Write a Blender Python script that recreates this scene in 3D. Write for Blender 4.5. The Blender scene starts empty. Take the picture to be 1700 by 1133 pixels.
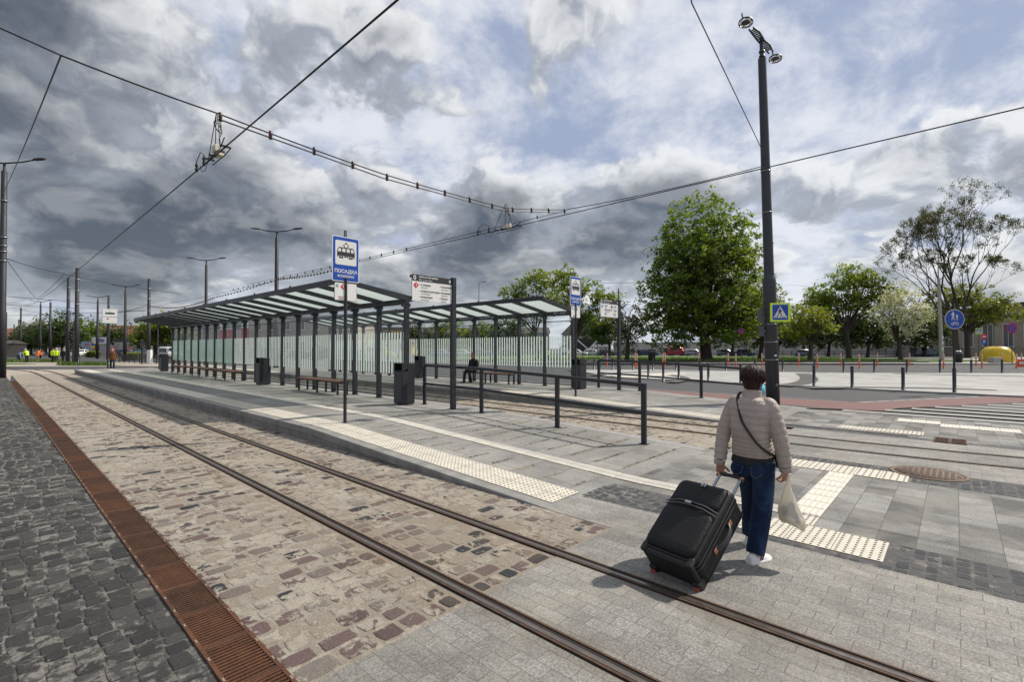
import bpy, bmesh, math, random
from mathutils import Vector, Matrix, noise as mnoise
R_ = math.radians
random.seed(7)
S = bpy.context.scene
COL = S.collection

# ------------------------------------------------------------------ camera, world, sun
H = 1.8
YAW = math.atan(870 / 800)                 # camera heading measured from the tram tracks (+Y) towards +X
FW = Vector((math.sin(YAW), math.cos(YAW), 0)); RT = Vector((math.cos(YAW), -math.sin(YAW), 0))
cam_d = bpy.data.cameras.new('camera'); cam = bpy.data.objects.new('camera', cam_d); COL.objects.link(cam)
cam_d.sensor_width = 36; cam_d.lens = 17.0; cam_d.clip_start = 0.05; cam_d.clip_end = 3000
cam.location = (0, 0, H); cam.rotation_euler = (R_(90 + 0.82), 0, -YAW)
S.camera = cam
S.view_settings.view_transform = 'Standard'; S.view_settings.look = 'None'
S.view_settings.exposure = 0.0; S.view_settings.gamma = 1.0
S.cycles.max_bounces = 8; S.cycles.transparent_max_bounces = 24
S.cycles.sample_clamp_indirect = 6

SUN_DIR = Vector((0.90, -0.437, 0)).normalized() * math.cos(R_(46)) + Vector((0, 0, math.sin(R_(46))))
sun_d = bpy.data.lights.new('sun', 'SUN'); sun_d.energy = 5.0; sun_d.angle = R_(0.6); sun_d.color = (1, 0.93, 0.82)
sun = bpy.data.objects.new('sun', sun_d); COL.objects.link(sun); sun.location = (0, 0, 60)
sun.rotation_euler = SUN_DIR.to_track_quat('Z', 'Y').to_euler()

class NT:
    """small helper for node trees"""
    def __init__(s, tree): s.t = tree; tree.nodes.clear()
    def n(s, typ, _in=None, **kw):
        nd = s.t.nodes.new(typ)
        for k, v in kw.items(): setattr(nd, k, v)
        for k, v in (_in or {}).items():
            sock = nd.inputs[k]
            if isinstance(v, bpy.types.NodeSocket): s.t.links.new(v, sock)
            elif isinstance(v, bpy.types.Node): s.t.links.new(v.outputs[0], sock)
            else:
                if sock.type == 'RGBA' and hasattr(v, '__len__') and len(v) == 3: v = (*v, 1)
                sock.default_value = v
        return nd
    def m(s, op, a, b=0.0, c=0.0, clamp=False):
        nd = s.n('ShaderNodeMath', {0: a, 1: b, 2: c}, operation=op, use_clamp=clamp); return nd.outputs[0]
    def vm(s, op, a, b=(0, 0, 0)):
        return s.n('ShaderNodeVectorMath', {0: a, 1: b}, operation=op).outputs[0]
    def mix(s, f, a, b, bt='MIX'):
        nd = s.n('ShaderNodeMix', data_type='RGBA', blend_type=bt)
        for i, v in ((0, f), (6, a), (7, b)):
            sk = nd.inputs[i]
            if isinstance(v, bpy.types.NodeSocket): s.t.links.new(v, sk)
            else: sk.default_value = (*v, 1) if hasattr(v, '__len__') and len(v) == 3 else v
        return nd.outputs[2]
    def noise(s, vec, scale, detail=4, rough=.55, dist=0.0, out=0):
        d = {'Scale': scale, 'Detail': detail, 'Roughness': rough, 'Distortion': dist}
        if vec is not None: d['Vector'] = vec
        return s.n('ShaderNodeTexNoise', d).outputs[out]
    def rng(s, v, a, b, c=0.0, d=1.0, smooth=False):
        nd = s.n('ShaderNodeMapRange', {0: v, 1: a, 2: b, 3: c, 4: d}, clamp=True)
        if smooth: nd.interpolation_type = 'SMOOTHSTEP'
        return nd.outputs[0]
    def ramp(s, f, stops, const=False):
        nd = s.n('ShaderNodeValToRGB', {0: f}); cr = nd.color_ramp
        if const: cr.interpolation = 'CONSTANT'
        while len(cr.elements) < len(stops): cr.elements.new(.5)
        for e, (p, c) in zip(cr.elements, stops):
            e.position = p; e.color = (*c, 1) if len(c) == 3 else c
        return nd.outputs[0]

world = bpy.data.worlds.new('World'); S.world = world; world.use_nodes = True
w = NT(world.node_tree)
sky = w.n('ShaderNodeTexSky', sky_type='NISHITA', sun_disc=False, sun_elevation=R_(46))
sky.sun_rotation = math.atan2(SUN_DIR.x, SUN_DIR.y)
dirv = w.n('ShaderNodeTexCoord').outputs['Generated']
# rotate the direction so that y' is the camera heading; clouds lie on a flat layer overhead
dl = w.n('ShaderNodeVectorRotate', {'Vector': dirv, 'Angle': YAW}, rotation_type='Z_AXIS').outputs[0]
sp = w.n('ShaderNodeSeparateXYZ', {0: dl}); dx, dy, dz = sp.outputs
vv = w.m('LOGARITHM', w.m('ADD', w.m('MAXIMUM', dz, 0.0), 0.22), 2.718)
pc = w.n('ShaderNodeCombineXYZ', {0: w.m('MULTIPLY', dx, 1.35), 1: w.m('MULTIPLY', dy, 1.35), 2: w.m('MULTIPLY', vv, 1.0)}).outputs[0]
OFF = (3.1, 1.7, 0)
SH = (.035, -.01, .075)                     # towards the light, for the lit flank of each puff
wv = w.vm('SUBTRACT', w.noise(pc, 5.0, 3, .5, 0, out=1), (.5, .5, .5))
pw = w.vm('ADD', pc, w.vm('MULTIPLY', wv, (.16, .16, .10)))
p0 = w.vm('ADD', pw, OFF); p1 = w.vm('ADD', pw, tuple(a + b for a, b in zip(OFF, SH)))
fbm = lambda vec: w.noise(vec, 2.7, 12, .56, 0)
n0 = fbm(p0); n1 = fbm(p1)
big = w.noise(w.vm('ADD', pc, (7.3, 2.2, 0)), 1.1, 2, .5, 0)
# large-scale cover: heavier to the left and in the lower middle, thinner overhead and to the right
band = w.m('SUBTRACT', .172, w.m('MULTIPLY', w.m('ABSOLUTE', w.m('SUBTRACT', dz, .20)), .66))
left = w.m('MULTIPLY', w.m('MULTIPLY', w.rng(dx, -.75, -.15, 1, 0), w.rng(dz, .10, .34, .35, 1)), .17)
right = w.m('MULTIPLY', w.m('MULTIPLY', w.rng(dx, .10, .5, 0, 1), w.rng(dz, .18, .36)), -.12)
over = w.m('MULTIPLY', w.rng(dz, .36, .5), w.rng(dx, -.5, -.3, 0, -.08))   # thin overhead
cov = w.m('ADD', w.m('ADD', w.m('MAXIMUM', band, left), right), over)
d0 = w.m('ADD', w.m('ADD', n0, cov), w.m('MULTIPLY', w.m('SUBTRACT', big, .5), .42))
mask = w.rng(d0, .495, .560, 0, 1, True)
thick = w.rng(d0, .52, .76, 0, 1, True)
lit = w.rng(w.m('SUBTRACT', n0, n1), -.03, .085, 0, 1, True)
body = w.mix(thick, (.42, .45, .51), (.100, .114, .142))
shade = w.mix(w.m('MULTIPLY', lit, w.rng(thick, 0, 1, .90, .20)), body, (1.0, 1.0, 1.0))
low = w.rng(dz, .0, .10, 0, 1, True)
edge = w.mix(low, w.mix(.55, shade, (.46, .50, .57)), shade)
hi = w.noise(w.vm('ADD', w.vm('MULTIPLY', pc, (1, 1.3, 1.2)), (1, 5, 2)), 3.2, 10, .62, .2)
veil = w.mix(w.rng(hi, .36, .62, 0, 1, True), (.37, .44, .61), (.84, .86, .92))
b1 = w.n('ShaderNodeBackground', {0: sky.outputs[0], 1: .10})
b2 = w.n('ShaderNodeBackground', {0: w.mix(mask, veil, edge), 1: 1.0})
mx = w.n('ShaderNodeMixShader', {0: .88, 1: b1.outputs[0], 2: b2.outputs[0]})
w.n('ShaderNodeOutputWorld', {0: mx.outputs[0]})

# ------------------------------------------------------------------ mesh helpers
class MB:
    """collects shapes, then links them as ONE mesh object"""
    def __init__(s): s.v = []; s.f = []; s.mi = []; s.at = []; s.cm = 0; s.ca = 0.0; s.sm = []
    def add(s, vs, fs, smooth=False):
        o = len(s.v); s.v += [tuple(v) for v in vs]
        for f in fs: s.f.append([o + i for i in f]); s.mi.append(s.cm); s.at.append(s.ca); s.sm.append(smooth)
        return s
    def box(s, c, d, rz=0, rx=0, ry=0, bev=0.0):
        hx, hy, hz_ = d[0] / 2, d[1] / 2, d[2] / 2
        if bev:
            b = min(bev, hx * .9, hy * .9, hz_ * .9)
            vs = []; ids = {}
            for sx in (-1, 1):
                for sy in (-1, 1):
                    for sz in (-1, 1):
                        for k in range(3):
                            p = [sx * hx, sy * hy, sz * hz_]
                            for j in range(3):
                                if j != k: p[j] -= (sx, sy, sz)[j] * b
                            ids[(sx, sy, sz, k)] = len(vs); vs.append(p)
            fs = []
            I = lambda a, k: ids[(*a, k)]
            for k in range(3):
                u, v = [(1, 2), (2, 0), (0, 1)][k]
                for sg in (-1, 1):
                    def mk(a, bb):
                        p = [0, 0, 0]; p[k] = sg; p[u] = a; p[v] = bb; return tuple(p)
                    q = [I(mk(-1, -1), k), I(mk(1, -1), k), I(mk(1, 1), k), I(mk(-1, 1), k)]
                    fs.append(q if sg > 0 else q[::-1])
                for a in (-1, 1):
                    for bb in (-1, 1):
                        def me(t):
                            p = [0, 0, 0]; p[k] = t; p[u] = a; p[v] = bb; return tuple(p)
                        q = [I(me(-1), u), I(me(1), u), I(me(1), v), I(me(-1), v)]
                        fs.append(q if a * bb > 0 else q[::-1])
            for sx in (-1, 1):
                for sy in (-1, 1):
                    for sz in (-1, 1):
                        q = [I((sx, sy, sz), 0), I((sx, sy, sz), 1), I((sx, sy, sz), 2)]
                        fs.append(q if sx * sy * sz > 0 else q[::-1])
        else:
            vs = [(x * hx, y * hy, z * hz_) for x in (-1, 1) for y in (-1, 1) for z in (-1, 1)]
            fs = [(0, 1, 3, 2), (4, 6, 7, 5), (0, 4, 5, 1), (2, 3, 7, 6), (0, 2, 6, 4), (1, 5, 7, 3)]
        M = Matrix.Translation(c) @ Matrix.Rotation(rz, 4, 'Z') @ Matrix.Rotation(ry, 4, 'Y') @ Matrix.Rotation(rx, 4, 'X')
        return s.add([M @ Vector(v) for v in vs], fs)
    def loft(s, rings, cap=True, smooth=True, closed=True):
        n = len(rings[0]); vs = [p for r in rings for p in r]; fs = []
        for i in range(len(rings) - 1):
            for j in range(n if closed else n - 1):
                k = (j + 1) % n
                fs.append((i * n + j, i * n + k, (i + 1) * n + k, (i + 1) * n + j))
        s.add(vs, fs, smooth)
        if cap and closed:
            s.add(rings[0], [tuple(range(n))[::-1]]); s.add(rings[-1], [tuple(range(n))])
        return s
    def tube(s, path, rad, n=8, cap=True, sx=1.0, up=None, smooth=True):
        """round tube along a path; rad a number or one per point; sx flattens sideways"""
        P = [Vector(p) for p in path]
        if not hasattr(rad, '__len__'): rad = [rad] * len(P)
        rings = []; ref = None
        for i, p in enumerate(P):
            t = (P[min(i + 1, len(P) - 1)] - P[max(i - 1, 0)]).normalized()
            if ref is None:
                ref = Vector(up) if up else (Vector((0, 0, 1)) if abs(t.z) < .9 else Vector((1, 0, 0)))
            a = t.cross(ref)
            if a.length < 1e-5: a = t.orthogonal()
            a.normalize(); b = a.cross(t).normalized(); ref = b
            rings.append([p + a * (math.cos(q) * rad[i] * sx) + b * (math.sin(q) * rad[i]) for q in [2 * math.pi * k / n for k in range(n)]])
        return s.loft(rings, cap, smooth)
    def cyl(s, p, r, h, n=16, r2=None, smooth=True):
        return s.tube([p, (p[0], p[1], p[2] + h)], [r, r if r2 is None else r2], n, True, smooth=smooth)
    def lathe(s, prof, n=16, c=(0, 0, 0)):
        return s.loft([[(c[0] + r * math.cos(2 * math.pi * k / n), c[1] + r * math.sin(2 * math.pi * k / n), c[2] + z) for k in range(n)] for r, z in prof])
    def prism(s, poly, a, b, axis='z'):
        """polygon extruded from a to b: axis z (x,y poly), x (y,z poly) or y (x,z poly)"""
        f = {'z': lambda p, t: (p[0], p[1], t), 'x': lambda p, t: (t, p[0], p[1]), 'y': lambda p, t: (p[0], t, p[1])}[axis]
        n = len(poly); vs = [f(p, a) for p in poly] + [f(p, b) for p in poly]
        fs = [tuple(range(n))[::-1], tuple(range(n, 2 * n))] + [(i, (i + 1) % n, n + (i + 1) % n, n + i) for i in range(n)]
        return s.add(vs, fs)
    def sphere(s, c, r, n=12, m=8):
        r = r if hasattr(r, '__len__') else (r, r, r)
        rings = [[(c[0] + r[0] * math.sin(t) * math.cos(2 * math.pi * k / n), c[1] + r[1] * math.sin(t) * math.sin(2 * math.pi * k / n), c[2] - r[2] * math.cos(t)) for k in range(n)]
                 for t in [max(.04, min(math.pi - .04, math.pi * i / m)) for i in range(m + 1)]]
        return s.loft(rings)
    def sheet(s, x0, x1, ys, zf, nx=1):
        for i in range(len(ys) - 1):
            for j in range(nx):
                a = x0 + (x1 - x0) * j / nx; b = x0 + (x1 - x0) * (j + 1) / nx
                s.add([(a, ys[i], zf(ys[i])), (b, ys[i], zf(ys[i])), (b, ys[i + 1], zf(ys[i + 1])), (a, ys[i + 1], zf(ys[i + 1]))], [(0, 1, 2, 3)])
        return s
    def mesh(s, name, mats, fix=True):
        me = bpy.data.meshes.new(name); me.from_pydata(s.v, [], s.f)
        for m in (mats if isinstance(mats, (list, tuple)) else [mats]): me.materials.append(m)
        me.polygons.foreach_set('material_index', s.mi); me.polygons.foreach_set('use_smooth', s.sm)
        if any(s.at):
            a = me.attributes.new('v', 'FLOAT', 'FACE'); a.data.foreach_set('value', s.at)
        if fix:
            bm = bmesh.new(); bm.from_mesh(me); bmesh.ops.recalc_face_normals(bm, faces=bm.faces); bm.to_mesh(me); bm.free()
        return me
    def build(s, name, mats, parent=None, fix=True, label=None, loc=None):
        o = bpy.data.objects.new(name, s.mesh(name, mats, fix)); COL.objects.link(o)
        if parent: o.parent = parent
        if loc: o.location = loc
        if label: o['label'] = label
        return o

def tag(o, label, cat, group=None):
    o['label'] = label; o['category'] = cat
    if group: o['group'] = group
    return o
def T(name, label, cat, loc=(0, 0, 0), rz=0, group=None):
    o = bpy.data.objects.new(name, None); COL.objects.link(o); o.empty_display_size = .2
    o.location = loc; o.rotation_euler = (0, 0, rz)
    return tag(o, label, cat, group)
def ST(o, kind='structure'): o['kind'] = kind; return o
def kids(o): return [c for c in bpy.data.objects if c.parent == o]
def dup(root, loc, rz=None, label=None, group=None, scale=None):
    ch = kids(root); g = {c.name: kids(c) for c in ch}
    r = root.copy(); COL.objects.link(r); r.location = loc
    if rz is not None: r.rotation_euler = (0, 0, rz)
    if scale: r.scale = scale if hasattr(scale, '__len__') else (scale,) * 3
    if label: r['label'] = label
    if group: r['group'] = group
    for c in ch:
        k = c.copy(); COL.objects.link(k); k.parent = r
        for d in g[c.name]:
            e = d.copy(); COL.objects.link(e); e.parent = k
    return r
def V(r, Z, z=0.0):
    """a point r metres to the right of and Z metres ahead along the square's main axis"""
    p = FW * Z + RT * r; return Vector((p.x, p.y, z))
ANG = -YAW                                  # rotation that turns +Y into the heading of that axis
def text(s, size, mat, parent, loc, rot=(R_(90), 0, 0), align='CENTER', name='lettering', ext=.001, bold=0.0):
    cu = bpy.data.curves.new(name, 'FONT'); cu.body = s; cu.size = size; cu.align_x = align; cu.align_y = 'CENTER'; cu.extrude = ext; cu.offset = bold
    cu.resolution_u = 3
    q = bpy.data.objects.new(name, cu); COL.objects.link(q); cu.materials.append(mat)
    dg = bpy.context.evaluated_depsgraph_get(); me = bpy.data.meshes.new_from_object(q.evaluated_get(dg)); bpy.data.objects.remove(q)
    o = bpy.data.objects.new(name, me); COL.objects.link(o); me.name = name
    o.parent = parent; o.location = loc; o.rotation_euler = rot
    return o

# ------------------------------------------------------------------ materials
def mat(name, col, rough=.6, metal=0.0, var=.0, vs=3.0, bump=0.0, bs=40, spec=.5, trans=0.0, two=None, emit=None):
    m = bpy.data.materials.new(name); m.use_nodes = True; t = NT(m.node_tree)
    p = t.n('ShaderNodeBsdfPrincipled', {'Roughness': rough, 'Metallic': metal, 'Specular IOR Level': spec})
    oc = t.n('ShaderNodeTexCoord').outputs['Object']
    if var or two:
        nz = t.noise(oc, vs, 6, .6)
        c = t.mix(t.rng(nz, .3, .7), col, two if two else tuple(min(1, x * (1 + var)) for x in col)) if two else \
            t.mix(t.rng(nz, .3, .7), tuple(x * (1 - var) for x in col), tuple(min(1, x * (1 + var)) for x in col))
        t.t.links.new(c, p.inputs['Base Color'])
        rr = t.rng(nz, .3, .7, rough * .85, min(1, rough * 1.15)); t.t.links.new(rr, p.inputs['Roughness'])
    else: p.inputs['Base Color'].default_value = (*col, 1)
    if bump:
        b = t.n('ShaderNodeBump', {'Strength': bump, 'Distance': .01, 'Height': t.noise(oc, bs, 5, .6)}); t.t.links.new(b.outputs[0], p.inputs['Normal'])
    if trans: p.inputs['Transmission Weight'].default_value = trans
    t.n('ShaderNodeOutputMaterial', {0: p.outputs[0]})
    return m
def ground(name, c1, c2, bw, bh, mortar=.006, rust=None, dirt=0.0, mcol=None, rot=0, off=.5, speck=.25, stain=.18, rough=.85, bump=.5, sq=1.0, patch=None, jit=0.0, grain=220, mbump=1.0):
    """paving: blocks with a tone each, joints, granite speckle, wide stains"""
    m = bpy.data.materials.new(name); m.use_nodes = True; t = NT(m.node_tree)
    oc = t.n('ShaderNodeTexCoord').outputs['Object']
    v = t.n('ShaderNodeMapping', {0: oc, 2: (0, 0, rot)}).outputs[0]
    if jit: v = t.vm('ADD', v, t.vm('MULTIPLY', t.vm('SUBTRACT', t.noise(oc, 5, 3, out=1), (.5, .5, .5)), (jit, jit, 0)))
    mcol = mcol or tuple(x * .45 for x in c1)
    br = t.n('ShaderNodeTexBrick', {'Vector': v, 'Color1': (0, 0, 0), 'Color2': (1, 1, 1), 'Mortar': (.5, .5, .5), 'Scale': 1.0, 'Mortar Size': mortar, 'Mortar Smooth': .3, 'Bias': 0, 'Brick Width': bw, 'Row Height': bh})
    br.offset = off; br.squash = sq
    c = t.mix(br.outputs[0], c1, c2)
    st = t.noise(oc, .7, 6, .62, .4)
    c = t.mix(t.rng(st, .35, .68), t.mix(1.0, c, (1 - stain,) * 3, 'MULTIPLY'), t.mix(1.0, c, (1 + stain * .6,) * 3, 'MULTIPLY'))
    sp_ = t.noise(oc, grain, 3, .75)
    c = t.mix(1.0, c, t.mix(t.rng(sp_, .36, .64), (1 - speck,) * 3, (1 + speck,) * 3), 'MULTIPLY')
    s2 = t.noise(oc, 17, 5, .7)
    c = t.mix(t.rng(s2, .56, .75, 0, .3), c, tuple(x * .55 for x in c1))
    if patch: c = t.mix(t.rng(t.noise(oc, 1.3, 5, .6), .5, .64, 0, .8), c, patch)
    if dirt:
        c = t.mix(t.rng(t.noise(oc, 2.6, 7, .68, .8), .50, .70, 0, dirt), c, tuple(x * .52 for x in c1))
        c = t.mix(t.rng(t.noise(oc, 5.5, 4, .6, .3), .66, .72, 0, dirt), c, tuple(x * .38 for x in c1))
        c = t.mix(t.rng(t.noise(oc, 1.1, 6, .65, .5), .46, .66, 0, dirt * .9), c, tuple(min(1, x * y) for x, y in zip(c2, (1.16, 1.10, .98))))
    if rust:
        X = t.n('ShaderNodeSeparateXYZ', {0: oc}).outputs[0]
        for x in rust:
            q = t.rng(t.m('ABSOLUTE', t.m('SUBTRACT', X, x)), .05, .22, 1, 0)
            c = t.mix(t.m('MULTIPLY', q, t.rng(t.noise(oc, 3.5, 6, .65), .35, .7, .15, .6)), c, (.13, .095, .062))
    # small dark spots: gum and drips
    vo = t.n('ShaderNodeTexVoronoi', {'Vector': oc, 'Scale': 1.3, 'Randomness': 1})
    c = t.mix(t.rng(t.m('ADD', vo.outputs[0], t.m('MULTIPLY', t.noise(oc, 30, 2), .03)), .030, .045, .5, 0), c, tuple(x * .35 for x in c1))
    c = t.mix(t.m('MULTIPLY', br.outputs[1], .85), c, mcol)
    p = t.n('ShaderNodeBsdfPrincipled', {'Base Color': c, 'Roughness': rough, 'Specular IOR Level': .3})
    h = t.m('ADD', t.m('MULTIPLY', br.outputs[1], -mbump), t.m('MULTIPLY', sp_, .25)); h = t.m('ADD', h, t.m('MULTIPLY', s2, .5))
    b = t.n('ShaderNodeBump', {'Strength': bump, 'Distance': .006, 'Height': h})
    t.t.links.new(b.outputs[0], p.inputs['Normal']); t.n('ShaderNodeOutputMaterial', {0: p.outputs[0]})
    return m
def cobble_mat(name, stops, sand, lo, hi, rust=None, speck=.3, near=0.0):
    """single stones carry a tone in the attribute v; windblown sand lies over part of them"""
    m = bpy.data.materials.new(name); m.use_nodes = True; t = NT(m.node_tree)
    oc = t.n('ShaderNodeTexCoord').outputs['Object']
    a = t.n('ShaderNodeAttribute', attribute_name='v').outputs['Fac']
    c = t.ramp(a, stops, True)
    c = t.mix(1.0, c, t.mix(t.rng(t.noise(oc, 90, 4, .7), .3, .7), (1 - speck,) * 3, (1 + speck,) * 3), 'MULTIPLY')
    d = t.m('ADD', t.noise(oc, 10, 7, .66, .5), t.m('MULTIPLY', t.m('SUBTRACT', t.noise(oc, .9, 3, .5), .5), .35))
    # every stone keeps its own share of sand
    d = t.m('ADD', d, t.m('MULTIPLY', t.m('SUBTRACT', t.m('FRACT', t.m('MULTIPLY', a, 37.7)), .5), .26))
    Yc = t.n('ShaderNodeSeparateXYZ', {0: oc}).outputs[1]; d = t.m('ADD', d, t.rng(Yc, 2.5, 9, -near, near * .5))
    k = t.rng(d, lo, hi)
    sc = t.mix(t.rng(t.noise(oc, 2.2, 6, .65), .3, .7), tuple(x * .74 for x in sand), tuple(min(1, x * 1.14) for x in sand))
    sc = t.mix(1.0, sc, t.mix(t.rng(t.noise(oc, 80, 4, .8), .34, .66), (.74,) * 3, (1.2,) * 3), 'MULTIPLY')
    c = t.mix(k, c, sc)
    if rust:
        X = t.n('ShaderNodeSeparateXYZ', {0: oc}).outputs[0]
        for x in rust:
            q = t.rng(t.m('ABSOLUTE', t.m('SUBTRACT', X, x)), .06, .46, 1, 0)
            c = t.mix(t.m('MULTIPLY', q, t.rng(t.noise(oc, 3.5, 6, .65), .35, .7, .05, .50)), c, (.20, .145, .088))
    p = t.n('ShaderNodeBsdfPrincipled', {'Base Color': c, 'Roughness': .85, 'Specular IOR Level': .3})
    b = t.n('ShaderNodeBump', {'Strength': .75, 'Distance': .014, 'Height': t.m('ADD', t.noise(oc, 30, 7, .75), t.m('MULTIPLY', k, .3))})
    t.t.links.new(b.outputs[0], p.inputs['Normal']); t.n('ShaderNodeOutputMaterial', {0: p.outputs[0]})
    return m
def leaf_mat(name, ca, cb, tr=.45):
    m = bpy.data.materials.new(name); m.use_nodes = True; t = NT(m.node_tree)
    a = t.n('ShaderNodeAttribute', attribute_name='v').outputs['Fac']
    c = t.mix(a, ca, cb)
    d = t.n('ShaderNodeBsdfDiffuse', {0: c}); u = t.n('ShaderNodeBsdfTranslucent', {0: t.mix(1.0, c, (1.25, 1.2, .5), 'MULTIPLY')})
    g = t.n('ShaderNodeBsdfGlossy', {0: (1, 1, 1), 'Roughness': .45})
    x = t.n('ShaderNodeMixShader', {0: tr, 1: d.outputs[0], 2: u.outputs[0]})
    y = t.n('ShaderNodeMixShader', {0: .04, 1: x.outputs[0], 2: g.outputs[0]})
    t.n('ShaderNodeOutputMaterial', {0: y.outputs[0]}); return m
def glass_mat(name, tint, tr, gloss=.06, diff=None, df=0.0):
    """thin pane: lets light through, a weak reflection, optionally a milky coat"""
    m = bpy.data.materials.new(name); m.use_nodes = True; t = NT(m.node_tree)
    a = t.n('ShaderNodeBsdfTransparent', {0: tint})
    g = t.n('ShaderNodeBsdfGlossy', {0: (1, 1, 1), 'Roughness': .03})
    fr = t.m('MULTIPLY', t.m('POWER', t.n('ShaderNodeLayerWeight', {0: .5}).outputs['Facing'], 5.0), .45)
    x = t.n('ShaderNodeMixShader', {0: t.m('ADD', fr, gloss * .3), 1: a.outputs[0], 2: g.outputs[0]})
    if diff:
        d = t.n('ShaderNodeBsdfDiffuse', {0: diff}); u = t.n('ShaderNodeBsdfTranslucent', {0: diff})
        k = t.n('ShaderNodeMixShader', {0: .5, 1: d.outputs[0], 2: u.outputs[0]})
        x = t.n('ShaderNodeMixShader', {0: df, 1: x.outputs[0], 2: k.outputs[0]})
    t.n('ShaderNodeOutputMaterial', {0: x.outputs[0]}); return m

ANTH = mat('anthracite_steel', (.030, .032, .039), .40, .3, .15, 2.5, .04, 90)
ANTH2 = mat('anthracite_pole_paint', (.038, .041, .051), .45, .1, .18, 1.2)
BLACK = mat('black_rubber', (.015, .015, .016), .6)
WIRE = mat('wire_steel', (.035, .033, .032), .5, .6)
MASTP = mat('dark_mast_paint', (.017, .016, .021), .6, 0, .1, 1.2)
INSUL = mat('brown_insulator', (.075, .030, .020), .35)
CREAM = mat('cream_plastic_box', (.60, .56, .45), .5, 0, .08)
STEEL = mat('bare_steel', (.38, .38, .39), .3, .9, .1)
CONC = mat('pole_concrete', (.36, .35, .33), .85, 0, .15, 4, .4, 60)
SIGNBLUE = mat('sign_blue', (.008, .065, .38), .35, 0, .05, 4)
SIGNWHITE = mat('sign_white', (.72, .72, .70), .4, 0, .03, 4)
SIGNDARK = mat('sign_dark', (.022, .022, .026), .45)
SIGNRED = mat('sign_red', (.55, .018, .020), .4)
SIGNGREY = mat('sign_grey_ink', (.30, .30, .32), .5)
LIME = mat('fluorescent_lime', (.62, .86, .02), .45)
BACKGREY = mat('sign_back_grey', (.11, .115, .125), .5, .4, .1)
WOOD = mat('bench_wood', (.17, .085, .048), .6, 0, .3, 9, .3, 50)
ORANGE = mat('orange_plastic', (.80, .12, .018), .45, 0, .1)
RWHITE = mat('reflective_white', (.75, .74, .72), .4)
YELLOW = mat('yellow_fibreglass', (.62, .43, .010), .35, 0, .12, 2)
RUST = mat('rusty_iron', (.060, .026, .014), .85, .2, 0, 5, .6, 60, two=(.150, .062, .028))
RUSTD = mat('rusty_grate_bars', (.042, .022, .015), .8, .3, 0, 6, .5, 80, two=(.120, .054, .027))
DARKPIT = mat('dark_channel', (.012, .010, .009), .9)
RAILTOP = mat('worn_rail_steel', (.20, .175, .155), .32, .8, .2, 12)
RAILRUST = mat('rail_rust', (.085, .048, .030), .7, .4, .35, 14, .4, 60)
ASPH = mat('asphalt', (.060, .060, .063), .9, 0, .22, .8, .5, 150)
REDASPH = mat('red_asphalt', (.165, .086, .080), .9, 0, .14, 1.1, .4, 130)
ROADPAINT = mat('worn_road_paint', (.235, .23, .22), .8, 0, .3, 6, .3, 60)
GRANITE = mat('kerb_granite', (.27, .265, .255), .8, 0, .22, 9, .5, 90)
KERBDARK = mat('weathered_kerb', (.225, .218, .205), .85, 0, .3, 3, .5, 60)
TACT = mat('cream_tactile_tile', (.56, .52, .44), .8, 0, .10, 5, .3, 90)
TACTDOT = mat('worn_shaded_tactile_dot', (.21, .195, .17), .8, 0, .25, 9)  # grey holds worn dirt plus the studs' small shadows, painted into the colour
TACTRIB = mat('worn_tactile_rib', (.60, .57, .50), .75, 0, .1, 9)
TACTJ = mat('tile_joint', (.16, .145, .12), .9)

# ------------------------------------------------------------------ the ground
def zp(y):  # platform height: level stop, then a ramp down to the crossing
    t = (y - 3.3) / 6.0
    return 0.0 if t <= 0 else .25 if t >= 1 else .25 * t
YS = [3.3, 3.7, 4.3, 5.3, 6.3, 7.3, 8.3, 8.9, 9.3, 10.5, 14, 20, 30, 46]
def flat(z): return lambda y: z
def poly_sheet(name, pts, z, m, kind='structure', thick=0.0):
    b = MB()
    if thick: b.prism([(p[0], p[1]) for p in pts], z - thick, z)
    else: b.add([(p[0], p[1], z) for p in pts], [tuple(range(len(pts)))])
    return ST(b.build(name, m), kind)
def rect(name, x0, x1, y0, y1, z, m, kind='structure'):
    return poly_sheet(name, [(x0, y0), (x1, y0), (x1, y1), (x0, y1)], z, m, kind)

rect('ground', -900, 900, -900, 900, -.03, ASPH)
SAND = (.325, .292, .242)
TRACKSTONES = [(0, (.24, .205, .165)), (.30, (.120, .083, .079)), (.56, (.145, .12, .104)), (.66, (.028, .030, .034)), (.80, (.17, .15, .13)), (.92, (.092, .064, .060))]
M_COB = cobble_mat('sandy_cobbles', TRACKSTONES, SAND, .455, .53, rust=(2.4, 3.4), near=.05)
M_COB2 = cobble_mat('sandy_cobbles_far_track', TRACKSTONES, (.35, .31, .25), .41, .50, rust=(10.2, 11.2))
M_DARK = cobble_mat('dark_basalt_setts', [(0, (.039, .038, .037)), (.4, (.054, .053, .051)), (.75, (.031, .030, .030)), (.92, (.074, .069, .063))], (.185, .174, .158), .56, .66)
M_CROSS = ground('granite_crossing_blocks', (.212, .204, .188), (.276, .267, .247), .24, .12, .003, mcol=(.12, .11, .095), rot=R_(90), speck=.40, stain=.30, patch=None, grain=75, rust=(2.4, 3.4), dirt=.42)
M_SLAB = ground('plaza_slabs', (.100, .099, .096), (.280, .275, .262), .40, .29, .004, mcol=(.10, .096, .088), rot=0, off=.43, speck=.42, stain=.32, grain=75, dirt=.55)
M_PLAT = ground('platform_slabs', (.212, .208, .197), (.282, .276, .258), 1.3, .52, .010, mcol=(.15, .13, .105), off=.37, speck=.38, stain=.26, grain=75, dirt=.35)
M_PLATFAR = ground('platform_setts', (.225, .222, .212), (.285, .28, .265), .30, .15, .004, mcol=(.14, .13, .115), speck=.25, stain=.2)
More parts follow.
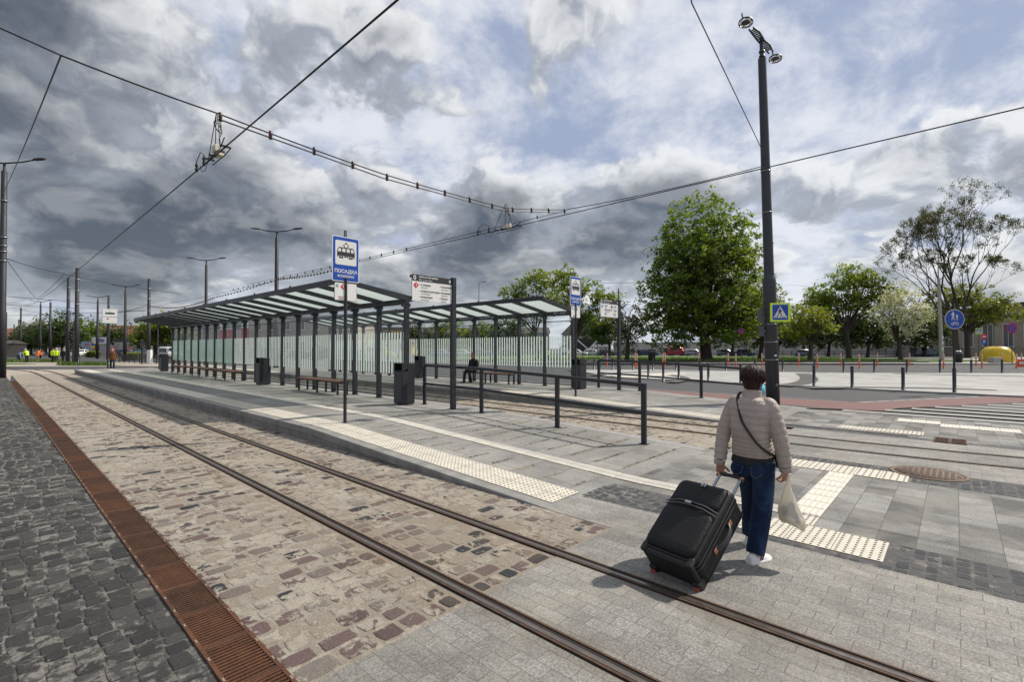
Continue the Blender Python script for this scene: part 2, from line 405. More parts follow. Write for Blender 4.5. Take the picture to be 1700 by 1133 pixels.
M_ISL = ground('island_slabs', (.32, .315, .30), (.42, .41, .395), 1.2, .6, .012, mcol=(.20, .195, .18), rot=YAW, speck=.15, stain=.16)
M_SIDE = ground('sidewalk_slabs', (.30, .29, .27), (.38, .37, .34), .8, .8, .012, mcol=(.19, .18, .16), rot=YAW, speck=.15, stain=.2)
M_DARKSH = ground('dark_sett_paving', (.042, .043, .047), (.085, .084, .084), .12, .11, .012, mcol=(.17, .155, .135), speck=.3, stain=.3, jit=.03)
M_DARKSET = cobble_mat('dark_setts_plaza', [(0, (.055, .056, .060)), (.4, (.085, .084, .086)), (.8, (.045, .047, .05))], (.20, .185, .165), .60, .72)
M_GRASS = mat('lawn', (.055, .105, .018), .95, 0, 0, .8, .8, 12, two=(.105, .165, .035))
M_SOIL = mat('dry_soil', (.26, .21, .15), .95, 0, .25, 1.5, .5, 20)

def stones(b, x0, x1, y0, y1, sx, sy, hgt=.008, jit=.2, gap=.012, skip=None, zf=None, rnd=None, fine=True, wob=0.0, swap=False):
    """courses of setts laid across the strip; each stone its own outline, dome and tone"""
    rnd = rnd or random
    y = y0
    while y < y1 - .03:
        h = min(sy * rnd.uniform(.85, 1.18), y1 - y)
        x = x0 - rnd.uniform(0, sx * .7)
        while x < x1 - .02:
            wd = sx * rnd.uniform(.72, 1.35)
            a = max(x, x0); c = min(x + wd, x1)
            if c - a > .04 and not (skip and skip((a + c) / 2, y + h / 2, (c - a) / 2)):
                cx, cy = (a + c) / 2, y + h / 2; hx, hy = (c - a - gap) / 2, (h - gap) / 2
                cyo = wob * math.sin(cx * 7 + y * 1.3)
                tz = rnd.uniform(-.0015, .0015); tx, ty = rnd.uniform(-.012, .012), rnd.uniform(-.012, .012)
                zb = zf(cy) if zf else 0
                n = 12 if fine else 8; ring = []; ofs = .5 if fine else 0
                for k in range(n):
                    q = 2 * math.pi * (k + ofs) / n
                    ex = 9.0; cs, sn = math.cos(q), math.sin(q)
                    r = (abs(cs) ** ex + abs(sn) ** ex) ** (-1 / ex) * rnd.uniform(1 - jit * .5, 1.0)
                    ring.append((cs * r * hx, sn * r * hy))
                b.ca = rnd.random() * .999 + .0005
                P = lambda f, z: [(cx + p[0] * f, cy + cyo + p[1] * f, zb + z + tz + tx * p[0] + ty * p[1]) for p in ring]
                if fine:
                    vs = P(1.0, -.01) + P(.97, hgt * .6) + P(.84, hgt) 
                    fs = [(i, (i + 1) % n, n + (i + 1) % n, n + i) for i in range(n)] + [(n + i, n + (i + 1) % n, 2 * n + (i + 1) % n, 2 * n + i) for i in range(n)] + [tuple(range(2 * n, 3 * n))]
                else:
                    vs = P(1.0, -.01) + P(.86, hgt); fs = [(i, (i + 1) % n, n + (i + 1) % n, n + i) for i in range(n)] + [tuple(range(n, 2 * n))]
                b.add([(v[1], v[0], v[2]) for v in vs] if swap else vs, fs, False)
            x += wd
        y += h
    b.ca = 0.0

# dark sett pavement on the left
rr = random.Random(3)
b = MB(); b.ca = .5
b.sheet(-30, .88, [-5, 2, 10, 20, 37, 60], flat(0)); b.ca = .0
stones(b, 2.2, 9.0, -.35, .88, .135, .122, .005, .16, .006, rnd=rr, wob=.02, swap=True)
stones(b, 9.0, 40, -.3, .88, .135, .122, .005, .12, .007, rnd=rr, fine=False, wob=.02, swap=True)
stones(b, 2.3, 14, -2.6, -.35, .135, .122, .005, .12, .007, rnd=rr, fine=False, wob=.02, swap=True)
ST(b.build('cobbled_pavement', M_DARK, fix=False))
# track bed of the near track
b = MB(); b.ca = .12
b.sheet(1.14, 4.30, [2.55, 10, 20, 30, 46], flat(0))
def onrail(x, y, hw): return False
for xa, xb in ((1.14, 2.31), (2.49, 3.31), (3.49, 4.25)):
    stones(b, xa, xb, 2.57, 12, .205, .150, .004, .34, .018, rnd=rr)
    stones(b, xa, xb, 12, 34, .205, .150, .004, .28, .018, rnd=rr, fine=False)
ST(b.build('track_bed', M_COB, fix=False))
b = MB(); b.ca = .12
b.sheet(8.75, 12.02, [2.70, 10, 20, 30, 46], flat(0))
for xa, xb in ((8.75, 10.11), (10.29, 11.11), (11.29, 12.0)):
    stones(b, xa, xb, 2.72, 18, .205, .150, .004, .28, .018, rnd=rr, fine=False)
ST(b.build('track_bed.001', M_COB2, fix=False))
# light concrete flats past the platforms, where the tracks curve off
poly_sheet('track_crossing', [(-30, 37.3), (.88, 37.3), (1.14, 46), (12.6, 46), (16.6, 46), (16.6, 66), V(-50, 62)[:2], V(-70, 62)[:2]], -.012, mat('sandy_concrete', (.34, .30, .245), .9, 0, .2, .9, .4, 30))
poly_sheet('road_crossing', [V(-60, 40.5)[:2], V(-29.5, 40.5)[:2], V(-29.5, 47)[:2], V(-60, 47)[:2]], -.004, ASPH)
# granite crossing blocks
poly_sheet('tram_crossing', [(-4, -8), (4.95, -8), (4.95, 2.3), (4.88, 3.38), (4.42, 3.31), (4.24, 3.3), (4.24, 2.55), (1.14, 2.55), (1.14, 2.3), (-4, 2.3)], .004, M_CROSS)
poly_sheet('tram_crossing.001', [(9.2, -9), (12.3, -9), (12.3, 2.7), (9.2, 2.7)], .004, M_CROSS)
# plaza slabs
rect('plaza_paving', 5.65, 9.2, -9, 3.3, .0, M_SLAB)
rect('plaza_paving.001', 12.3, 16.4, -9, 3.3, .0, M_SLAB)
b = MB()
sk = lambda x, y, hw: (5.04 < x < 5.72 and .40 < y < 2.02)
b.ca = .5; b.sheet(4.95, 5.65, [-9, 2.3], flat(.002)); b.add([(4.95, 2.3, .002), (5.65, 2.3, .002), (5.65, 3.46, .002), (5.0, 3.46, .002), (4.88, 3.38, .002)], [(0, 1, 2, 3, 4)])
b.sheet(8.4, 9.2, [-9, .47], flat(.002))
stones(b, 4.95, 5.65, -3, 2.3, .115, .10, .0035, .22, .006, skip=sk, rnd=rr, fine=False)
stones(b, 4.94, 5.62, 2.3, 3.40, .115, .10, .0035, .22, .006, rnd=rr, fine=False)
stones(b, 8.4, 9.2, -5, .47, .115, .10, .0035, .22, .006, rnd=rr, fine=False, skip=lambda x, y, hw: (x - 9.12) ** 2 + (y - .32) ** 2 < .24)
stones(b, 8.9, 9.2, .47, 2.7, .115, .10, .0035, .22, .006, rnd=rr, fine=False, skip=lambda x, y, hw: (x - 9.12) ** 2 + (y - .32) ** 2 < .24)
b.ca = .5; b.sheet(8.9, 9.2, [.47, 2.7], flat(.002))
b.sheet(12.3, 12.62, [-9, 3.2], flat(.004))
stones(b, 12.3, 12.62, -5, 3.2, .115, .10, .0035, .22, .006, rnd=rr, fine=False, skip=lambda x, y, hw: -.2 < y < .42)
ST(b.build('dark_sett_band', M_DARKSET, fix=False))

def platform(x0, xk, xt, x1, xe, sfx):
    """kerb x0..xk, tactile xk..xt, paving ..x1, rear edge strip x1..xe"""
    b = MB(); b.sheet(xk, x1, YS, zp, 3)
    b.add([(xk, 46, .25), (x1, 46, .25), (x1, 46, -.02), (xk, 46, -.02)], [(0, 1, 2, 3)])
    ST(b.build('platform' + sfx, M_PLAT))
    k = MB()
    ys = [3.3, 4.3, 5.3, 6.3, 7.3, 8.3, 9.3] + [9.3 + 1.0 * i for i in range(1, 37)] + [46]
    for i in range(len(ys) - 1):       # granite kerb stones, a slab on a set-back foot
        g = .004
        a, c = ys[i] + g, ys[i + 1] - g
        jx = random.uniform(-.004, .004)
        pr = lambda y: [(x0 + jx, y, zp(y) - .11), (x0 + jx, y, zp(y) - .012), (x0 + .012 + jx, y, zp(y) + .004), (xk, y, zp(y) + .004), (xk, y, -.03), (x0 + .03, y, -.03), (x0 + .03, y, zp(y) - .11)]
        k.loft([pr(a), pr(c)], True, False)
    ST(k.build('kerb' + sfx, KERBDARK))
    e = MB(); e.sheet(x1, xe, YS, lambda y: zp(y) + .003)
    for i in range(len(YS) - 1):
        y0, y1 = YS[i], YS[i + 1]
        e.add([(xe, y0, zp(y0) + .003), (xe, y1, zp(y1) + .003), (xe, y1, -.03), (xe, y0, -.03)], [(0, 1, 2, 3)])
    ST(e.build('platform_edge' + sfx, GRANITE))
b = MB()                                   # narrow sanded courses of small setts between the ramp slabs
for k in range(13):
    y = 3.62 + k * .485
    for xa, xb in ((5.08, 5.72), (6.35, 8.42)):
        xa_, xb_ = xa + rr.uniform(-.02, .12), xb - rr.uniform(0, .35)
        b.ca = .5; b.sheet(xa_, xb_, [y, y + .075], lambda q: zp(q) + .003)
        stones(b, xa_, xb_, y + .008, y + .07, .085, .055, .006, .4, .016, zf=lambda q: zp(q) + .003, rnd=rr, fine=False)
ST(b.build('sett_courses', cobble_mat('sanded_sett_courses', [(0, (.05, .05, .052)), (.4, (.12, .115, .105)), (.8, (.20, .19, .17))], (.30, .265, .215), .42, .56), fix=False))
platform(4.24, 4.42, 5.0, 8.50, 8.75, '')
platform(12.00, 12.20, 12.8, 16.35, 16.60, '.001')

# tactile paving: tiles with joints, domes and ribs
def dome(b, x, y, z, r=.0135, h=.006):
    n = 6; a = [2 * math.pi * k / n for k in range(n)]
    vs = [(x + r * math.cos(q), y + r * math.sin(q), z) for q in a] + [(x + r * .62 * math.cos(q), y + r * .62 * math.sin(q), z + h) for q in a]
    b.add(vs, [(i, (i + 1) % n, n + (i + 1) % n, n + i) for i in range(n)] + [tuple(range(n, 2 * n))])
def tactile(name, x0, x1, y0, y1, zf, tx, ty, kind='dots', pitch=.062, near=99):
    b = MB(); nx = max(1, round((x1 - x0) / tx)); ny = max(1, round((y1 - y0) / ty)); ax, ay = (x1 - x0) / nx, (y1 - y0) / ny
    b.cm = 1
    for j in range(ny): b.sheet(x0, x1, [y0 + j * ay, y0 + (j + 1) * ay], lambda y: zf(y) + .004)
    g = .003
    for i in range(nx):
        for j in range(ny):
            X0, X1, Y0, Y1 = x0 + i * ax + g, x0 + (i + 1) * ax - g, y0 + j * ay + g, y0 + (j + 1) * ay - g
            b.cm = 0; zz = random.uniform(.007, .009)
            b.add([(X0, Y0, zf(Y0) + zz), (X1, Y0, zf(Y0) + zz), (X1, Y1, zf(Y1) + zz), (X0, Y1, zf(Y1) + zz)], [(0, 1, 2, 3)])
            if Y0 > near: continue
            if kind == 'dots':
                b.cm = 2; mx = max(2, round((X1 - X0) / pitch)); my = max(2, round((Y1 - Y0) / pitch))
                for p in range(mx):
                    for q in range(my):
                        y = Y0 + (q + .5) * (Y1 - Y0) / my
                        dome(b, X0 + (p + .5) * (X1 - X0) / mx, y, zf(y) + zz)
            else:
                b.cm = 3; m = 5
                for p in range(m):
                    if kind == 'ribs_y':
                        xc = X0 + (p + .5) * (X1 - X0) / m
                        b.add([(xc - .016, Y0 + .012, zf(Y0) + zz), (xc + .016, Y0 + .012, zf(Y0) + zz), (xc + .016, Y1 - .012, zf(Y1) + zz), (xc - .016, Y1 - .012, zf(Y1) + zz),
                               (xc - .010, Y0 + .018, zf(Y0) + zz + .005), (xc + .010, Y0 + .018, zf(Y0) + zz + .005), (xc + .010, Y1 - .018, zf(Y1) + zz + .005), (xc - .010, Y1 - .018, zf(Y1) + zz + .005)],
                              [(0, 1, 5, 4), (1, 2, 6, 5), (2, 3, 7, 6), (3, 0, 4, 7), (4, 5, 6, 7)])
                    else:
                        yc = Y0 + (p + .5) * (Y1 - Y0) / m; z = zf(yc) + zz
                        b.add([(X0 + .01, yc - .02, z), (X1 - .01, yc - .02, z), (X1 - .01, yc + .02, z), (X0 + .01, yc + .02, z),
                               (X0 + .016, yc - .013, z + .005), (X1 - .016, yc - .013, z + .005), (X1 - .016, yc + .013, z + .005), (X0 + .016, yc + .013, z + .005)],
                              [(0, 1, 5, 4), (1, 2, 6, 5), (2, 3, 7, 6), (3, 0, 4, 7), (4, 5, 6, 7)])
    return ST(b.build(name, [TACT, TACTJ, TACTDOT, TACTRIB], fix=False))
tactile('tactile_paving', 4.43, 4.99, 3.45, 46, zp, .28, .30, 'dots', .07, 17)
tactile('tactile_paving', 12.21, 12.79, 3.45, 46, zp, .29, .30, 'dots', .075, 16)
tactile('tactile_paving', 5.09, 5.64, .47, 1.97, flat(0), .55, .375, 'dots', .062)
tactile('tactile_paving', 8.31, 8.87, .50, 2.30, flat(0), .56, .30, 'dots', .068)
tactile('tactile_guide', 5.65, 6.00, 1.08, 1.38, flat(0), .30, .30, 'dots', .06)
tactile('tactile_guide', 6.00, 8.30, 1.08, 1.38, flat(0), .30, .30, 'ribs_x')
tactile('tactile_guide', 5.86, 6.14, 1.40, 46, zp, .28, .42, 'ribs_y', 0, 22)
tactile('tactile_paving', 12.98, 13.5, .52, 2.0, flat(0), .26, .30, 'dots', .075)
tactile('tactile_paving', 14.3, 14.7, -5.5, -1.0, flat(0), .3, .3, 'ribs_x', .075)
tactile('tactile_paving', 14.7, 15.3, -1.0, .3, flat(0), .3, .3, 'ribs_x', .075)
tactile('tactile_paving', 15.1, 15.7, .3, 1.1, flat(0), .3, .3, 'ribs_x', .075)

# rails of the two tracks
def rail_obj(pts, label):
    b = MB()
    for a, c, z0, z1, cm in ((-.058, .072, -.02, .0065, 2), (-.050, .012, -.01, .016, 0), (-.030, .002, -.01, .0185, 1), (.052, .068, -.01, .013, 0)):
        b.cm = cm; rings = []
        for i, p in enumerate(pts):
            t = Vector(pts[min(i + 1, len(pts) - 1)]) - Vector(pts[max(0, i - 1)]); t.normalize(); nr = Vector((t.y, -t.x))
            q = Vector(p); A = q + nr * a; C = q + nr * c
            rings.append([(A.x, A.y, z0), (C.x, C.y, z0), (C.x, C.y, z1), (A.x, A.y, z1)])
        b.loft(rings, True, False)
    return tag(b.build('tram_rail', [RAILRUST, RAILTOP, DARKPIT]), label, 'rail', 'tram rails set in the paving')
def curve1(x): return [(x, y) for y in (-6, 0, 5, 10, 20, 30, 40, 48)] + [(x - (y - 48) ** 2 * .010, y) for y in (52, 56, 60, 66, 72, 80)]
def curve2(x): return [(x + max(0, 2.6 - y) ** 2 * .02, y) for y in (-8, -5, -2, 0, 1.5, 2.6, 5, 10, 20, 30, 40, 48)] + [(x - (y - 48) ** 2 * .008, y) for y in (54, 60, 70)]
rail_obj(curve1(2.4), 'left rail of the near track, through sandy cobbles beside the rusty drain')
rail_obj(curve1(3.4), 'rail of the near track next to the platform kerb, under the suitcase wheels')
rail_obj(curve2(10.2), 'rail of the far track nearer to the railing and the manhole cover')
rail_obj(curve2(11.2), 'rail of the far track nearer to the second platform')

# rusty drain along the dark pavement
dr = T('drain_channel', 'rusty slotted iron drain channel between dark setts and the tram track', 'drain', (1.01, 0, 0))
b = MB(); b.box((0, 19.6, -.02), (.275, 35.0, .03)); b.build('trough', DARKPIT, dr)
def grate_mesh():
    b = MB(); L = .5
    for x in (-.128, .128): b.box((x, L / 2, .001), (.022, L - .006, .024))
    for y in (.012, L - .012): b.box((0, y, .001), (.234, .018, .022))
    for k in range(14): b.box((random.uniform(-.001, .001), .036 + k * .0328, .0015), (.234, .0145, .018))
    b.cm = 1
    for y in (.12, .37):
        for x in (-.128, .128): b.box((x, y, .0145), (.012, .035, .004), bev=.001)
    return b.mesh('grate', [RUSTD, mat('worn_bolt', (.30, .24, .17), .6, .4)])
gm = [grate_mesh() for _ in range(3)]
gm2 = [m.copy() for m in gm]
for m in gm2: m.materials[0] = RUST
for k in range(70):
    o = bpy.data.objects.new('grate', (gm if random.random() < .6 else gm2)[k % 3]); COL.objects.link(o); o.parent = dr; o.location = (0, 2.3 + .5 * k, random.uniform(-.002, .002))

# manhole, gullies, linear drain by the second track
mh = T('manhole_cover', 'round rusty manhole cover in the dark setts beside the far track', 'manhole cover', (9.12, .32, 0))
b = MB(); b.lathe([(.30, .004), (.44, .004), (.44, .012), (.385, .012), (.385, .008), (.30, .008)], 40); MHOLE = mat('worn_iron_cover', (.105, .068, .047), .8, .2, 0, 8, .5, 60, two=(.19, .135, .10)); b.build('rim', MHOLE, mh)
b = MB(); b.lathe([(.001, .004), (.38, .004), (.38, .011), (.001, .011)], 40)
for i in range(-5, 6):
    for j in range(-5, 6):
        if i * i + j * j < 27: b.box((i * .066, j * .066, .0125), (.045, .018, .006), rz=(R_(45) if (i + j) % 2 else R_(-45)))
b.build('lid', MHOLE, mh)
for y, lab in ((.23, 'square rusty gully grate beside the far track, the left one of a pair'), (-.01, 'square rusty gully grate beside the far track, the right one of a pair')):
    g = T('gully_grate', lab, 'drain grate', (12.55, y, 0), group='gully grates by the far track')
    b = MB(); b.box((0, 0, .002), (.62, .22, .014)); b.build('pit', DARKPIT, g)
    b = MB(); b.box((0, .105, .012), (.62, .018, .016)); b.box((0, -.105, .012), (.62, .018, .016))
    for k in range(9): b.box((-.30 + k * .075, 0, .0125), (.03, .20, .014))
    b.build('bars', RUSTD, g)
g = T('linear_drain', 'narrow slotted steel drain running along the second platform end', 'drain', (12.72, 0, 0))
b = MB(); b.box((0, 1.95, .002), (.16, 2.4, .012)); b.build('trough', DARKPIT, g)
b = MB()
for k in range(60): b.box((0, .77 + k * .04, .010), (.15, .02, .008))
b.build('bars', BACKGREY, g)

# cycle lane, carriageway, zebra
RED = [(17.15, 46), (17.15, 4.2), (17.0, 2.6), (17.3, 1.6), (18.4, 1.3), (22.3, -1.05), (26, -3.2), (26.8, -1.6), (23.4, .1), (19.5, 2.35), (19.35, 4.0), (19.35, 46)]
poly_sheet('cycle_lane', RED, .002, REDASPH)
rect('road', 19.35, 25.35, -40, 120, -.006, ASPH)
poly_sheet('pavement', [(16.6, 3.3), (17.0, 2.6), (17.15, 4.2), (17.15, 46), (16.6, 46)], .0, M_DARKSH)
mk = MB()
for i, (x, y1) in enumerate([(16.75, 2.45), (17.65, 1.55), (18.6, 1.0), (19.55, .5), (20.5, -.1), (21.45, -.7), (22.4, -1.3), (23.35, -1.9), (24.3, -2.5)]):
    mk.sheet(x - .25, x + .25, [-14, y1], flat(.003 + .0 * i))
for k in range(8):
    t = k / 7.0; x = 19.75 + 4.6 * t; y = 2.25 - 2.65 * t
    mk.add([(x - .30, y + .05, .006), (x + .30, y - .28, .006), (x + .38, y - .10, .006), (x - .22, y + .23, .006)], [(0, 1, 2, 3)])
mk.sheet(19.30, 19.42, [2.7, 46], flat(.006))
mk.sheet(19.75, 19.83, [3.2, 46], flat(.004))
mk.sheet(17.12, 17.22, [4.2, 46], flat(.006))
ST(mk.build('road_markings', ROADPAINT, fix=False))
# island with bollards
ISL = [(25.35, -20), (25.35, 14.6), V(4.5, 38.6)[:2], V(11, 39)[:2], V(17, 36.6)[:2], V(22, 34.3)[:2], V(30, 33.6)[:2], V(50, 33.4)[:2], (60, -25)]
poly_sheet('island', ISL, .05, M_ISL, thick=.1)
kb = MB()
for i in range(8):
    a, c = Vector(ISL[i]), Vector(ISL[i + 1]); L = (c - a).length; d = (c - a) / L
    kb.box(((a.x + c.x) / 2, (a.y + c.y) / 2, .01), (L, .14, .11), rz=math.atan2(d.y, d.x))
ST(kb.build('kerb.002', GRANITE))
def ribbon(pts, wd, z):
    b = MB(); rings = []
    for i, p in enumerate(pts):
        t = (Vector(pts[min(i + 1, len(pts) - 1)]) - Vector(pts[max(0, i - 1)])).normalized(); nr = Vector((-t.y, t.x)) * wd / 2
        rings.append([(p[0] + nr.x, p[1] + nr.y, z), (p[0] - nr.x, p[1] - nr.y, z)])
    b.loft(rings, False, False, False); return b
def arc(r0, z0, r1, z1, r2, z2, n=10):
    return [tuple(V((1 - t) ** 2 * r0 + 2 * t * (1 - t) * r1 + t * t * r2, (1 - t) ** 2 * z0 + 2 * t * (1 - t) * z1 + t * t * z2)[:2]) for t in [i / n for i in range(n + 1)]]
for pts, wd in ((arc(12.5, 22.5, 15.5, 24, 19.8, 33), .9), (arc(13.0, 21.2, 17, 22, 20, 20.0), .7), (arc(26, 33, 28, 31, 33, 29), .9), (arc(5, 31, 10, 37.5, 14, 36), .7), (arc(8, 24.5, 11, 28, 10, 32), .6)):
    ST(ribbon(pts, wd, .056).build('dark_sett_band', M_DARKSH, fix=False))
rib = MB(); rib.add([(*V(5.6, 30)[:2], .0565), (*V(7.2, 28.6)[:2], .0565), (*V(12.3, 33.2)[:2], .0565), (*V(11.6, 33.6)[:2], .0565)], [(0, 1, 2, 3)])
ST(rib.build('tactile_guide', TACT, fix=False))
# far side: kerb, sidewalk, lawn, street behind
poly_sheet('footpath', [V(-2, 58)[:2], V(8, 53.5)[:2], V(12, 52.2)[:2], V(52, 52.0)[:2], V(70, 58)[:2], V(120, 75)[:2], V(120, 100)[:2], V(-2, 64)[:2]], .12, M_SIDE, thick=.15)
kb = MB()
def kerbrun(P, z, hgt, wd):
    for i in range(len(P) - 1):
        a, c = P[i], P[i + 1]; d = c - a
        kb.box(((a.x + c.x) / 2, (a.y + c.y) / 2, z), (d.length, wd, hgt), rz=math.atan2(d.y, d.x))
kerbrun([V(-2, 57.95), V(8, 53.4), V(12, 52.1), V(43, 51.9)], .065, .17, .2)
kerbrun([V(10.5, 57.0), V(14, 55.7), V(48, 55.8)], .14, .25, .25)
ST(kb.build('kerb.003', mat('dark_kerb', (.10, .097, .09), .9, 0, .3, 2)))
lawn = MB(); LN = [V(-8, 66), V(4, 61), V(10.4, 57.2), V(14, 55.9), V(46, 56), V(60, 60), V(60, 72), V(50, 92), V(20, 100), V(-12, 98)]
lawn.prism([(p.x, p.y) for p in LN], -.1, .22); ST(lawn.build('lawn', M_GRASS))
# blades along the near rim of the lawn
gb = MB(); rg = random.Random(11)
for k in range(14000):
    Z = 56.1 + 22 * rg.random() ** 2.2; r = rg.uniform(3 if Z > 61 else 13.5, 47)
    p = V(r, Z, .21); h = rg.uniform(.10, .30); a = rg.uniform(0, 6.28); wd = rg.uniform(.03, .07); gb.ca = rg.random() * .99 + .005
    q = Vector((math.cos(a) * wd, math.sin(a) * wd, 0)); tip = p + Vector((rg.uniform(-.1, .1), rg.uniform(-.1, .1), h))
    gb.add([p - q, p + q, tip], [(0, 1, 2)])
GRASSB = leaf_mat('grass_blades', (.05, .105, .014), (.13, .20, .03), .35)
ST(gb.build('grass', GRASSB, fix=False), 'stuff')
poly_sheet('footpath.001', [V(5, 60.6)[:2], V(8.5, 58.2)[:2], V(18, 66)[:2], V(15.5, 67.5)[:2]], .225, M_SIDE)
poly_sheet('street', [V(-12, 98)[:2], V(20, 100)[:2], V(50, 92)[:2], V(60, 72)[:2], V(140, 90)[:2], V(140, 135)[:2], V(-30, 135)[:2]], .02, ASPH)

# ------------------------------------------------------------------ tram shelters
GLASS = glass_mat('clear_glass', (.955, .975, .968), .9, .07)
GLASSROOF = glass_mat('milky_roof_glass', (.90, .93, .925), .9, .08, (.80, .865, .85), .70)
FROST = glass_mat('frosted_stripe', (.90, .94, .93), .9, .04, (.88, .93, .91), .92)
FROSTF = glass_mat('frosted_band', (.80, .89, .86), .9, .08, (.48, .58, .55), .40)
def shelter(label, px, y0, n, pitch, n_stripe):
    z0 = .25; L = (n - 1) * pitch
    s = T('tram_shelter', label, 'shelter', (px, y0, z0), group='glass tram shelters')
    pm = MB(); pm.box((0, 0, 1.42), (.15, .075, 2.84)); pm.box((0, 0, .008), (.22, .16, .016)); pm.box((-.02, 0, 2.80), (.26, .09, .10))
    for zz in (.55, 1.5, 2.45): pm.box((.02, -.0415, zz), (.03, .008, .03))
    pme = pm.mesh('post', ANTH)
    z_r, z_f, xf, xr = 2.90, 3.27, -2.04, .12      # underside of the roof at the rear and the front
    sl = lambda x: z_r + (z_f - z_r) * (xr - x) / (xr - xf)
    rm = MB(); rm.prism([(xr, z_r), (xr + .22, z_r + .10), (xr + .22, z_r + .16), (xr, z_r + .17), (xf, z_f + .10), (xf, z_f)], -.055, .055, 'y')
    rme = rm.mesh('rafter', ANTH)
    for i in range(n):
        for nm, me in (('post', pme), ('rafter', rme)):
            o = bpy.data.objects.new(nm, me); COL.objects.link(o); o.parent = s; o.location = (0, i * pitch, 0)
    b = MB()
    b.box((0, L / 2, 2.875), (.12, L + .12, .09)); b.box((xf + .03, L / 2, z_f + .055), (.07, L + .30, .15)); b.box((xr + .19, L / 2, z_r + .13), (.07, L + .30, .12))
    b.box((0, L / 2, .10), (.04, L, .035)); b.box((0, L / 2, 2.60), (.03, L, .03))
    for i in range(int(L / 2.9) + 1): b.sphere((xf + .03, .3 + i * 2.9, z_f + .15), .035, 8, 5)
    b.build('roof_frame', ANTH, s)
    b = MB()
    for i in range(n - 1):
        ya, yb = i * pitch + .058, (i + 1) * pitch - .058
        q = [(xf + .02, ya), (xf + .02, yb), (xr, yb), (xr, ya)]
        b.add([(x, y, sl(x) + .115) for x, y in q] + [(x, y, sl(x) + .127) for x, y in q], [(3, 2, 1, 0), (4, 5, 6, 7), (0, 1, 5, 4), (1, 2, 6, 5), (2, 3, 7, 6), (3, 0, 4, 7)])
    b.build('roof_glass', GLASSROOF, s)
    for i in range(n - 1):
        ya, yb = i * pitch + .045, (i + 1) * pitch - .045; w_ = yb - ya
        b = MB(); b.box((0, (ya + yb) / 2, 1.50), (.010, w_, 2.70)); o = b.build('glass_pane', GLASS, s)
        b = MB(); zlo, zhi = (.78, 2.02)
        if i < n_stripe:
            m = 9
            for k in range(m):
                yc = ya + (k + .5) * w_ / m; hi = zhi + .0
                P = [(yc - .031, zlo), (yc + .031, zlo), (yc + .031, hi - .03), (yc + .019, hi), (yc - .019, hi), (yc - .031, hi - .03)]
                b.prism(P, -.010, -.006, 'x')
            b.build('frosted_stripes', FROST, o)
        else:
            b.box((-.008, (ya + yb) / 2, (zlo + zhi) / 2), (.004, w_, zhi - zlo)); b.build('frosted_band', FROSTF, o)
    return s
shelter('long glass tram shelter on the near platform, with the information board in front of it', 8.30, 11.82, 19, 1.448, 10)
shelter('second glass tram shelter behind the far track, where the man in black sits', 15.40, 10.95, 15, 1.40, 14)

# ------------------------------------------------------------------ benches
def bench(loc, L, label, group='wooden slat benches in the shelters'):
    s = T('bench', label, 'bench', loc, 0, group)
    b = MB()
    for k in range(4): b.box((-.165 + k * .11, L / 2, .445), (.098, L, .045), bev=.006)
    b.build('seat', WOOD, s)
    for k in range(3):
        y = .10 + k * (L - .2) / 2; b = MB()
        b.box((-.16, y, .20), (.05, .06, .41)); b.box((.16, y, .20), (.05, .06, .41)); b.box((0, y, .40), (.37, .06, .04))
        b.build('leg', ANTH, s)
    b = MB(); b.box((0, L / 2, .405), (.05, L - .3, .03)); b.build('rail', ANTH, s)
    return s
bench((7.95, 14.8, .25), 3.1, 'wooden bench in the near shelter between the blue sign post and the second bin')
bench((7.95, 24.5, .25), 2.9, 'nearest of the three far wooden benches, just past the tall bin')
bench((7.95, 28.7, .25), 2.8, 'middle one of the three far wooden benches in the near shelter')
bench((7.95, 33.0, .25), 2.8, 'farthest wooden bench in the near shelter, by its far end')
bench((15.02, 13.75, .25), 3.0, 'wooden bench in the second shelter with the man in black sitting on it')

# ------------------------------------------------------------------ litter bins
def bin_(loc, label):
    s = T('litter_bin', label, 'bin', loc, 0, 'anthracite litter bins on the platforms')
    b = MB(); w_ = .40
    b.prism([(-.20, .03), (.20, .03), (.20, 1.12), (-.02, 1.12), (-.02, .98), (-.20, .92)], -w_ / 2, w_ / 2, 'y')
    b.box((.04, 0, .015), (.30, .34, .03)); b.build('body', ANTH, s)
    b = MB(); b.box((-.11, -w_ / 2 + .012, 1.02), (.18, .024, .20)); b.box((-.11, w_ / 2 - .012, 1.02), (.18, .024, .20)); b.box((-.10, 0, 1.128), (.21, w_ + .004, .022)); b.build('hood', ANTH, s)
    b = MB(); b.box((-.203, 0, .48), (.008, w_ - .05, .82)); b.box((-.209, w_ / 2 - .06, .80), (.01, .025, .03)); b.build('door', ANTH2, s)
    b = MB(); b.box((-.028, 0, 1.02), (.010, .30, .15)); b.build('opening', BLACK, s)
    return s
bin_((7.80, 11.2, .25), 'anthracite litter bin at the near end of the near shelter, beside the information board')
bin_((7.85, 21.4, .25), 'anthracite litter bin halfway along the near shelter')
bin_((8.0, 38.7, .25), 'anthracite litter bin at the far end of the near shelter')
bin_((15.1, 20.3, .25), 'anthracite litter bin in the second shelter, left of the seated man')
bin_((15.15, 10.5, .25), 'anthracite litter bin at the near end of the second shelter')

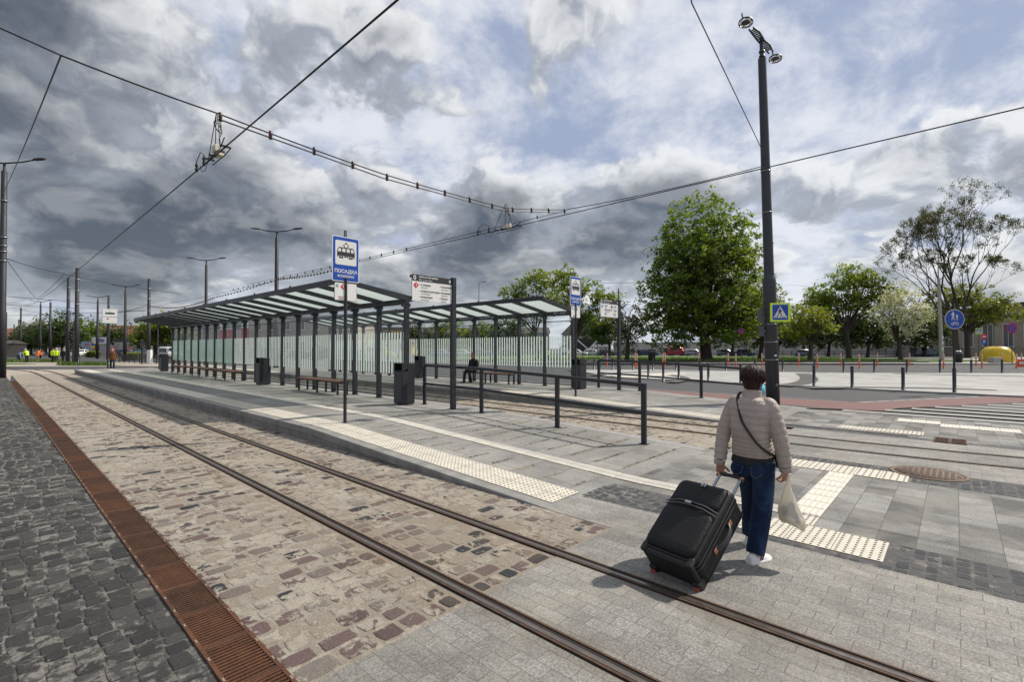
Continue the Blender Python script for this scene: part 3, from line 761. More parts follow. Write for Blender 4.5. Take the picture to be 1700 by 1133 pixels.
# ------------------------------------------------------------------ railings
def railing(name_label, x, ys, base, ends=(0, 0)):
    s = T('railing', name_label, 'railing', (x, 0, 0), 0, 'anthracite railings at the platform ends')
    for y in ys:
        b = MB(); z = base(y); b.box((0, y, z + .53), (.055, .095, 1.06), bev=.004); b.box((0, y, z + .006), (.12, .15, .012)); b.build('post', ANTH, s)
    for hgt, r in ((1.075, .038), (.57, .032)):
        P = [(0, ys[0] - (.05 if hgt > 1 else 0), base(ys[0]) + hgt)] + [(0, y, base(y) + hgt) for y in ys[1:]]
        if ends[1]: P.append((0, ys[-1] + ends[1], base(ys[-1]) + P[-1][2] - base(ys[-1])))
        b = MB(); b.tube(P, r, 10, sx=.8); b.build('handrail' if hgt > 1 else 'lower_rail', ANTH, s)
    return s
railing('anthracite railing on the near platform, from the bin to the ramp end', 8.15, [4.22, 6.2, 8.5, 10.75], zp)
railing('anthracite railing on the second platform, ending behind the walking woman', 16.2, [4.6, 6.3, 8.55, 10.3], zp)
b = railing('far railing at the left end of the near shelter', 8.5, [40.6, 42.6], lambda y: .25)

# ------------------------------------------------------------------ signs
def rrect(w_, h, r, n=4):
    P = []
    for cx, cy, a0 in ((w_ / 2 - r, h / 2 - r, 0), (-w_ / 2 + r, h / 2 - r, 90), (-w_ / 2 + r, -h / 2 + r, 180), (w_ / 2 - r, -h / 2 + r, 270)):
        for k in range(n + 1):
            a = R_(a0 + 90 * k / n); P.append((cx + r * math.cos(a), cy + r * math.sin(a)))
    return P
def plate(s, name, cx, cz, w_, h, r, m, y0, y1, back=None):
    b = MB(); b.prism([(cx + p[0], cz + p[1]) for p in rrect(w_, h, r)], y0, y1, 'y')
    return b.build(name, m, s)
def tram_icon(s, cx, cz, k):
    """front-on drawing of an old tram car with its pantograph, in the sign's black"""
    b = MB(); y0, y1 = -.0145, -.0115
    def pol(P): b.prism([(cx + p[0] * k, cz + p[1] * k) for p in P], y0, y1, 'y')
    def seg(p, q, t=.012):
        d = Vector((q[0] - p[0], q[1] - p[1])).normalized(); nx, nz = -d.y * t, d.x * t
        pol([(p[0] + nx, p[1] + nz), (p[0] - nx, p[1] - nz), (q[0] - nx, q[1] - nz), (q[0] + nx, q[1] + nz)])
    pol([(-.20, -.06), (.20, -.06), (.20, .01), (.195, .03), (-.195, .03), (-.20, .01)])          # body under the windows
    pol([(-.165, .105), (.165, .105), (.155, .125), (-.155, .125)])                              # roof
    for x in (-.195, .195): pol([(x - .008, .03), (x + .008, .03), (x * .84 + .008, .115), (x * .84 - .008, .115)])
    for x in (-.10, 0, .10): pol([(x - .012, .03), (x + .012, .03), (x + .012, .105), (x - .012, .105)])
    pol([(-.20, -.10), (-.19, -.06), (-.165, -.06)]); pol([(.20, -.10), (.165, -.06), (.19, -.06)])
    pol([(-.05, -.085), (.05, -.085), (.04, -.068), (-.04, -.068)])
    for x in (-.135, -.085, .085, .135): pol([(x + .024 * math.cos(a), -.09 + .024 * math.sin(a)) for a in [2 * math.pi * i / 12 for i in range(12)]])
    for p, q in (((-.02, .125), (-.06, .17)), ((-.06, .17), (0, .215)), ((0, .215), (.06, .17)), ((.06, .17), (.02, .125))): seg(p, q, .007)
    pol([(-.012, .21), (.012, .21), (.012, .235), (-.012, .235)])
    return b.build('tram_symbol', SIGNDARK, s)
def diamond(s, cx, cz, r, m, y=-.0145, num=None):
    b = MB(); b.prism([(cx + r, cz), (cx, cz + r), (cx - r, cz), (cx, cz - r)], y, y + .004, 'y'); o = b.build('line_diamond', m, s)
    if num: text(num, r * 1.15, SIGNWHITE, s, (cx, y - .002, cz), name='line_number', bold=.004)
    return o
LBLUE = mat('line_blue', (.03, .33, .60), .4); LDARK = mat('line_dark_green', (.012, .05, .04), .4)
def stop_sign(loc, label, lines, grp='blue tram boarding signs'):
    s = T('tram_stop_sign', label, 'stop sign', loc, 0, grp)
    b = MB(); b.tube([(0, 0, 0), (0, 0, 3.0)], .034, 12); b.lathe([(.075, 0), (.075, .012), (.04, .02)], 14); b.build('post', ANTH, s)
    b = MB(); b.box((0, .02, 3.2), (.05, .04, 1.6)); b.build('bracket', BACKGREY, s)
    plate(s, 'board', 0, 3.39, .60, .93, .025, SIGNWHITE, -.008, .004)
    plate(s, 'blue_field', 0, 3.39, .565, .895, .018, SIGNBLUE, -.0105, -.0085)
    plate(s, 'white_panel', 0, 3.52, .47, .50, .03, SIGNWHITE, -.0125, -.0095)
    tram_icon(s, 0, 3.51, .98)
    text('ПОСАДКА', .100, SIGNWHITE, s, (0, -.013, 3.135), name='lettering', bold=.0025)
    text('BOARDING', .072, SIGNWHITE, s, (0, -.013, 3.035), name='lettering', bold=.001)
    plate(s, 'line_plate', 0, 2.715, .50, .37, .03, BACKGREY, -.006, .004)
    plate(s, 'line_plate', 0, 2.715, .485, .355, .026, SIGNWHITE, -.009, -.0055)
    for (dx, m, num) in lines: diamond(s, dx, 2.82, .058, m, -.0135, num)
    plate(s, 'clock_mark', -.19, 2.83, .055, .065, .02, SIGNGREY, -.0115, -.0085)
    text('06:00-23:00', .042, SIGNRED, s, (-.06, -.011, 2.60), name='lettering', align='CENTER')
    text('кожні 10 хв', .036, SIGNDARK, s, (-.06, -.011, 2.562), name='lettering')
    return s
stop_sign((5.03, 9.31, .245), 'blue and white tram boarding sign nearest the kerb, with a red line diamond', [(-.06, SIGNRED, '1')])
stop_sign((12.80, 9.0, .235), 'blue and white tram boarding sign on the second platform, with blue and dark diamonds', [(-.07, LBLUE, '6'), (.05, LDARK, '9')])
def info_sign(loc, label, cols, dm):
    s = T('information_sign', label, 'information sign', loc, 0, 'route information boards')
    b = MB(); b.box((0, 0, 1.665), (.12, .10, 3.33)); b.box((0, 0, .006), (.2, .18, .012)); b.build('post', ANTH, s)
    w_ = 1.20; c = -.07 - w_ / 2
    b = MB(); b.box((c, 0, 2.98), (w_, .04, .62)); b.build('board', SIGNWHITE, s)
    b = MB(); b.box((c, -.0215, 3.215), (w_, .004, .150)); b.build('header', SIGNDARK, s)
    b = MB()
    for z in (3.24, 2.73): b.box((c - w_ / 2 - .02, 0, z), (.04, .05, .06)); b.box((-.065, 0, z), (.03, .06, .05))
    b.build('bracket', BLACK, s)
    x0 = c - w_ / 2
    text('Залізничний вокзал', .060, SIGNWHITE, s, (x0 + .19, -.025, 3.245), align='LEFT', bold=.0012)
    text('Main railway station', .050, SIGNWHITE, s, (x0 + .19, -.025, 3.175), align='LEFT')
    b = MB(); b.prism([(x0 + .07 + .04 * math.cos(R_(k * 30)), 3.215 + .055 * math.sin(R_(k * 30))) for k in range(12)], -.0255, -.0235, 'y')
    b.prism([(x0 + 1.14 + .036 * math.cos(R_(k * 30)), 3.215 + .036 * math.sin(R_(k * 30))) for k in range(12)], -.0255, -.0235, 'y'); b.build('symbol', SIGNWHITE, s)
    b = MB(); b.box((x0 + .07, -.0265, 3.215), (.03, .002, .05)); b.box((x0 + 1.14, -.0265, 3.215), (.045, .002, .014)); b.build('symbol', SIGNDARK, s)
    for x, z, m, num in dm: diamond(s, x0 + x, z, .075, m, -.025, num)
    for x, z, ua, en in cols:
        b = MB(); b.box((x0 + x - .035, -.022, z), (.022, .004, .022)); b.build('bullet', SIGNRED if len(dm) == 1 else LBLUE, s)
        text(ua, .052, SIGNDARK, s, (x0 + x, -.025, z), align='LEFT', bold=.0008)
        text(en, .044, SIGNGREY, s, (x0 + x, -.025, z - .062), align='LEFT')
    return s
info_sign((8.0, 9.38, .245), 'white route board with a red diamond on a tall post near the railing',
          [(.26, 3.06, 'С. Бандери', 'S. Bandery'), (.26, 2.91, 'Львівська політехніка', 'Lviv Polytechnic'), (.26, 2.77, 'Площа Ринок', 'Rynok square'),
           (.87, 3.06, 'Площа Митна', 'Mytna square'), (.87, 2.91, 'Мечникова', 'Mechnikova'), (.87, 2.77, 'Пасічна', 'Pasichna')], [(.11, 3.04, SIGNRED, '1')])
info_sign((15.8, 9.17, .235), 'white route board with two diamonds on a post by the second platform',
          [(.28, 3.06, 'Вокзал', 'Station'), (.28, 2.92, 'Приміський вокзал', 'Suburban station'), (.28, 2.78, 'Парк', 'Park'),
           (.88, 3.06, 'Площа', 'Square'), (.88, 2.92, 'Стадіон', 'Stadium'), (.88, 2.78, 'Центр', 'Centre')], [(.10, 3.04, LBLUE, '6'), (.74, 3.04, LDARK, '9')])
def far_stop_sign(loc, label):
    s = T('tram_stop_sign', label, 'stop sign', loc, 0)
    b = MB(); b.tube([(0, 0, 0), (0, 0, 4.3)], .05, 10); b.build('post', ANTH, s)
    plate(s, 'board', .08, 4.10, .86, .56, .02, SIGNWHITE, -.07, -.055); plate(s, 'line_plate', .08, 3.57, .86, .44, .02, SIGNWHITE, -.07, -.055)
    plate(s, 'board_rim', .08, 3.84, .90, 1.02, .02, BACKGREY, -.054, -.045)
    b = MB(); b.prism([(-.2, 4.0), (.36, 4.0), (.34, 4.12), (-.18, 4.12)], -.074, -.071, 'y'); b.prism([(.03, 4.12), (.08, 4.22), (.13, 4.12), (.115, 4.12), (.08, 4.2), (.045, 4.12)], -.074, -.071, 'y'); b.build('tram_symbol', SIGNDARK, s)
    b = MB(); b.prism([(-.05 + .07, 3.66), (-.05, 3.73), (-.12, 3.66), (-.05, 3.59)], -.074, -.071, 'y'); b.build('line_diamond', SIGNRED, s)
    return s
far_stop_sign((6.0, 45.4, .25), 'white tram stop sign at the far left end of the near platform')

# ------------------------------------------------------------------ the tall lamp post on the right with its signs
lp = T('lamp_post', 'tall anthracite lamp post beside the woman, carrying the crossing sign', 'lamp post', (16.9, 4.30, 0), ANG)
lp.rotation_euler = (R_(.2), R_(-1.5), ANG)
b = MB(); b.lathe([(.001, 0), (.195, 0), (.195, 3.92), (.19, 3.98), (.152, 4.06), (.150, 4.10)], 24); b.build('sleeve', ANTH2, lp)
b = MB(); b.tube([(0, 0, 4.05), (0, 0, 11.05)], [.150, .120], 20); b.tube([(0, 0, 11.05), (0, 0, 11.75)], .060, 12)
for z in (11.1, 11.25): b.lathe([(.09, z), (.09, z + .05), (.06, z + .06)], 14)
b.build('pole', ANTH2, lp)
b = MB()
for z in (1.42, 1.98, 2.55, 7.5, 7.42, 6.1): b.lathe([(.199 if z < 4 else .150, z), (.203 if z < 4 else .153, z), (.203 if z < 4 else .153, z + .018), (.199 if z < 4 else .15, z + .018)], 20)
b.build('strap', STEEL, lp)
b = MB(); b.box((.02, -.1965, 1.56), (.075, .004, .055)); b.build('sticker', SIGNWHITE, lp)
b = MB(); b.lathe([(.001, 0), (.05, 0), (.05, .004), (.001, .004)], 12); ac = b.build('access_cover', BACKGREY, lp); ac.location = (.03, -.194, .62); ac.rotation_euler = (R_(90), 0, 0)
def head(x, y, z, ry):
    n = 28; b = MB()
    for r0, r1, z0, z1 in ((.30, .34, -.03, .03), (.12, .17, -.015, .02)):
        b.loft([[(r * math.cos(2 * math.pi * k / n), r * .9 * math.sin(2 * math.pi * k / n), zz) for k in range(n)] for r, zz in ((r0, z0), (r1, z0), (r1, z1), (r0, z1), (r0, z0))], False)
    for k in range(2): b.box((0, (-.22, .22)[k], 0), (.10, .16, .04))
    b.box((0, 0, .01), (.28, .30, .05)); b.tube([(-.34, 0, 0), (-.44, 0, .05), (-.47, 0, .15)], .03, 8); b.tube([(.33, 0, 0), (.42, .0, .06)], .035, 8)
    o = b.build('luminaire', ANTH2, lp); o.scale = (.66, .66, .66); o.location = (x, y, z); o.rotation_euler = (0, R_(8), ry)
    q = MB()
    for k in (0, 1):
        a0 = R_(20 + 180 * k); P = [(.235 * math.cos(a0 + R_(140) * i / 8), .21 * math.sin(a0 + R_(140) * i / 8), -.02) for i in range(9)]
        q.tube(P, .035, 6)
    q.build('led_ring', SIGNWHITE, o)
ax, ay = .86, .85
for t in (-1, 1):
    b = MB(); p0_ = Vector((ax * t * 1.0, ay * t, 0)); nrm = Vector((-ay, ax, 0)).normalized() * .075
    for sg in (-1, 1): b.tube([nrm * sg + Vector((0, 0, 11.62)), nrm * sg * 1.25 + p0_ * .4 + Vector((0, 0, 11.66)), nrm * sg * .8 + p0_ * .74 + Vector((0, 0, 11.62))], .028, 8)
    for k in range(7): c_ = p0_ * (.1 + k * .085); b.box((c_.x, c_.y, 11.645), (.16, .035, .03), rz=math.atan2(nrm.y, nrm.x))
    b.build('arm', ANTH2, lp)
    head(ax * t * 1.12, ay * t * 1.12, 11.6, math.atan2(ay, ax))

PED = [[(-.02, .33), (.02, .33), (.04, .30), (.02, .265), (-.02, .265), (-.04, .30)],
       [(-.05, .25), (.03, .25), (.045, .20), (.03, .08), (-.06, .08), (-.065, .17)],
       [(-.05, .245), (-.06, .20), (-.12, .15), (-.125, .06), (-.10, .06), (-.095, .135), (-.03, .185)],
       [(.02, .24), (.05, .18), (.12, .14), (.115, .115), (.03, .145)],
       [(-.06, .09), (-.01, .09), (-.07, -.03), (-.16, -.14), (-.195, -.12), (-.11, -.015)],
       [(-.02, .09), (.03, .09), (.075, -.02), (.13, -.145), (.085, -.15), (.035, -.04)]]
def crossing_sign(loc, rz, k, label, grp='blue pedestrian crossing signs', border=True):
    s = T('crossing_sign', label, 'road sign', loc, rz, grp)
    if border: plate(s, 'lime_border', 0, 0, .80 * k, .80 * k, .02 * k, LIME, -.006, .006)
    plate(s, 'blue_field', 0, 0, .64 * k, .66 * k, .02 * k, SIGNWHITE, -.0085, -.0055); plate(s, 'blue_field', 0, 0, .62 * k, .64 * k, .02 * k, SIGNBLUE, -.0105, -.008)
    b = MB(); b.prism([(-.275 * k, -.235 * k), (.275 * k, -.235 * k), (0, .265 * k)], -.0125, -.010, 'y'); b.build('triangle', SIGNWHITE, s)
    b = MB()
    for P in PED: b.prism([(-.005 + p[0] * k * .68, (p[1] * .78 - .07) * k) for p in P], -.0145, -.012, 'y')
    for x in (-.20, -.135, -.01, .11, .175): b.prism([((x - .02) * k, -.225 * k), ((x + .025) * k, -.225 * k), ((x * .86 + .02) * k, -.185 * k), ((x * .86 - .015) * k, -.185 * k)], -.0145, -.012, 'y')
    b.build('walking_figure', SIGNDARK, s)
    b = MB(); b.box((0, .03, .1 * k), (.3 * k, .05, .03)); b.box((0, .03, -.1 * k), (.3 * k, .05, .03)); b.build('bracket', STEEL, s)
    return s
pz = lambda r, Z, z: tuple(V(r, Z, z))
crossing_sign(pz(8.36, 15.06, 2.91), ANG + R_(-8), .74, 'blue crossing sign with walking figure in a lime border on the tall lamp post')
s = T('road_sign', 'grey back of a round road sign on the tall lamp post', 'road sign', pz(8.05, 15.32, 2.83), ANG + R_(8))
b = MB(); b.loft([[(.30 * math.cos(a), y, .30 * math.sin(a)) for a in [2 * math.pi * k / 28 for k in range(28)]] for y in (-.006, .006)]); b.build('disc', BACKGREY, s)
b = MB(); b.box((.1, -.02, .1), (.35, .03, .03)); b.box((.1, -.02, -.1), (.35, .03, .03)); b.build('bracket', STEEL, s)
s = T('road_sign', 'grey back of a small square plate below the round sign on the lamp post', 'road sign', pz(8.06, 15.33, 2.33), ANG + R_(8))
b = MB(); b.box((0, 0, 0), (.50, .012, .32)); b.build('plate', BACKGREY, s)
b = MB(); b.box((.1, -.02, 0), (.4, .03, .03)); b.build('bracket', STEEL, s)

# ------------------------------------------------------------------ bollards and posts
def bollard_proto():
    s = T('bollard', 'x', 'bollard', (0, 0, 0), 0, 'dark steel bollards round the island')
    b = MB(); b.lathe([(.001, 0), (.085, 0), (.085, .012), (.062, .014), (.062, .93), (.058, .95), (.001, .955)], 14); b.build('body', ANTH, s)
    b = MB(); b.lathe([(.0635, .80), (.0635, .83)], 14); b.build('band', BACKGREY, s)
    return s
bp = bollard_proto(); first = True
FRONT = [(25.65, 13.0), (25.65, 11.2), (25.65, 9.6), (25.65, 8.0), (25.65, 4.82), (25.65, 3.38), (25.6, 1.64), (25.6, .08)]
BN = ['third bollard front row', '']
front_labels = ['bollard in the front row, behind the left part of the second railing', 'bollard in the front row, seen through the second railing left of its middle post', 'bollard in the front row, seen just right of the second railing middle post',
                'bollard in the front row directly left of the woman head', 'first front-row bollard right of the tall lamp post', 'second front-row bollard right of the tall lamp post', 'third front-row bollard right of the lamp post, left of the round blue sign', 'bollard carrying the post of the round blue sign']
BACK = [V((x - 850) / 802.8 * Z, Z) for x, Z in ((964, 39), (986, 38.6), (1017, 38.4), (1051, 38.2), (1084, 38.0), (1122, 37.8), (1161, 37.4), (1205, 36.8), (1253, 36.2), (1299, 35.2), (1352, 34.6), (1400, 34.1), (1451, 34.0), (1505, 33.9), (1560, 33.9), (1612, 33.8), (1663, 33.6), (1716, 33.4))]
def ordin(i): return ['first', 'second', 'third', 'fourth', 'fifth', 'sixth', 'seventh', 'eighth', 'ninth', 'tenth', 'eleventh', 'twelfth', 'thirteenth', 'fourteenth', 'fifteenth', 'sixteenth', 'seventeenth', 'eighteenth', 'nineteenth', 'twentieth', 'twenty-first', 'twenty-second'][i]
for i, (x, y) in enumerate(FRONT):
    if i == 0: bp.location = (x, y, .05); bp['label'] = front_labels[0]
    else: dup(bp, (x, y, .05), 0, front_labels[i])
for i, p in enumerate(BACK):
    dup(bp, (p.x, p.y, .05), 0, f'{ordin(i)} dark bollard from the left in the back row along the far road')
for i, (r, Z, l) in enumerate(((-43.5, 48.5, 'lone dark bollard on the grass strip by the far left tram poles'), (8.0, 38.9 - 13.3, 'dark bollard seen through the second shelter stripes'), (6.0, 33, 'dark bollard at the left tip of the island'))):
    p = V(r, Z); dup(bp, (p.x, p.y, .0), 0, l)
def orange_proto():
    s = T('delineator_post', 'x', 'traffic post', (0, 0, 0), 0, 'orange and white flexible posts along the far road')
    b = MB(); b.lathe([(.001, .03), (.07, .03), (.058, .06), (.055, 1.24), (.045, 1.27), (.001, 1.28)], 12); b.build('post', ORANGE, s)
    for z in (.60, .79, .97, 1.13):
        b = MB(); b.loft([[(r * math.cos(a), r * math.sin(a), z + q) for a in [2 * math.pi * k / 12 for k in range(12)]] for q, r in ((0, .0555), (.008, .0585), (.085, .0585), (.093, .0555))], False); b.build('reflective_band', RWHITE, s)
    b = MB(); b.lathe([(.001, 0), (.12, 0), (.10, .035), (.001, .04)], 12); b.build('base', ORANGE, s)
    return s
op = orange_proto()
OR = [(962, 52), (1007.5, 49), (1054, 48), (1057, 45), (1100, 45.5), (1104, 48), (1159.5, 48), (1161.5, 46), (1209, 49), (1221.5, 44), (1265, 48), (1325.5, 47.5), (1357, 42.7), (1396, 49.5), (1426.5, 42.6), (1455.8, 48.3), (1509, 48.3), (1566, 42.3), (1620, 48.5), (1630, 42.6), (1663.5, 49), (1687, 42.6), (1695, 48)]
for i, (x, Z) in enumerate(OR):
    p = V((x - 850) / 802.8 * Z, Z); tl = random.uniform(-.04, .04)
    lab = f'{ordin(i) if i < 22 else "rightmost"} orange and white flexible post from the left along the far road'
    if i == 0: op.location = p; op['label'] = lab; o = op
    else: o = dup(op, p, 0, lab)
    o.rotation_euler = (random.uniform(-.03, .03), tl if i < 20 else .09, 0)

# round blue shared path sign
s = T('shared_path_sign', 'round blue sign with two walkers and a bicycle on a thin post', 'road sign', (25.60, .08, 1.0), ANG)
b = MB(); b.tube([(0, 0, 0), (0, 0, 2.2)], .038, 10); b.build('post', ANTH, s)
for r, y, m in ((.385, 0, SIGNWHITE), (.362, -.005, SIGNBLUE)):
    b = MB(); b.loft([[(r * math.cos(a), -.045 + y + t, 1.92 + r * math.sin(a)) for a in [2 * math.pi * k / 36 for k in range(36)]] for t in (-.003, .003)]); b.build('disc', m, s)
b = MB()
def fig(cx, cz, k):
    b.prism([(cx + .03 * k * math.cos(a), cz + .30 * k + .034 * k * math.sin(a)) for a in [2 * math.pi * i / 10 for i in range(10)]], -.0565, -.052, 'y')
    for P in ([(-.05, .25), (.05, .25), (.045, .05), (-.045, .05)], [(-.05, .25), (-.11, .12), (-.085, .105), (-.04, .19)], [(.05, .25), (.11, .12), (.085, .105), (.04, .19)], [(-.045, .06), (.0, .06), (-.045, -.14), (-.085, -.14)], [(0, .06), (.045, .06), (.085, -.14), (.045, -.14)]):
        b.prism([(cx + p[0] * k, cz + p[1] * k) for p in P], -.0565, -.052, 'y')
fig(-.07, 1.99, .72); fig(.085, 1.955, .48)
for x in (-.095, .095):
    n = 16; b.loft([[(x + r * math.cos(2 * math.pi * k / n), y, 1.73 + r * math.sin(2 * math.pi * k / n)) for k in range(n)] for r, y in ((.062, -.052), (.062, -.0565), (.046, -.0565), (.046, -.052))], False, False)
for p, q in (((-.095, 1.73), (-.04, 1.80)), ((-.04, 1.80), (.06, 1.80)), ((.06, 1.80), (.095, 1.73)), ((-.04, 1.80), (.0, 1.73)), ((.0, 1.73), (.06, 1.80)), ((-.095, 1.73), (0, 1.73)), ((-.06, 1.835), (-.02, 1.835)), ((.055, 1.84), (.09, 1.85))):
    b.tube([(p[0], -.054, p[1]), (q[0], -.054, q[1])], .007, 5)
b.build('symbols', SIGNWHITE, s)
def nostop(r, Z, z, h, label, k=.34):
    p = V(r, Z); s = T('no_stopping_sign', label, 'road sign', (p.x, p.y, z), ANG, 'round red and blue no stopping signs')
    b = MB(); b.tube([(0, 0, 0), (0, 0, h)], .035, 8); b.build('post', BACKGREY, s)
    for rr_, y, m in ((k, 0, SIGNRED), (k * .80, -.004, SIGNBLUE)):
        b = MB(); b.loft([[(rr_ * math.cos(a), -.045 + y + t, h + rr_ * math.sin(a)) for a in [2 * math.pi * q / 28 for q in range(28)]] for t in (-.003, .003)]); b.build('disc', m, s)
    b = MB(); b.box((0, -.053, h), (k * 1.8, .004, k * .16), ry=R_(45)); b.box((0, -.0535, h), (k * 1.8, .003, k * .16), ry=R_(-45)); b.build('cross', SIGNRED, s)
    return s
nostop(27.0, 57.0, .2, 3.6, 'round red and blue no-stopping sign in front of the chestnut tree', .38)
nostop(52.2, 50.5, .1, 3.75, 'round red and blue no-stopping sign beside the yellow domes', .56)

# ------------------------------------------------------------------ poles, lamps and overhead wires on the left
def lamp_arm(s, h, span=1.5, rz=0):
    b = MB()
    for t in (-1, 1):
        b.tube([(0, 0, h), (t * span * .5, 0, h + .06), (t * span * .95, 0, h + .22)], [.05, .042, .035], 8)
    o = b.build('arm', MASTP, s); o.rotation_euler = (0, 0, rz)
    for t in (-1, 1):
        b = MB(); b.loft([[(t * (span * .86 + x), yy * w_, h + .20 + x * .10 + zz * hh) for yy, zz in ((-1, 0), (-.7, 1), (.7, 1), (1, 0), (.8, -.6), (-.8, -.6))] for x, w_, hh in ((0, .06, .03), (.12, .13, .06), (.5, .16, .05), (.72, .10, .03))], True, False)
        o = b.build('luminaire', MASTP, s); o.rotation_euler = (0, 0, rz)
def lamp(x, y, h, label, r=.13, z=0, rz=None, span=1.5):
    s = T('street_lamp', label, 'street lamp', (x, y, z), ANG if rz is None else rz, 'double-armed street lamps')
    b = MB(); b.lathe([(.001, 0), (r * 1.25, 0), (r * 1.25, 3.9), (r, 4.0), (r * .8, h - .5), (.07, h - .45), (.06, h)], 14); b.build('pole', MASTP, s)
    lamp_arm(s, h, span); return s
lamp(15.4, 39.3, 10.7, 'double-armed street lamp rising behind the near shelter roof, nearest of its row', .16, .25)
lamp(15.4, 57.3, 10.9, 'double-armed street lamp behind the left part of the near shelter roof', .15, 0)
lamp(12.9, 84, 10.2, 'double-armed street lamp just left of the shelter roof tip', .17, 0)
lamp(12.5, 105, 10.2, 'double-armed street lamp behind the white far stop sign', .17, 0)
lamp(6.5, 120, 10.0, 'small double-armed street lamp between the two thick tram poles', .16, 0)
p = V(-52.6 + .0, 150); lamp(p.x + 60, p.y + 14, 9.0, 'thin pale distant street lamp beyond the traffic light', .14, 0)
big = lamp(.63, 42.0, 12.9, 'tall lamp post at the left edge carrying tram wires', .17, 0, ANG, 2.0)
b = MB()
for z in (10.6, 8.4, 7.9, 7.55, 7.0, 2.4): b.lathe([(.20, z), (.205, z), (.205, z + .04), (.20, z + .04)], 14)
b.build('strap', STEEL, big)
def mast(r, Z, h, rad, label, grp='dark tram wire masts'):
    p = V(r, Z); s = T('tram_pole', label, 'tram pole', p, 0, grp)
    b = MB(); b.lathe([(.001, 0), (rad * 1.22, 0), (rad * 1.22, h * .42), (rad, h * .43), (rad * .86, h), (.001, h + .02)], 14); b.build('pole', MASTP, s)
    b = MB()
    for z in (h * .62, h * .76, h * .88): b.lathe([(rad * 1.0, z), (rad * 1.06, z), (rad * 1.06, z + .06), (rad * 1.0, z + .06)], 12)
    b.build('strap', STEEL, s); return s
R2 = lambda x, Z: (x - 850) / 802.8 * Z
for x, top, Z, rad, lab in ((127, 445, 55.6, .21, 'thick dark tram pole on the grass strip, the taller of a pair'), (112.5, 461, 56.2, .17, 'dark tram pole on the grass strip, the shorter of a pair'), (83, 502, 88, .17, 'dark tram pole left of the pair on the grass strip'),
                            (34, 511, 118, .19, 'dark tram pole beyond the road workers'), (179.5, 493, 74, .17, 'dark tram pole behind the walking man'), (246.5, 463, 55.6, .17, 'dark tram pole beside the shelter roof tip'), (31, 531, 140, .2, 'short distant pole touching the left tram pole'),
                            (23, 539, 190, .22, 'largest of the four distant poles at the left'), (18, 545, 230, .24, 'second largest of the four distant poles at the left'), (13, 549, 260, .24, 'third of the four distant poles at the left'), (10, 553, 290, .24, 'smallest distant pole at the far left')):
    mast(R2(x, Z), Z, 1.8 + (578 - top) / 802.8 * Z, rad, lab)

def wire(name, pts, r, label, cat='wire', m=None, sag=0.0, n=10, grp='overhead wires'):
    P = []
    for i in range(len(pts) - 1):
        a, c = Vector(pts[i]), Vector(pts[i + 1])
        for k in range(n if sag else 1):
            t = k / (n if sag else 1); q = a.lerp(c, t); q.z -= sag * 4 * t * (1 - t); P.append(q)
    P.append(Vector(pts[-1]))
    s = T(name, label, cat, P[0], 0, grp)
    b = MB(); b.tube([p - P[0] for p in P], r, 6); b.build('wire', m or WIRE, s)
    return s, P
ZC = 5.45
wire('contact_wire', [(2.9, -12, ZC + .1), (2.9, 10.3, ZC), (2.9, 42, ZC + .05), (2.6, 56, ZC), (1.2, 66, ZC), (-2, 80, ZC)], .013, 'black contact wire over the near track, cutting across the upper left sky')
wire('contact_wire', [(11.0, -14, ZC + .1), (10.75, -1, ZC + .05), (10.72, 10, ZC), (10.7, 40, ZC + .05), (9.5, 60, ZC), (7, 75, ZC)], .011, 'contact wire over the far track, passing the tall lamp post')
# insulated feeder clipped under the cross span
s, P = wire('span_wire', [(.55, 42.0, 11.0), (.74, 10.2, 6.35)], .012, 'thin span wire from the left lamp post down to the cable joint', sag=.15)
JO = Vector((.74, 10.2, 6.35)); FK = Vector((13.9, 10.2, 6.72)); LPW = Vector((16.75, 4.4, 7.62))
wire('span_wire', [JO, (-6.5, 10.3, 7.6)], .012, 'span wire leaving the cable joint to the upper left')
s, P = wire('span_wire', [JO, (2.9, 10.2, 6.22), (6.5, 10.2, 6.02), (10.8, 10.2, 6.12), FK], .014, 'cross span wire with brown insulators hanging over both tracks', sag=.02, n=6)
b = MB(); c2_ = MB()
for i in range(13):
    t = i / 12; x = 2.95 + (13.85 - 2.95) * t
    zx = lambda x: 6.22 + (6.02 - 6.22) * (x - 2.9) / 3.6 if x < 6.5 else 6.02 + .10 * (x - 6.5) / 4.3 if x < 10.8 else 6.12 + .60 * (x - 10.8) / 3.1
    if abs(x - 10.8) < .3: continue
    b.lathe([(.001, -.13), (.035, -.13), (.028, -.07), (.04, -.05), (.028, -.01), (.035, .03), (.001, .04)], 8, (x - JO.x, 0, zx(x) - JO.z))
b.build('insulators', INSUL, s)
c2_.tube([(x - JO.x, 0, zx(x) - JO.z - .10) for x in [2.95 + .7 * k for k in range(16)]], .016, 6); c2_.build('feeder_cable', BACKGREY, s)
wire('span_wire', [FK, LPW], .013, 'span wire from the insulator joint to the tall lamp post', sag=.08)
s, P = wire('pull_off_wire', [FK + Vector((-.05, .05, -.06)), (11.0, 13.0, 5.65), (10.95, 20, 5.62), (10.95, 32, 5.75)], .010, 'pull-off wire with insulators running beside the far contact wire', sag=.0)
b = MB(); O = P[0]
for k in range(26):
    t = k / 25; y = 13 + 22 * t
    q = Vector((10.98, y, 5.65)) - O if k > 2 else (FK.lerp(Vector((11.0, 13, 5.65)), .25 + .25 * k) - O)
    b.lathe([(.001, -.07), (.032, -.07), (.026, -.02), (.032, .03), (.001, .05)], 7, q)
b.build('insulators', INSUL, s)
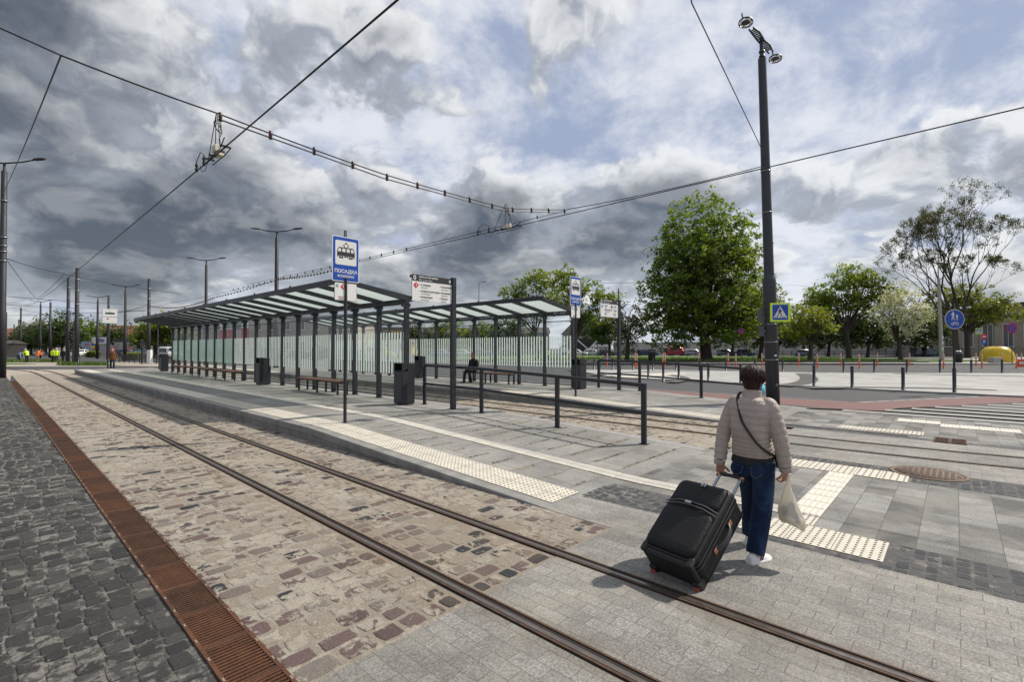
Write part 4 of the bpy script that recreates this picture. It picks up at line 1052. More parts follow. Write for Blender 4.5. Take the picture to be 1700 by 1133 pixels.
wire('span_wire', [LPW + Vector((0, 0, .20)), V(3.0, 8.0, 7.58), V(-.1, .2, 7.45)], .011, 'thin wire rising from the tall lamp post to the top of the sky')
# section insulator gear hanging over each track
def gear(loc, label, sc=1.0, flip=1):
    s = T('wire_hanger', label, 'wire hanger', loc, 0, 'section insulator sets on the contact wires')
    b = MB(); b.box((.07, .06, .06), (.09, .18, .13), bev=.012); b.box((-.05, -.15, .05), (.09, .18, .12), bev=.012); b.build('insulator_box', CREAM, s)
    b = MB()
    b.tube([(0, -.6, 0), (0, .8, 0)], .017, 6); b.tube([(.07, -.6, -.02), (.07, -.25, -.06), (.07, .45, -.06)], .010, 6); b.tube([(-.07, -.7, .10), (-.07, -.45, -.04), (-.07, .15, -.05)], .010, 6)
    for y in (-.5, -.2, .15, .4): b.box((0, y, .015), (.17, .022, .035))
    for y in (.75, 1.25): b.lathe([(.02, -.02), (.035, .03), (.02, .06), (.035, .11), (.02, .15), (.010, .20)], 8, (0, y, 0))
    b.tube([(0, .75, .2), (0, 1.0, .32), (0, 1.25, .2)], .008, 5); b.build('frame', WIRE, s)
    b = MB()
    for y0, y1 in ((-.25, -.03), (.05, .02)): b.tube([(0, y0, .1), (0, y1, .78)], .008, 5)
    b.tube([(.02, .55, .04), (0, .02, .78)], .008, 5)
    import random as _r
    for k in range(3):
        P = [(.02 + .055 * math.cos(a + .3 * k), -.02 + .05 * math.sin(a) * (1 + .3 * k), .57 + .13 * math.sin(a) - .03 * k) for a in [R_(26 * i) for i in range(15)]]; b.tube(P, .007, 5)
    b.tube([(.03, -.05, .6), (.06, -.12, .4), (.0, -.16, .25), (.04, -.10, .1)], .007, 5); b.tube([(0, .5, .0), (.0, .68, -.14), (0, .9, -.10), (0, 1.0, .04)], .006, 5)
    b.build('hanger_cable', WIRE, s)
    return s
gear((2.9, 10.25, ZC), 'tangled wire hanger with two cream boxes over the near track')
gear((10.72, 10.1, ZC), 'wire hanger with one cream box over the far track')
# finer wires over the far junction
E2 = Vector((.63, 42, 8.05))
def w2(px1, y1, Z1, px2, y2, Z2, lab, r=.016, sag=.1):
    a = V(R2(px1, Z1), Z1, 1.8 + (578 - y1) / 802.8 * Z1); c = V(R2(px2, Z2), Z2, 1.8 + (578 - y2) / 802.8 * Z2)
    wire('span_wire', [a, c], r, lab, sag=sag)
for a in ((6, 428, 28.9, 106, 454, 36, 'sagging wire from the left lamp post to the contact wire'), (8, 430, 28.9, 60, 497, 60, 'thin wire from the left lamp post down to the far junction'), (106, 454, 36, 60, 497, 62, 'wire continuing from the contact wire to the far junction'),
          (6, 492, 28.9, 246, 506, 55.6, 'long level wire from the left lamp post to the shelter tip pole'), (108, 456, 36, 300, 488, 50, 'pale thin wire passing over the street lamps'), (8, 506, 70, 160, 512, 75, 'thin wire behind the two thick tram poles'),
          (34, 535, 118, 125, 560, 60, 'low sagging wire by the left tram poles'), (10, 524, 150, 240, 516, 56, 'thin wire crossing the four far lamps'), (190, 520, 74, 246, 506, 55.6, 'short rising wire beside the shelter tip pole'), (20, 512, 100, 240, 548, 90, 'thin descending wire above the far trees')):
    w2(*a[:6], a[6], .014 + a[2] * .00016, .12)
s, P = wire('span_wire', [V(R2(247, 55.6), 55.6, 6.6), V(R2(300, 50), 50, 6.0), V(R2(355, 44), 44, 6.4), V(R2(462, 37), 37, 7.1), V(R2(556, 26.5), 26.5, 6.1)], .014, 'insulated wire dipping between the street lamps above the shelter roof', sag=.1)
b = MB()
for i in range(0, len(P), 1):
    for k in range(2):
        if i + 1 < len(P): b.lathe([(.001, -.07), (.05, -.07), (.035, 0), (.05, .05), (.001, .07)], 6, P[i].lerp(P[i + 1], k / 2) - P[0])
b.build('insulators', INSUL, s)
p1_, p2_ = V(R2(760, 90), 90, 8.5), V(R2(1075, 62), 62, 10.2)
wire('span_wire', [p1_, V(R2(985, 70), 70, 11.2), p2_], .025, 'thin wire behind the second shelter, running into the chestnut tree')

# traffic lights, cabinet, small fence, billboards at the far left
def traffic_light(x, Z, top, label):
    p = V(R2(x, Z), Z); h = 1.8 + (578 - top) / 802.8 * Z
    s = T('traffic_light', label, 'traffic light', p, ANG, 'tram signal lights')
    b = MB(); b.tube([(0, 0, 0), (0, 0, h - .1)], .085, 10); b.lathe([(.16, 0), (.16, .03), (.09, .05)], 12); b.build('post', ANTH, s)
    b = MB(); b.box((0, -.12, h - .55), (.34, .22, 1.05), bev=.03)
    for k in range(3): b.tube([(0, -.23, h - .22 - k * .33), (0, -.36, h - .24 - k * .33)], .13, 12, False)
    b.build('housing', BLACK, s)
    b = MB(); b.box((0, -.236, h - .55), (.16, .006, .05), ry=R_(35)); b.box((-.0, -.2365, h - .56), (.05, .006, .14)); b.build('signal', SIGNWHITE, s)
traffic_light(121.5, 52, 549, 'black tram signal light between the thick tram poles')
traffic_light(236, 54, 564, 'black tram signal light left of the shelter tip pole')
p = V(R2(248.5, 54.5), 54.5); s = T('utility_cabinet', 'narrow white utility cabinet beside the pole at the shelter tip', 'cabinet', p, ANG)
b = MB(); b.box((0, 0, .8), (.42, .35, 1.5), bev=.02); b.box((0, 0, .03), (.46, .4, .06)); b.build('body', SIGNWHITE, s); b = MB(); b.box((.1, -.178, .8), (.03, .01, .12)); b.build('handle', BLACK, s)
def fence(a, c, n, h, label, m, rails=2, step=None, fill=12, cat='fence'):
    s = T('fence', label, cat, a); d = c - a
    for k in range(n + 1):
        b = MB(); q = d * k / n; b.box((q.x, q.y, h / 2), (.08, .08, h)); b.build('post', m, s)
    b = MB(); rz = math.atan2(d.y, d.x)
    for k in range(rails): b.box((d.x / 2, d.y / 2, h * (.12 + .80 * k / max(1, rails - 1))), (d.length, .05, .06), rz=rz)
    for k in range(n * fill): q = d * (k + .5) / (n * fill); b.box((q.x, q.y, h * .52), (.03, .025, h * .8), rz=rz)
    b.build('bars', m, s); return s
fence(V(R2(190, 60), 60), V(R2(300, 52), 52), 12, 1.05, 'low dark steel fence behind the walking man', ANTH, 2, fill=6)
def billboard(x, Z, w_, z0, z1, cols, label, legs=2):
    p = V(R2(x, Z), Z); s = T('billboard', label, 'billboard', p, ANG)
    b = MB()
    for t in ([-.3, .3] if legs == 2 else [0]): b.box((t * w_, .12, z0 / 2 + .2), (.22, .2, z0 + .4))
    b.build('leg', BACKGREY, s)
    b = MB(); b.box((0, .03, (z0 + z1) / 2), (w_ + .2, .12, z1 - z0 + .2)); b.build('frame', BACKGREY, s)
    n = len(cols); hh = (z1 - z0) / n
    for k, c in enumerate(cols):
        b = MB(); b.box((0, -.04, z1 - (k + .5) * hh), (w_, .02, hh)); b.build('poster', c, s)
        if k == 0:
            r2 = random.Random(x); b = MB(); b.prism([(w_ * .36 * math.cos(a) * r2.uniform(.7, 1), z1 - hh * .5 + hh * .36 * math.sin(a) * r2.uniform(.6, 1)) for a in [2 * math.pi * q / 14 for q in range(14)]], -.062, -.05, 'y')
            b.build('picture', PIC[x % 3], s)
PIC = [mat('poster_pink', (.45, .18, .18), .5), mat('poster_slate', (.14, .20, .33), .5), mat('poster_green', (.16, .28, .18), .5)]
PALE = mat('poster_pale_blue', (.25, .42, .56), .5); WHT = mat('poster_white', (.70, .70, .70), .5)
billboard(144, 110, 2.4, 1.9, 3.2, [PALE], 'pale blue billboard beside the white car at the far left')
billboard(166, 108, 3.6, 2.7, 4.2, [WHT], 'white billboard partly behind the white stop sign')
s = T('direction_sign', 'small yellow direction sign on a post right of the pale blue billboard', 'road sign', V(R2(154, 104), 104), ANG)
b = MB(); b.tube([(0, .06, 0), (0, .06, 3.2)], .06, 8); b.build('post', BACKGREY, s)
b = MB(); b.box((0, 0, 2.0), (.62, .04, .62)); b.box((0, 0, 2.95), (.5, .04, .36)); b.build('yellow_plate', mat('sign_yellow', (.70, .42, .02), .45), s); b = MB(); b.box((0, 0, 2.55), (.7, .04, .4)); b.build('blue_plate', SIGNBLUE, s)
billboard(377, 66, 1.9, 2.4, 6.2, [WHT, SIGNRED], 'white and red poster column seen through the shelter glass, leftmost of three')
billboard(389, 66, 1.9, 2.4, 6.3, [PIC[1], WHT], 'dark blue poster column seen through the shelter glass, middle of three')
billboard(401, 66, 1.9, 2.4, 6.6, [WHT, SIGNRED], 'white poster column with red footer seen through the shelter glass, rightmost of three')

# ------------------------------------------------------------------ people
def skinmat(name, c, c2=None, **k):
    return mat(name, c, k.get('rough', .55), 0, .12, k.get('vs', 14), k.get('bump', .15), k.get('bs', 70), .35, two=c2)
SKIN = skinmat('skin', (.42, .22, .15)); SKIN2 = skinmat('skin_tan', (.36, .18, .12))
HAIRB = mat('dark_brown_hair', (.026, .0105, .008), .55, 0, .55, 30, spec=.25); HAIRG = mat('grey_hair', (.35, .34, .33), .6); HAIRK = mat('black_hair', (.015, .012, .011), .5)
def denim(name, c, f):
    m = bpy.data.materials.new(name); m.use_nodes = True; t = NT(m.node_tree)
    oc = t.n('ShaderNodeTexCoord').outputs['Object']
    a = t.noise(t.vm('MULTIPLY', oc, (1, 1, .45)), 7, 5, .6, .8)
    cc = t.mix(t.rng(a, .42, .70), c, f)
    tw = t.n('ShaderNodeTexWave', {'Vector': oc, 'Scale': 90, 'Distortion': .4}, bands_direction='DIAGONAL').outputs[0]
    cc = t.mix(1.0, cc, t.mix(tw, (.8,) * 3, (1.2,) * 3), 'MULTIPLY')
    p = t.n('ShaderNodeBsdfPrincipled', {'Base Color': cc, 'Roughness': .85, 'Specular IOR Level': .2})
    fold = t.noise(t.vm('MULTIPLY', oc, (1, 1, 2.2)), 8, 4, .55, 1.2)
    b = t.n('ShaderNodeBump', {'Strength': .7, 'Distance': .03, 'Height': t.m('ADD', fold, t.m('MULTIPLY', tw, .03))})
    t.t.links.new(b.outputs[0], p.inputs['Normal']); t.n('ShaderNodeOutputMaterial', {0: p.outputs[0]}); return m
def cloth(name, c, rough=.8, fold=.5, sc=9, sheen=.0):
    m = bpy.data.materials.new(name); m.use_nodes = True; t = NT(m.node_tree)
    oc = t.n('ShaderNodeTexCoord').outputs['Object']
    cc = t.mix(t.rng(t.noise(oc, 5, 5, .6), .3, .7), tuple(x * .85 for x in c), tuple(min(1, x * 1.12) for x in c))
    p = t.n('ShaderNodeBsdfPrincipled', {'Base Color': cc, 'Roughness': rough, 'Specular IOR Level': .3})
    h = t.m('ADD', t.noise(oc, sc, 4, .55, 1.0), t.m('MULTIPLY', t.noise(oc, 160, 2), .04))
    b = t.n('ShaderNodeBump', {'Strength': fold, 'Distance': .025, 'Height': h})
    t.t.links.new(b.outputs[0], p.inputs['Normal']); t.n('ShaderNodeOutputMaterial', {0: p.outputs[0]}); return m
BEIGE = cloth('beige_padded_jacket', (.40, .335, .298), .5, .5, 26); JEANS = denim('blue_denim', (.008, .018, .050), (.030, .062, .130))
DARKTOP = cloth('dark_top', (.025, .022, .024)); WHITELEATHER = mat('white_leather', (.74, .73, .72), .45, 0, .05, 20, .1, 60)

def fuse(b, name, m, parent, voxel, smooth=2, fac=.5):
    """overlapping closed shapes become one continuous surface"""
    o = b.build(name, m, None)
    r = o.modifiers.new('fuse', 'REMESH'); r.mode = 'VOXEL'; r.voxel_size = voxel; r.use_smooth_shade = True
    if smooth: q = o.modifiers.new('relax', 'SMOOTH'); q.iterations = smooth; q.factor = fac
    dg = bpy.context.evaluated_depsgraph_get(); me = bpy.data.meshes.new_from_object(o.evaluated_get(dg))
    o.modifiers.clear(); old = o.data; o.data = me; me.name = name; bpy.data.meshes.remove(old)
    if not me.materials: me.materials.append(m)
    o.parent = parent; return o
def ering(p, t, rf, rl, n=20, sq=2.0):
    t = Vector(t).normalized(); lat = Vector((0, 1, 0)); f = lat.cross(t).normalized()
    R = []
    for k in range(n):
        a = 2 * math.pi * k / n; c, s_ = math.cos(a), math.sin(a)
        g = (abs(c) ** sq + abs(s_) ** sq) ** (-1 / sq)
        R.append(Vector(p) + f * (c * g * rf) + lat * (s_ * g * rl))
    return R
def smoothpath(P, n):
    P = [Vector(p) for p in P]; out = []
    for i in range(len(P) - 1):
        a, c = P[i], P[i + 1]; pa = P[i - 1] if i else a; pc = P[i + 2] if i + 2 < len(P) else c
        for k in range(n):
            t = k / n
            out.append(.5 * ((2 * a) + (c - pa) * t + (2 * pa - 5 * a + 4 * c - pc) * t * t + (3 * a - pa - 3 * c + pc) * t ** 3))
    out.append(P[-1]); return out
def prof(tab, t):
    for i in range(len(tab) - 1):
        if t <= tab[i + 1][0]:
            u = (t - tab[i][0]) / (tab[i + 1][0] - tab[i][0]); u = u * u * (3 - 2 * u)
            return [x + (y - x) * u for x, y in zip(tab[i][1:], tab[i + 1][1:])]
    return list(tab[-1][1:])
def torso(b, spine, tab, steps=24, quilt=None):
    P = smoothpath(spine, steps); n = len(P) - 1; rings = []
    for i, p in enumerate(P):
        t = P[min(i + 1, n)] - P[max(i - 1, 0)]; rf, rl = prof(tab, i / n)
        q = quilt(p.z) if quilt else 0.0
        rings.append(ering(p, t, rf + q, rl + q, 24, 2.3))
    b.loft(rings)
def limb(b, P, radii, n=14, steps=8, quilt=0.0, per=.055):
    Q = smoothpath(P, steps); m = len(Q) - 1; rr_ = []; d = 0
    for i in range(m + 1):
        u = i / m * (len(radii) - 1); k = min(int(u), len(radii) - 2); r = radii[k] + (radii[k + 1] - radii[k]) * (u - k)
        if i: d += (Q[i] - Q[i - 1]).length
        if quilt: r += quilt * (abs(math.sin(math.pi * d / per)) ** .45 - .75)
        rr_.append(r)
    b.tube(Q, rr_, n)
def hand(b, wrist, d, pn, curl, side, k=1.0, spread=.0):
    """palm, four bent fingers of unequal length and an opposed thumb; d points from wrist to knuckles, pn out of the palm"""
    d = Vector(d).normalized(); pn = Vector(pn); pn = (pn - d * pn.dot(d)).normalized(); lat = d.cross(pn) * side
    w_ = Vector(wrist)
    b.loft([[w_ + d * (x * k) + lat * (math.cos(a) * ry * k) + pn * (math.sin(a) * rz_ * k) for a in [2 * math.pi * q / 12 for q in range(12)]] for x, ry, rz_ in ((-.02, .026, .021), (.02, .031, .019), (.055, .039, .017), (.085, .040, .015), (.098, .036, .011))])
    for f, (off, L, r) in enumerate(((.029, .072, .0088), (.010, .081, .0092), (-.010, .075, .0088), (-.028, .058, .0078))):
        p = w_ + d * (.085 * k) + lat * (off * k); P = [p - d * .02 * k, p]; ang = 0
        for q, fr in enumerate((.45, .30, .25)):
            ang += curl * (.75, 1.0, .8)[q]
            v = d * math.cos(ang) + pn * math.sin(ang) + lat * (off * spread)
            p = p + v.normalized() * L * fr * k; P.append(p)
        b.tube(P, [r * k, r * k, r * .96 * k, r * .9 * k, r * .72 * k], 8)
    p = w_ + d * (.025 * k) + lat * (.030 * k); P = [p - lat * .012 * k, p]
    for q, fr in enumerate((.040, .030, .024)):
        v = (d * .75 + lat * (.62 - .35 * q * curl) + pn * (.25 + .45 * q * curl)).normalized(); p = p + v * fr * k; P.append(p)
    b.tube(P, [.014 * k, .013 * k, .011 * k, .010 * k, .007 * k], 8)
def head_shape(b, c, yaw, k=1.0, pitch=0.0):
    M = Matrix.Translation(c) @ Matrix.Rotation(yaw, 4, 'Z') @ Matrix.Rotation(pitch, 4, 'Y')
    q = MB(); rings = []
    # rings from chin to crown: z, front, back, half width
    for z, fr, bk, hw in ((-.125, .030, -.005, .015), (-.115, .068, .015, .035), (-.085, .083, .045, .056), (-.05, .086, .072, .066), (-.01, .087, .090, .072), (.03, .090, .097, .075), (.065, .084, .096, .073), (.095, .065, .082, .062), (.113, .036, .052, .040), (.12, .008, .012, .012)):
        rings.append([((fr if math.cos(a) > 0 else bk) * math.cos(a), hw * math.sin(a), z) for a in [2 * math.pi * i / 18 for i in range(18)]])
    q.loft(rings)
    q.loft([[(x, math.cos(a) * w_, z0 + math.sin(a) * w_) for a in [2 * math.pi * i / 8 for i in range(8)]] for x, w_, z0 in ((.070, .009, .025), (.093, .011, .0), (.108, .014, -.022), (.092, .012, -.034))])   # nose
    q.sphere((.082, 0, -.066), (.010, .026, .006), 10, 6); q.sphere((.081, 0, -.078), (.010, .022, .007), 10, 6)
    q.sphere((.074, 0, .036), (.016, .052, .010), 10, 6)
    for s_ in (-1, 1): q.sphere((-.005, s_ * .076, -.008), (.020, .010, .033), 10, 7)
    b.add([M @ Vector(v) for v in q.v], q.f, True); return M
def place(b, q, M, cm=0):
    b.cm = cm; b.add([M @ Vector(v) for v in q.v], q.f, True)
def shoe(parent, ankle, yaw, m, k=1.0, sole=None, pitch=0.0, stripe=None):
    M = Matrix.Translation((ankle[0], ankle[1], ankle[2])) @ Matrix.Rotation(yaw, 4, 'Z') @ Matrix.Rotation(pitch, 4, 'Y')
    q = MB(); rings = []
    for x, w_, h in ((-.085, .020, .05), (-.078, .034, .078), (-.04, .040, .098), (.01, .040, .100), (.06, .043, .078), (.11, .048, .060), (.155, .046, .050), (.185, .034, .042), (.197, .012, .028)):
        rings.append([(x * k, w_ * k * math.cos(a), (.018 + (h - .018) * max(0, math.sin(a))) * k if math.sin(a) > 0 else (.018 + .014 * math.sin(a)) * k) for a in [2 * math.pi * i / 14 for i in range(14)]])
    q.loft(rings); b = MB(); place(b, q, M)
    o = b.build('shoe', m, parent)
    q = MB(); q.loft([[(x * k, w_ * k * c, z * k) for c, z in ((-1, .0), (1, .0), (1.03, .028), (-1.03, .028))] for x, w_ in ((-.09, .022), (-.082, .037), (-.04, .043), (.02, .041), (.08, .047), (.13, .050), (.17, .042), (.196, .022), (.203, .008))], True, False)
    b = MB(); place(b, q, M); b.build('sole', sole or m, o)
    if stripe:
        q = MB()
        for x, c in ((.02, 0), (.045, 1)):
            q.cm = c
            for s_ in (-1, 1): q.box((x * k, s_ * .0425 * k, .052 * k), (.011, .004, .042), ry=R_(25))
        b = MB(); b.v = [M @ Vector(v) for v in q.v]; b.v = [tuple(v) for v in b.v]; b.f = q.f; b.mi = q.mi; b.at = q.at; b.sm = q.sm
        b.build('side_stripes', stripe, o)
    return o
def hair_cap(parent, M, m, locks, rnd, length=.10, vol=1.12, zlow=-.04, lift=.010, front=.02):
    b = MB(); n = 20; rings = []
    for i in range(9):
        t = i / 8; z = zlow + (.136 - zlow) * t; r = math.sqrt(max(0.0, 1 - ((z - .015) / .115) ** 2)) if z > .015 else 1.0
        r = max(r, .08)
        if z < -.01: r *= 1 - (-.01 - z) * 3.2
        ring = []
        for k in range(n):
            a = 2 * math.pi * k / n; c = math.cos(a)
            fx = (.072 if z < front + .03 else .092) if c > 0 else .106
            ring.append((fx * vol * r * c - (.030 if c > .2 and z < front + .02 else 0), .079 * vol * r * math.sin(a), z))
        rings.append(ring)
    b.loft(rings)
    for k in range(locks):
        a = rnd.uniform(0, 2 * math.pi); el = rnd.random() ** .7
        if math.cos(a) > .55 and el < .5: continue
        ph = .12 + 1.30 * (1 - el); P = []
        L = length * rnd.uniform(.55, 1.25)
        tw = rnd.uniform(-.35, .35); off = lift * rnd.uniform(.2, 1.3)
        for j in range(6):
            u = ph + (j / 5) * L / .10 * .95; aa = a + tw * j / 5
            z = .015 + .118 * math.cos(min(u, 1.6)) - max(0, u - 1.6) * .09
            rr_ = math.sin(min(u, 1.55)) * (1 if u < 1.6 else 1 - (u - 1.6) * .42)
            o_ = off + .004 * math.sin(j * 1.7 + k)
            if z < zlow - .02: z = zlow - .02 - (zlow - .02 - z) * .3
            P.append(((.098 * vol + o_) * rr_ * math.cos(aa) * (1.0 if math.cos(aa) < 0 else .93), (.077 * vol + o_) * rr_ * math.sin(aa), z))
        r0 = rnd.uniform(.0035, .008); b.tube(P, [r0 * .5, r0, r0, r0 * .9, r0 * .6, r0 * .12], 5, sx=1.5)
    q = MB(); place(q, b, M); return q.build('hair', m, parent)
def person(label, loc, rz, J, mats, voxel=.012, k=1.0, grp=None, hairlocks=60, cap=None, vest=None):
    """a clothed figure: body is one surface, clothing and hair are its children. J holds the joints in metres"""
    root = T('person', label, 'person', loc, rz, grp); root.scale = (k, k, k)
    b = MB()
    hip, ch, nk, hd = J['spine']
    torso(b, [hip, ch, nk], [(0, .10, .15), (.3, .09, .13), (.7, .10, .15), (.9, .08, .12), (1, .05, .055)], 8)
    hv = (Vector(hd) - Vector(nk)); b.tube([Vector(nk) - hv * .2, Vector(nk) + hv * .7], .052, 12)
    M = head_shape(b, hd, J.get('yaw', 0), 1.0, J.get('pitch', 0))
    for s_ in 'LR':
        sg = 1 if s_ == 'L' else -1
        a = J['arm' + s_]; limb(b, a, [.045, .037, .026], 10, 5)
        limb(b, J['leg' + s_], [.075, .055, .038], 10, 5)
        hdn = J.get('hand' + s_, (None, (0, -sg, 0), .55)); dv = hdn[0] or tuple(Vector(a[-1]) - Vector(a[-2]))
        hand(b, a[-1], dv, hdn[1], hdn[2], sg)
        f = Vector(J['leg' + s_][-1]); b.tube([f + Vector((-.02, 0, -.02)), f + Vector((.10, 0, -.05))], [.036, .028], 8)
    fuse(b, 'body', mats['skin'], root, voxel if voxel < .006 else min(voxel, .009), 1)
    b = MB(); tt = J.get('jacket', [(0, .135, .185), (.25, .125, .17), (.6, .135, .185), (.82, .125, .185), (.93, .09, .135), (1, .066, .072)])
    torso(b, [Vector(hip) + Vector(J.get('hem', (0, 0, -.06))), ch, Vector(nk) + Vector((0, 0, .02))], tt, 10)
    for s_ in 'LR':
        a = [Vector(p) for p in J['arm' + s_]]; a[-1] = a[-2].lerp(a[-1], .95); limb(b, a, [.070, .058, .045], 12, 6)
    fuse(b, 'jacket', mats['jacket'], root, voxel, 2)
    b = MB(); torso(b, [Vector(hip) + Vector((0, 0, -.07)), Vector(hip), Vector(hip) * .85 + Vector(ch) * .15], [(0, .115, .165), (.5, .12, .168), (1, .11, .155)], 4)
    for s_ in 'LR':
        l = [Vector(p) for p in J['leg' + s_]]; limb(b, l, [.095, .072, .064], 12, 6)
    fuse(b, 'trousers', mats['trousers'], root, voxel, 2)
    for s_ in 'LR':
        f = Vector(J['leg' + s_][-1]); shoe(root, (f.x, f.y, f.z - .085), J.get('toe', 0), mats['shoe'], 1.0, None)
    hair_cap(root, M, mats['hair'], hairlocks, random.Random(hash(label) % 99 if False else len(label)), .06, 1.03, .0, .002, .055)
    q = MB()
    for s_ in (-1, 1):
        p = M @ Vector((.080, s_ * .030, .012)); q = MB(); q.sphere(tuple(p), .011, 8, 6); q.build('eye', BLACK, root)
    if cap:
        q = MB(); q.lathe([(.102, .04), (.104, .06), (.095, .10), (.06, .132), (.001, .14)], 16); q.box((.10, 0, .045), (.10, .13, .012)); b = MB(); place(b, q, M); b.build('cap', cap, root)
    if vest:
        b = MB(); torso(b, [Vector(hip) + Vector((0, 0, -.02)), ch, Vector(nk)], [(0, .145, .195), (.3, .138, .183), (.6, .147, .197), (.82, .138, .19), (.92, .10, .14), (.97, .08, .10)], 8)
        fuse(b, 'vest', vest, root, voxel, 1)
    return root
STAND = dict(spine=[(0, 0, .90), (-.01, 0, 1.18), (0, 0, 1.46), (.03, 0, 1.62)], armL=[(0, .19, 1.40), (.0, .25, 1.12), (.06, .25, .86)], armR=[(0, -.19, 1.40), (.0, -.25, 1.12), (.06, -.25, .86)],
             legL=[(0, .09, .90), (.02, .10, .50), (0, .10, .085)], legR=[(0, -.09, .90), (.02, -.10, .50), (0, -.10, .085)])
def J_(**k): d = dict(STAND); d.update(k); return d

# --- the woman with the suitcase
wom = T('person', 'woman seen from behind in a beige padded jacket and jeans, pulling a big suitcase', 'person', (4.50, 1.34, 0), R_(-6))
b = MB()
SP = [(.08, 0, .82), (.05, 0, 1.08), (.07, 0, 1.385)]; HD = (.10, 0, 1.515)
torso(b, SP, [(0, .09, .14), (.3, .085, .12), (.7, .09, .13), (.88, .06, .085), (1, .05, .055)], 8)
b.tube([(.07, 0, 1.36), (.09, 0, 1.46)], .050, 12)
M = head_shape(b, HD, R_(-15), 1.0, .05)
AL = [(.07, .158, 1.285), (.045, .232, 1.05), (-.02, .250, .765)]; AR = [(.07, -.158, 1.285), (.06, -.232, 1.04), (.10, -.258, .775)]
limb(b, AL, [.045, .037, .026], 10, 5); limb(b, AR, [.045, .037, .026], 10, 5)
LL = [(.09, .085, .82), (.235, .09, .47), (.27, .10, .10)]; LR = [(.07, -.09, .82), (.045, -.095, .46), (-.125, -.095, .10)]
limb(b, LL, [.075, .055, .038], 10, 5); limb(b, LR, [.075, .055, .038], 10, 5)
hand(b, AL[-1], (-.02, -.10, -1), (1, 0, .05), 1.05, 1, 1.0); hand(b, AR[-1], (.06, .02, -1), (.15, 1, 0), 1.0, -1, .98)
for l in (LL, LR): b.tube([Vector(l[-1]) + Vector((-.02, 0, -.02)), Vector(l[-1]) + Vector((.10, 0, -.055))], [.036, .028], 8)
fuse(b, 'body', SKIN2, wom, .0045, 1)
b = MB()
def qz(z):
    per = .056 if z > 1.02 else .032
    return .0085 * (abs(math.sin(math.pi * (z - 1.02) / per)) ** .5 - .7)
torso(b, [(.085, 0, .865), (.05, 0, 1.08), (.065, 0, 1.36)], [(0, .118, .172), (.12, .120, .170), (.33, .118, .160), (.55, .126, .166), (.75, .128, .180), (.86, .116, .176), (.93, .100, .145), (.975, .086, .112), (1.0, .076, .088)], 60, qz)
b.loft([ering((.066 + z * .15, 0, 1.335 + z), (.15, 0, 1), .070 + .004 * math.sin(z * 60), .078, 20) for z in (0, .02, .04, .06, .08, .09)])
limb(b, [(.066, .105, 1.318)] + AL[:1] + [AL[1], (-.012, .249, .79)], [.048, .066, .064, .052], 18, 40, .0065, .060)
limb(b, [(.066, -.105, 1.318)] + AR[:1] + [AR[1], (.098, -.257, .80)], [.048, .066, .064, .052], 18, 40, .0065, .060)
jk = fuse(b, 'jacket', BEIGE, wom, .0048, 2, .35)
for A_ in (AL, AR):
    d = (Vector(A_[2]) - Vector(A_[1])).normalized(); c0 = Vector(A_[2]); q = MB(); q.tube([c0 - d * .02, c0 - d * .005, c0 + d * .022, c0 + d * .026], [.050, .048, .044, .036], 16); q.build('cuff', BEIGE, jk)
b = MB(); torso(b, [(.085, 0, .795), (.08, 0, .85), (.07, 0, .90)], [(0, .127, .181), (1, .108, .155)], 6); b.build('undershirt', DARKTOP, wom)
b = MB(); torso(b, [(.075, 0, .70), (.083, 0, .76), (.082, 0, .825)], [(0, .10, .150), (.35, .125, .172), (1, .115, .166)], 8)
for sg in (-1, 1): b.sphere((.018, sg * .078, .735), (.080, .085, .085), 14, 10)
limb(b, LL[:2] + [(.262, .10, .085)], [.098, .078, .070], 16, 10); limb(b, LR[:2] + [(-.12, -.095, .075)], [.100, .080, .072], 16, 10)
tr = fuse(b, 'jeans', JEANS, wom, .0075, 3)
STITCH = mat('seam_stitch', (.10, .10, .11), .8)
for sg in (-1, 1):
    q = MB(); P = [(-.040, sg * .035, .775), (-.056, sg * .045, .715), (-.066, sg * .080, .695), (-.052, sg * .120, .715), (-.032, sg * .125, .775)]
    q.tube(P, .003, 5); q.build('back_pocket', STITCH, tr)
REDNAVY = [mat('stripe_red', (.40, .03, .04), .5), mat('stripe_navy', (.02, .025, .07), .5)]
shoe(wom, (.262, .10, .0), .10, WHITELEATHER, 1.0, SIGNWHITE, 0, REDNAVY); shoe(wom, (-.12, -.095, .0), -.18, WHITELEATHER, 1.0, SIGNWHITE, .05, REDNAVY)
hair_cap(wom, M, HAIRB, 620, random.Random(5), .125, 1.02, -.080, .014, .03)
q = MB(); q.loft([[(x, y * w_, z) for y, z in ((-1, -.118), (-1, -.045), (0, -.02), (1, -.045), (1, -.118), (0, -.125))] for x, w_ in ((.022, .070), (.05, .072), (.085, .055), (.112, .012))]); b = MB(); place(b, q, M); b.build('face_mask', mat('blue_face_mask', (.12, .45, .62), .8), wom)
b = MB(); P = [(.16, .03, 1.30), (.115, .085, 1.385), (.06, .093, 1.402), (-.005, .090, 1.365), (-.045, .068, 1.30), (-.092, .022, 1.18), (-.095, -.04, 1.08), (-.082, -.105, .99), (-.03, -.158, .925), (.06, -.188, .88), (.16, -.15, .86)]
Q = smoothpath(P, 6); b.tube(Q, .005, 6, sx=2.4); b.build('shoulder_strap', BLACK, wom)
b = MB(); b.box((.20, -.11, .83), (.07, .20, .15), bev=.02); b.build('shoulder_bag', BLACK, wom)

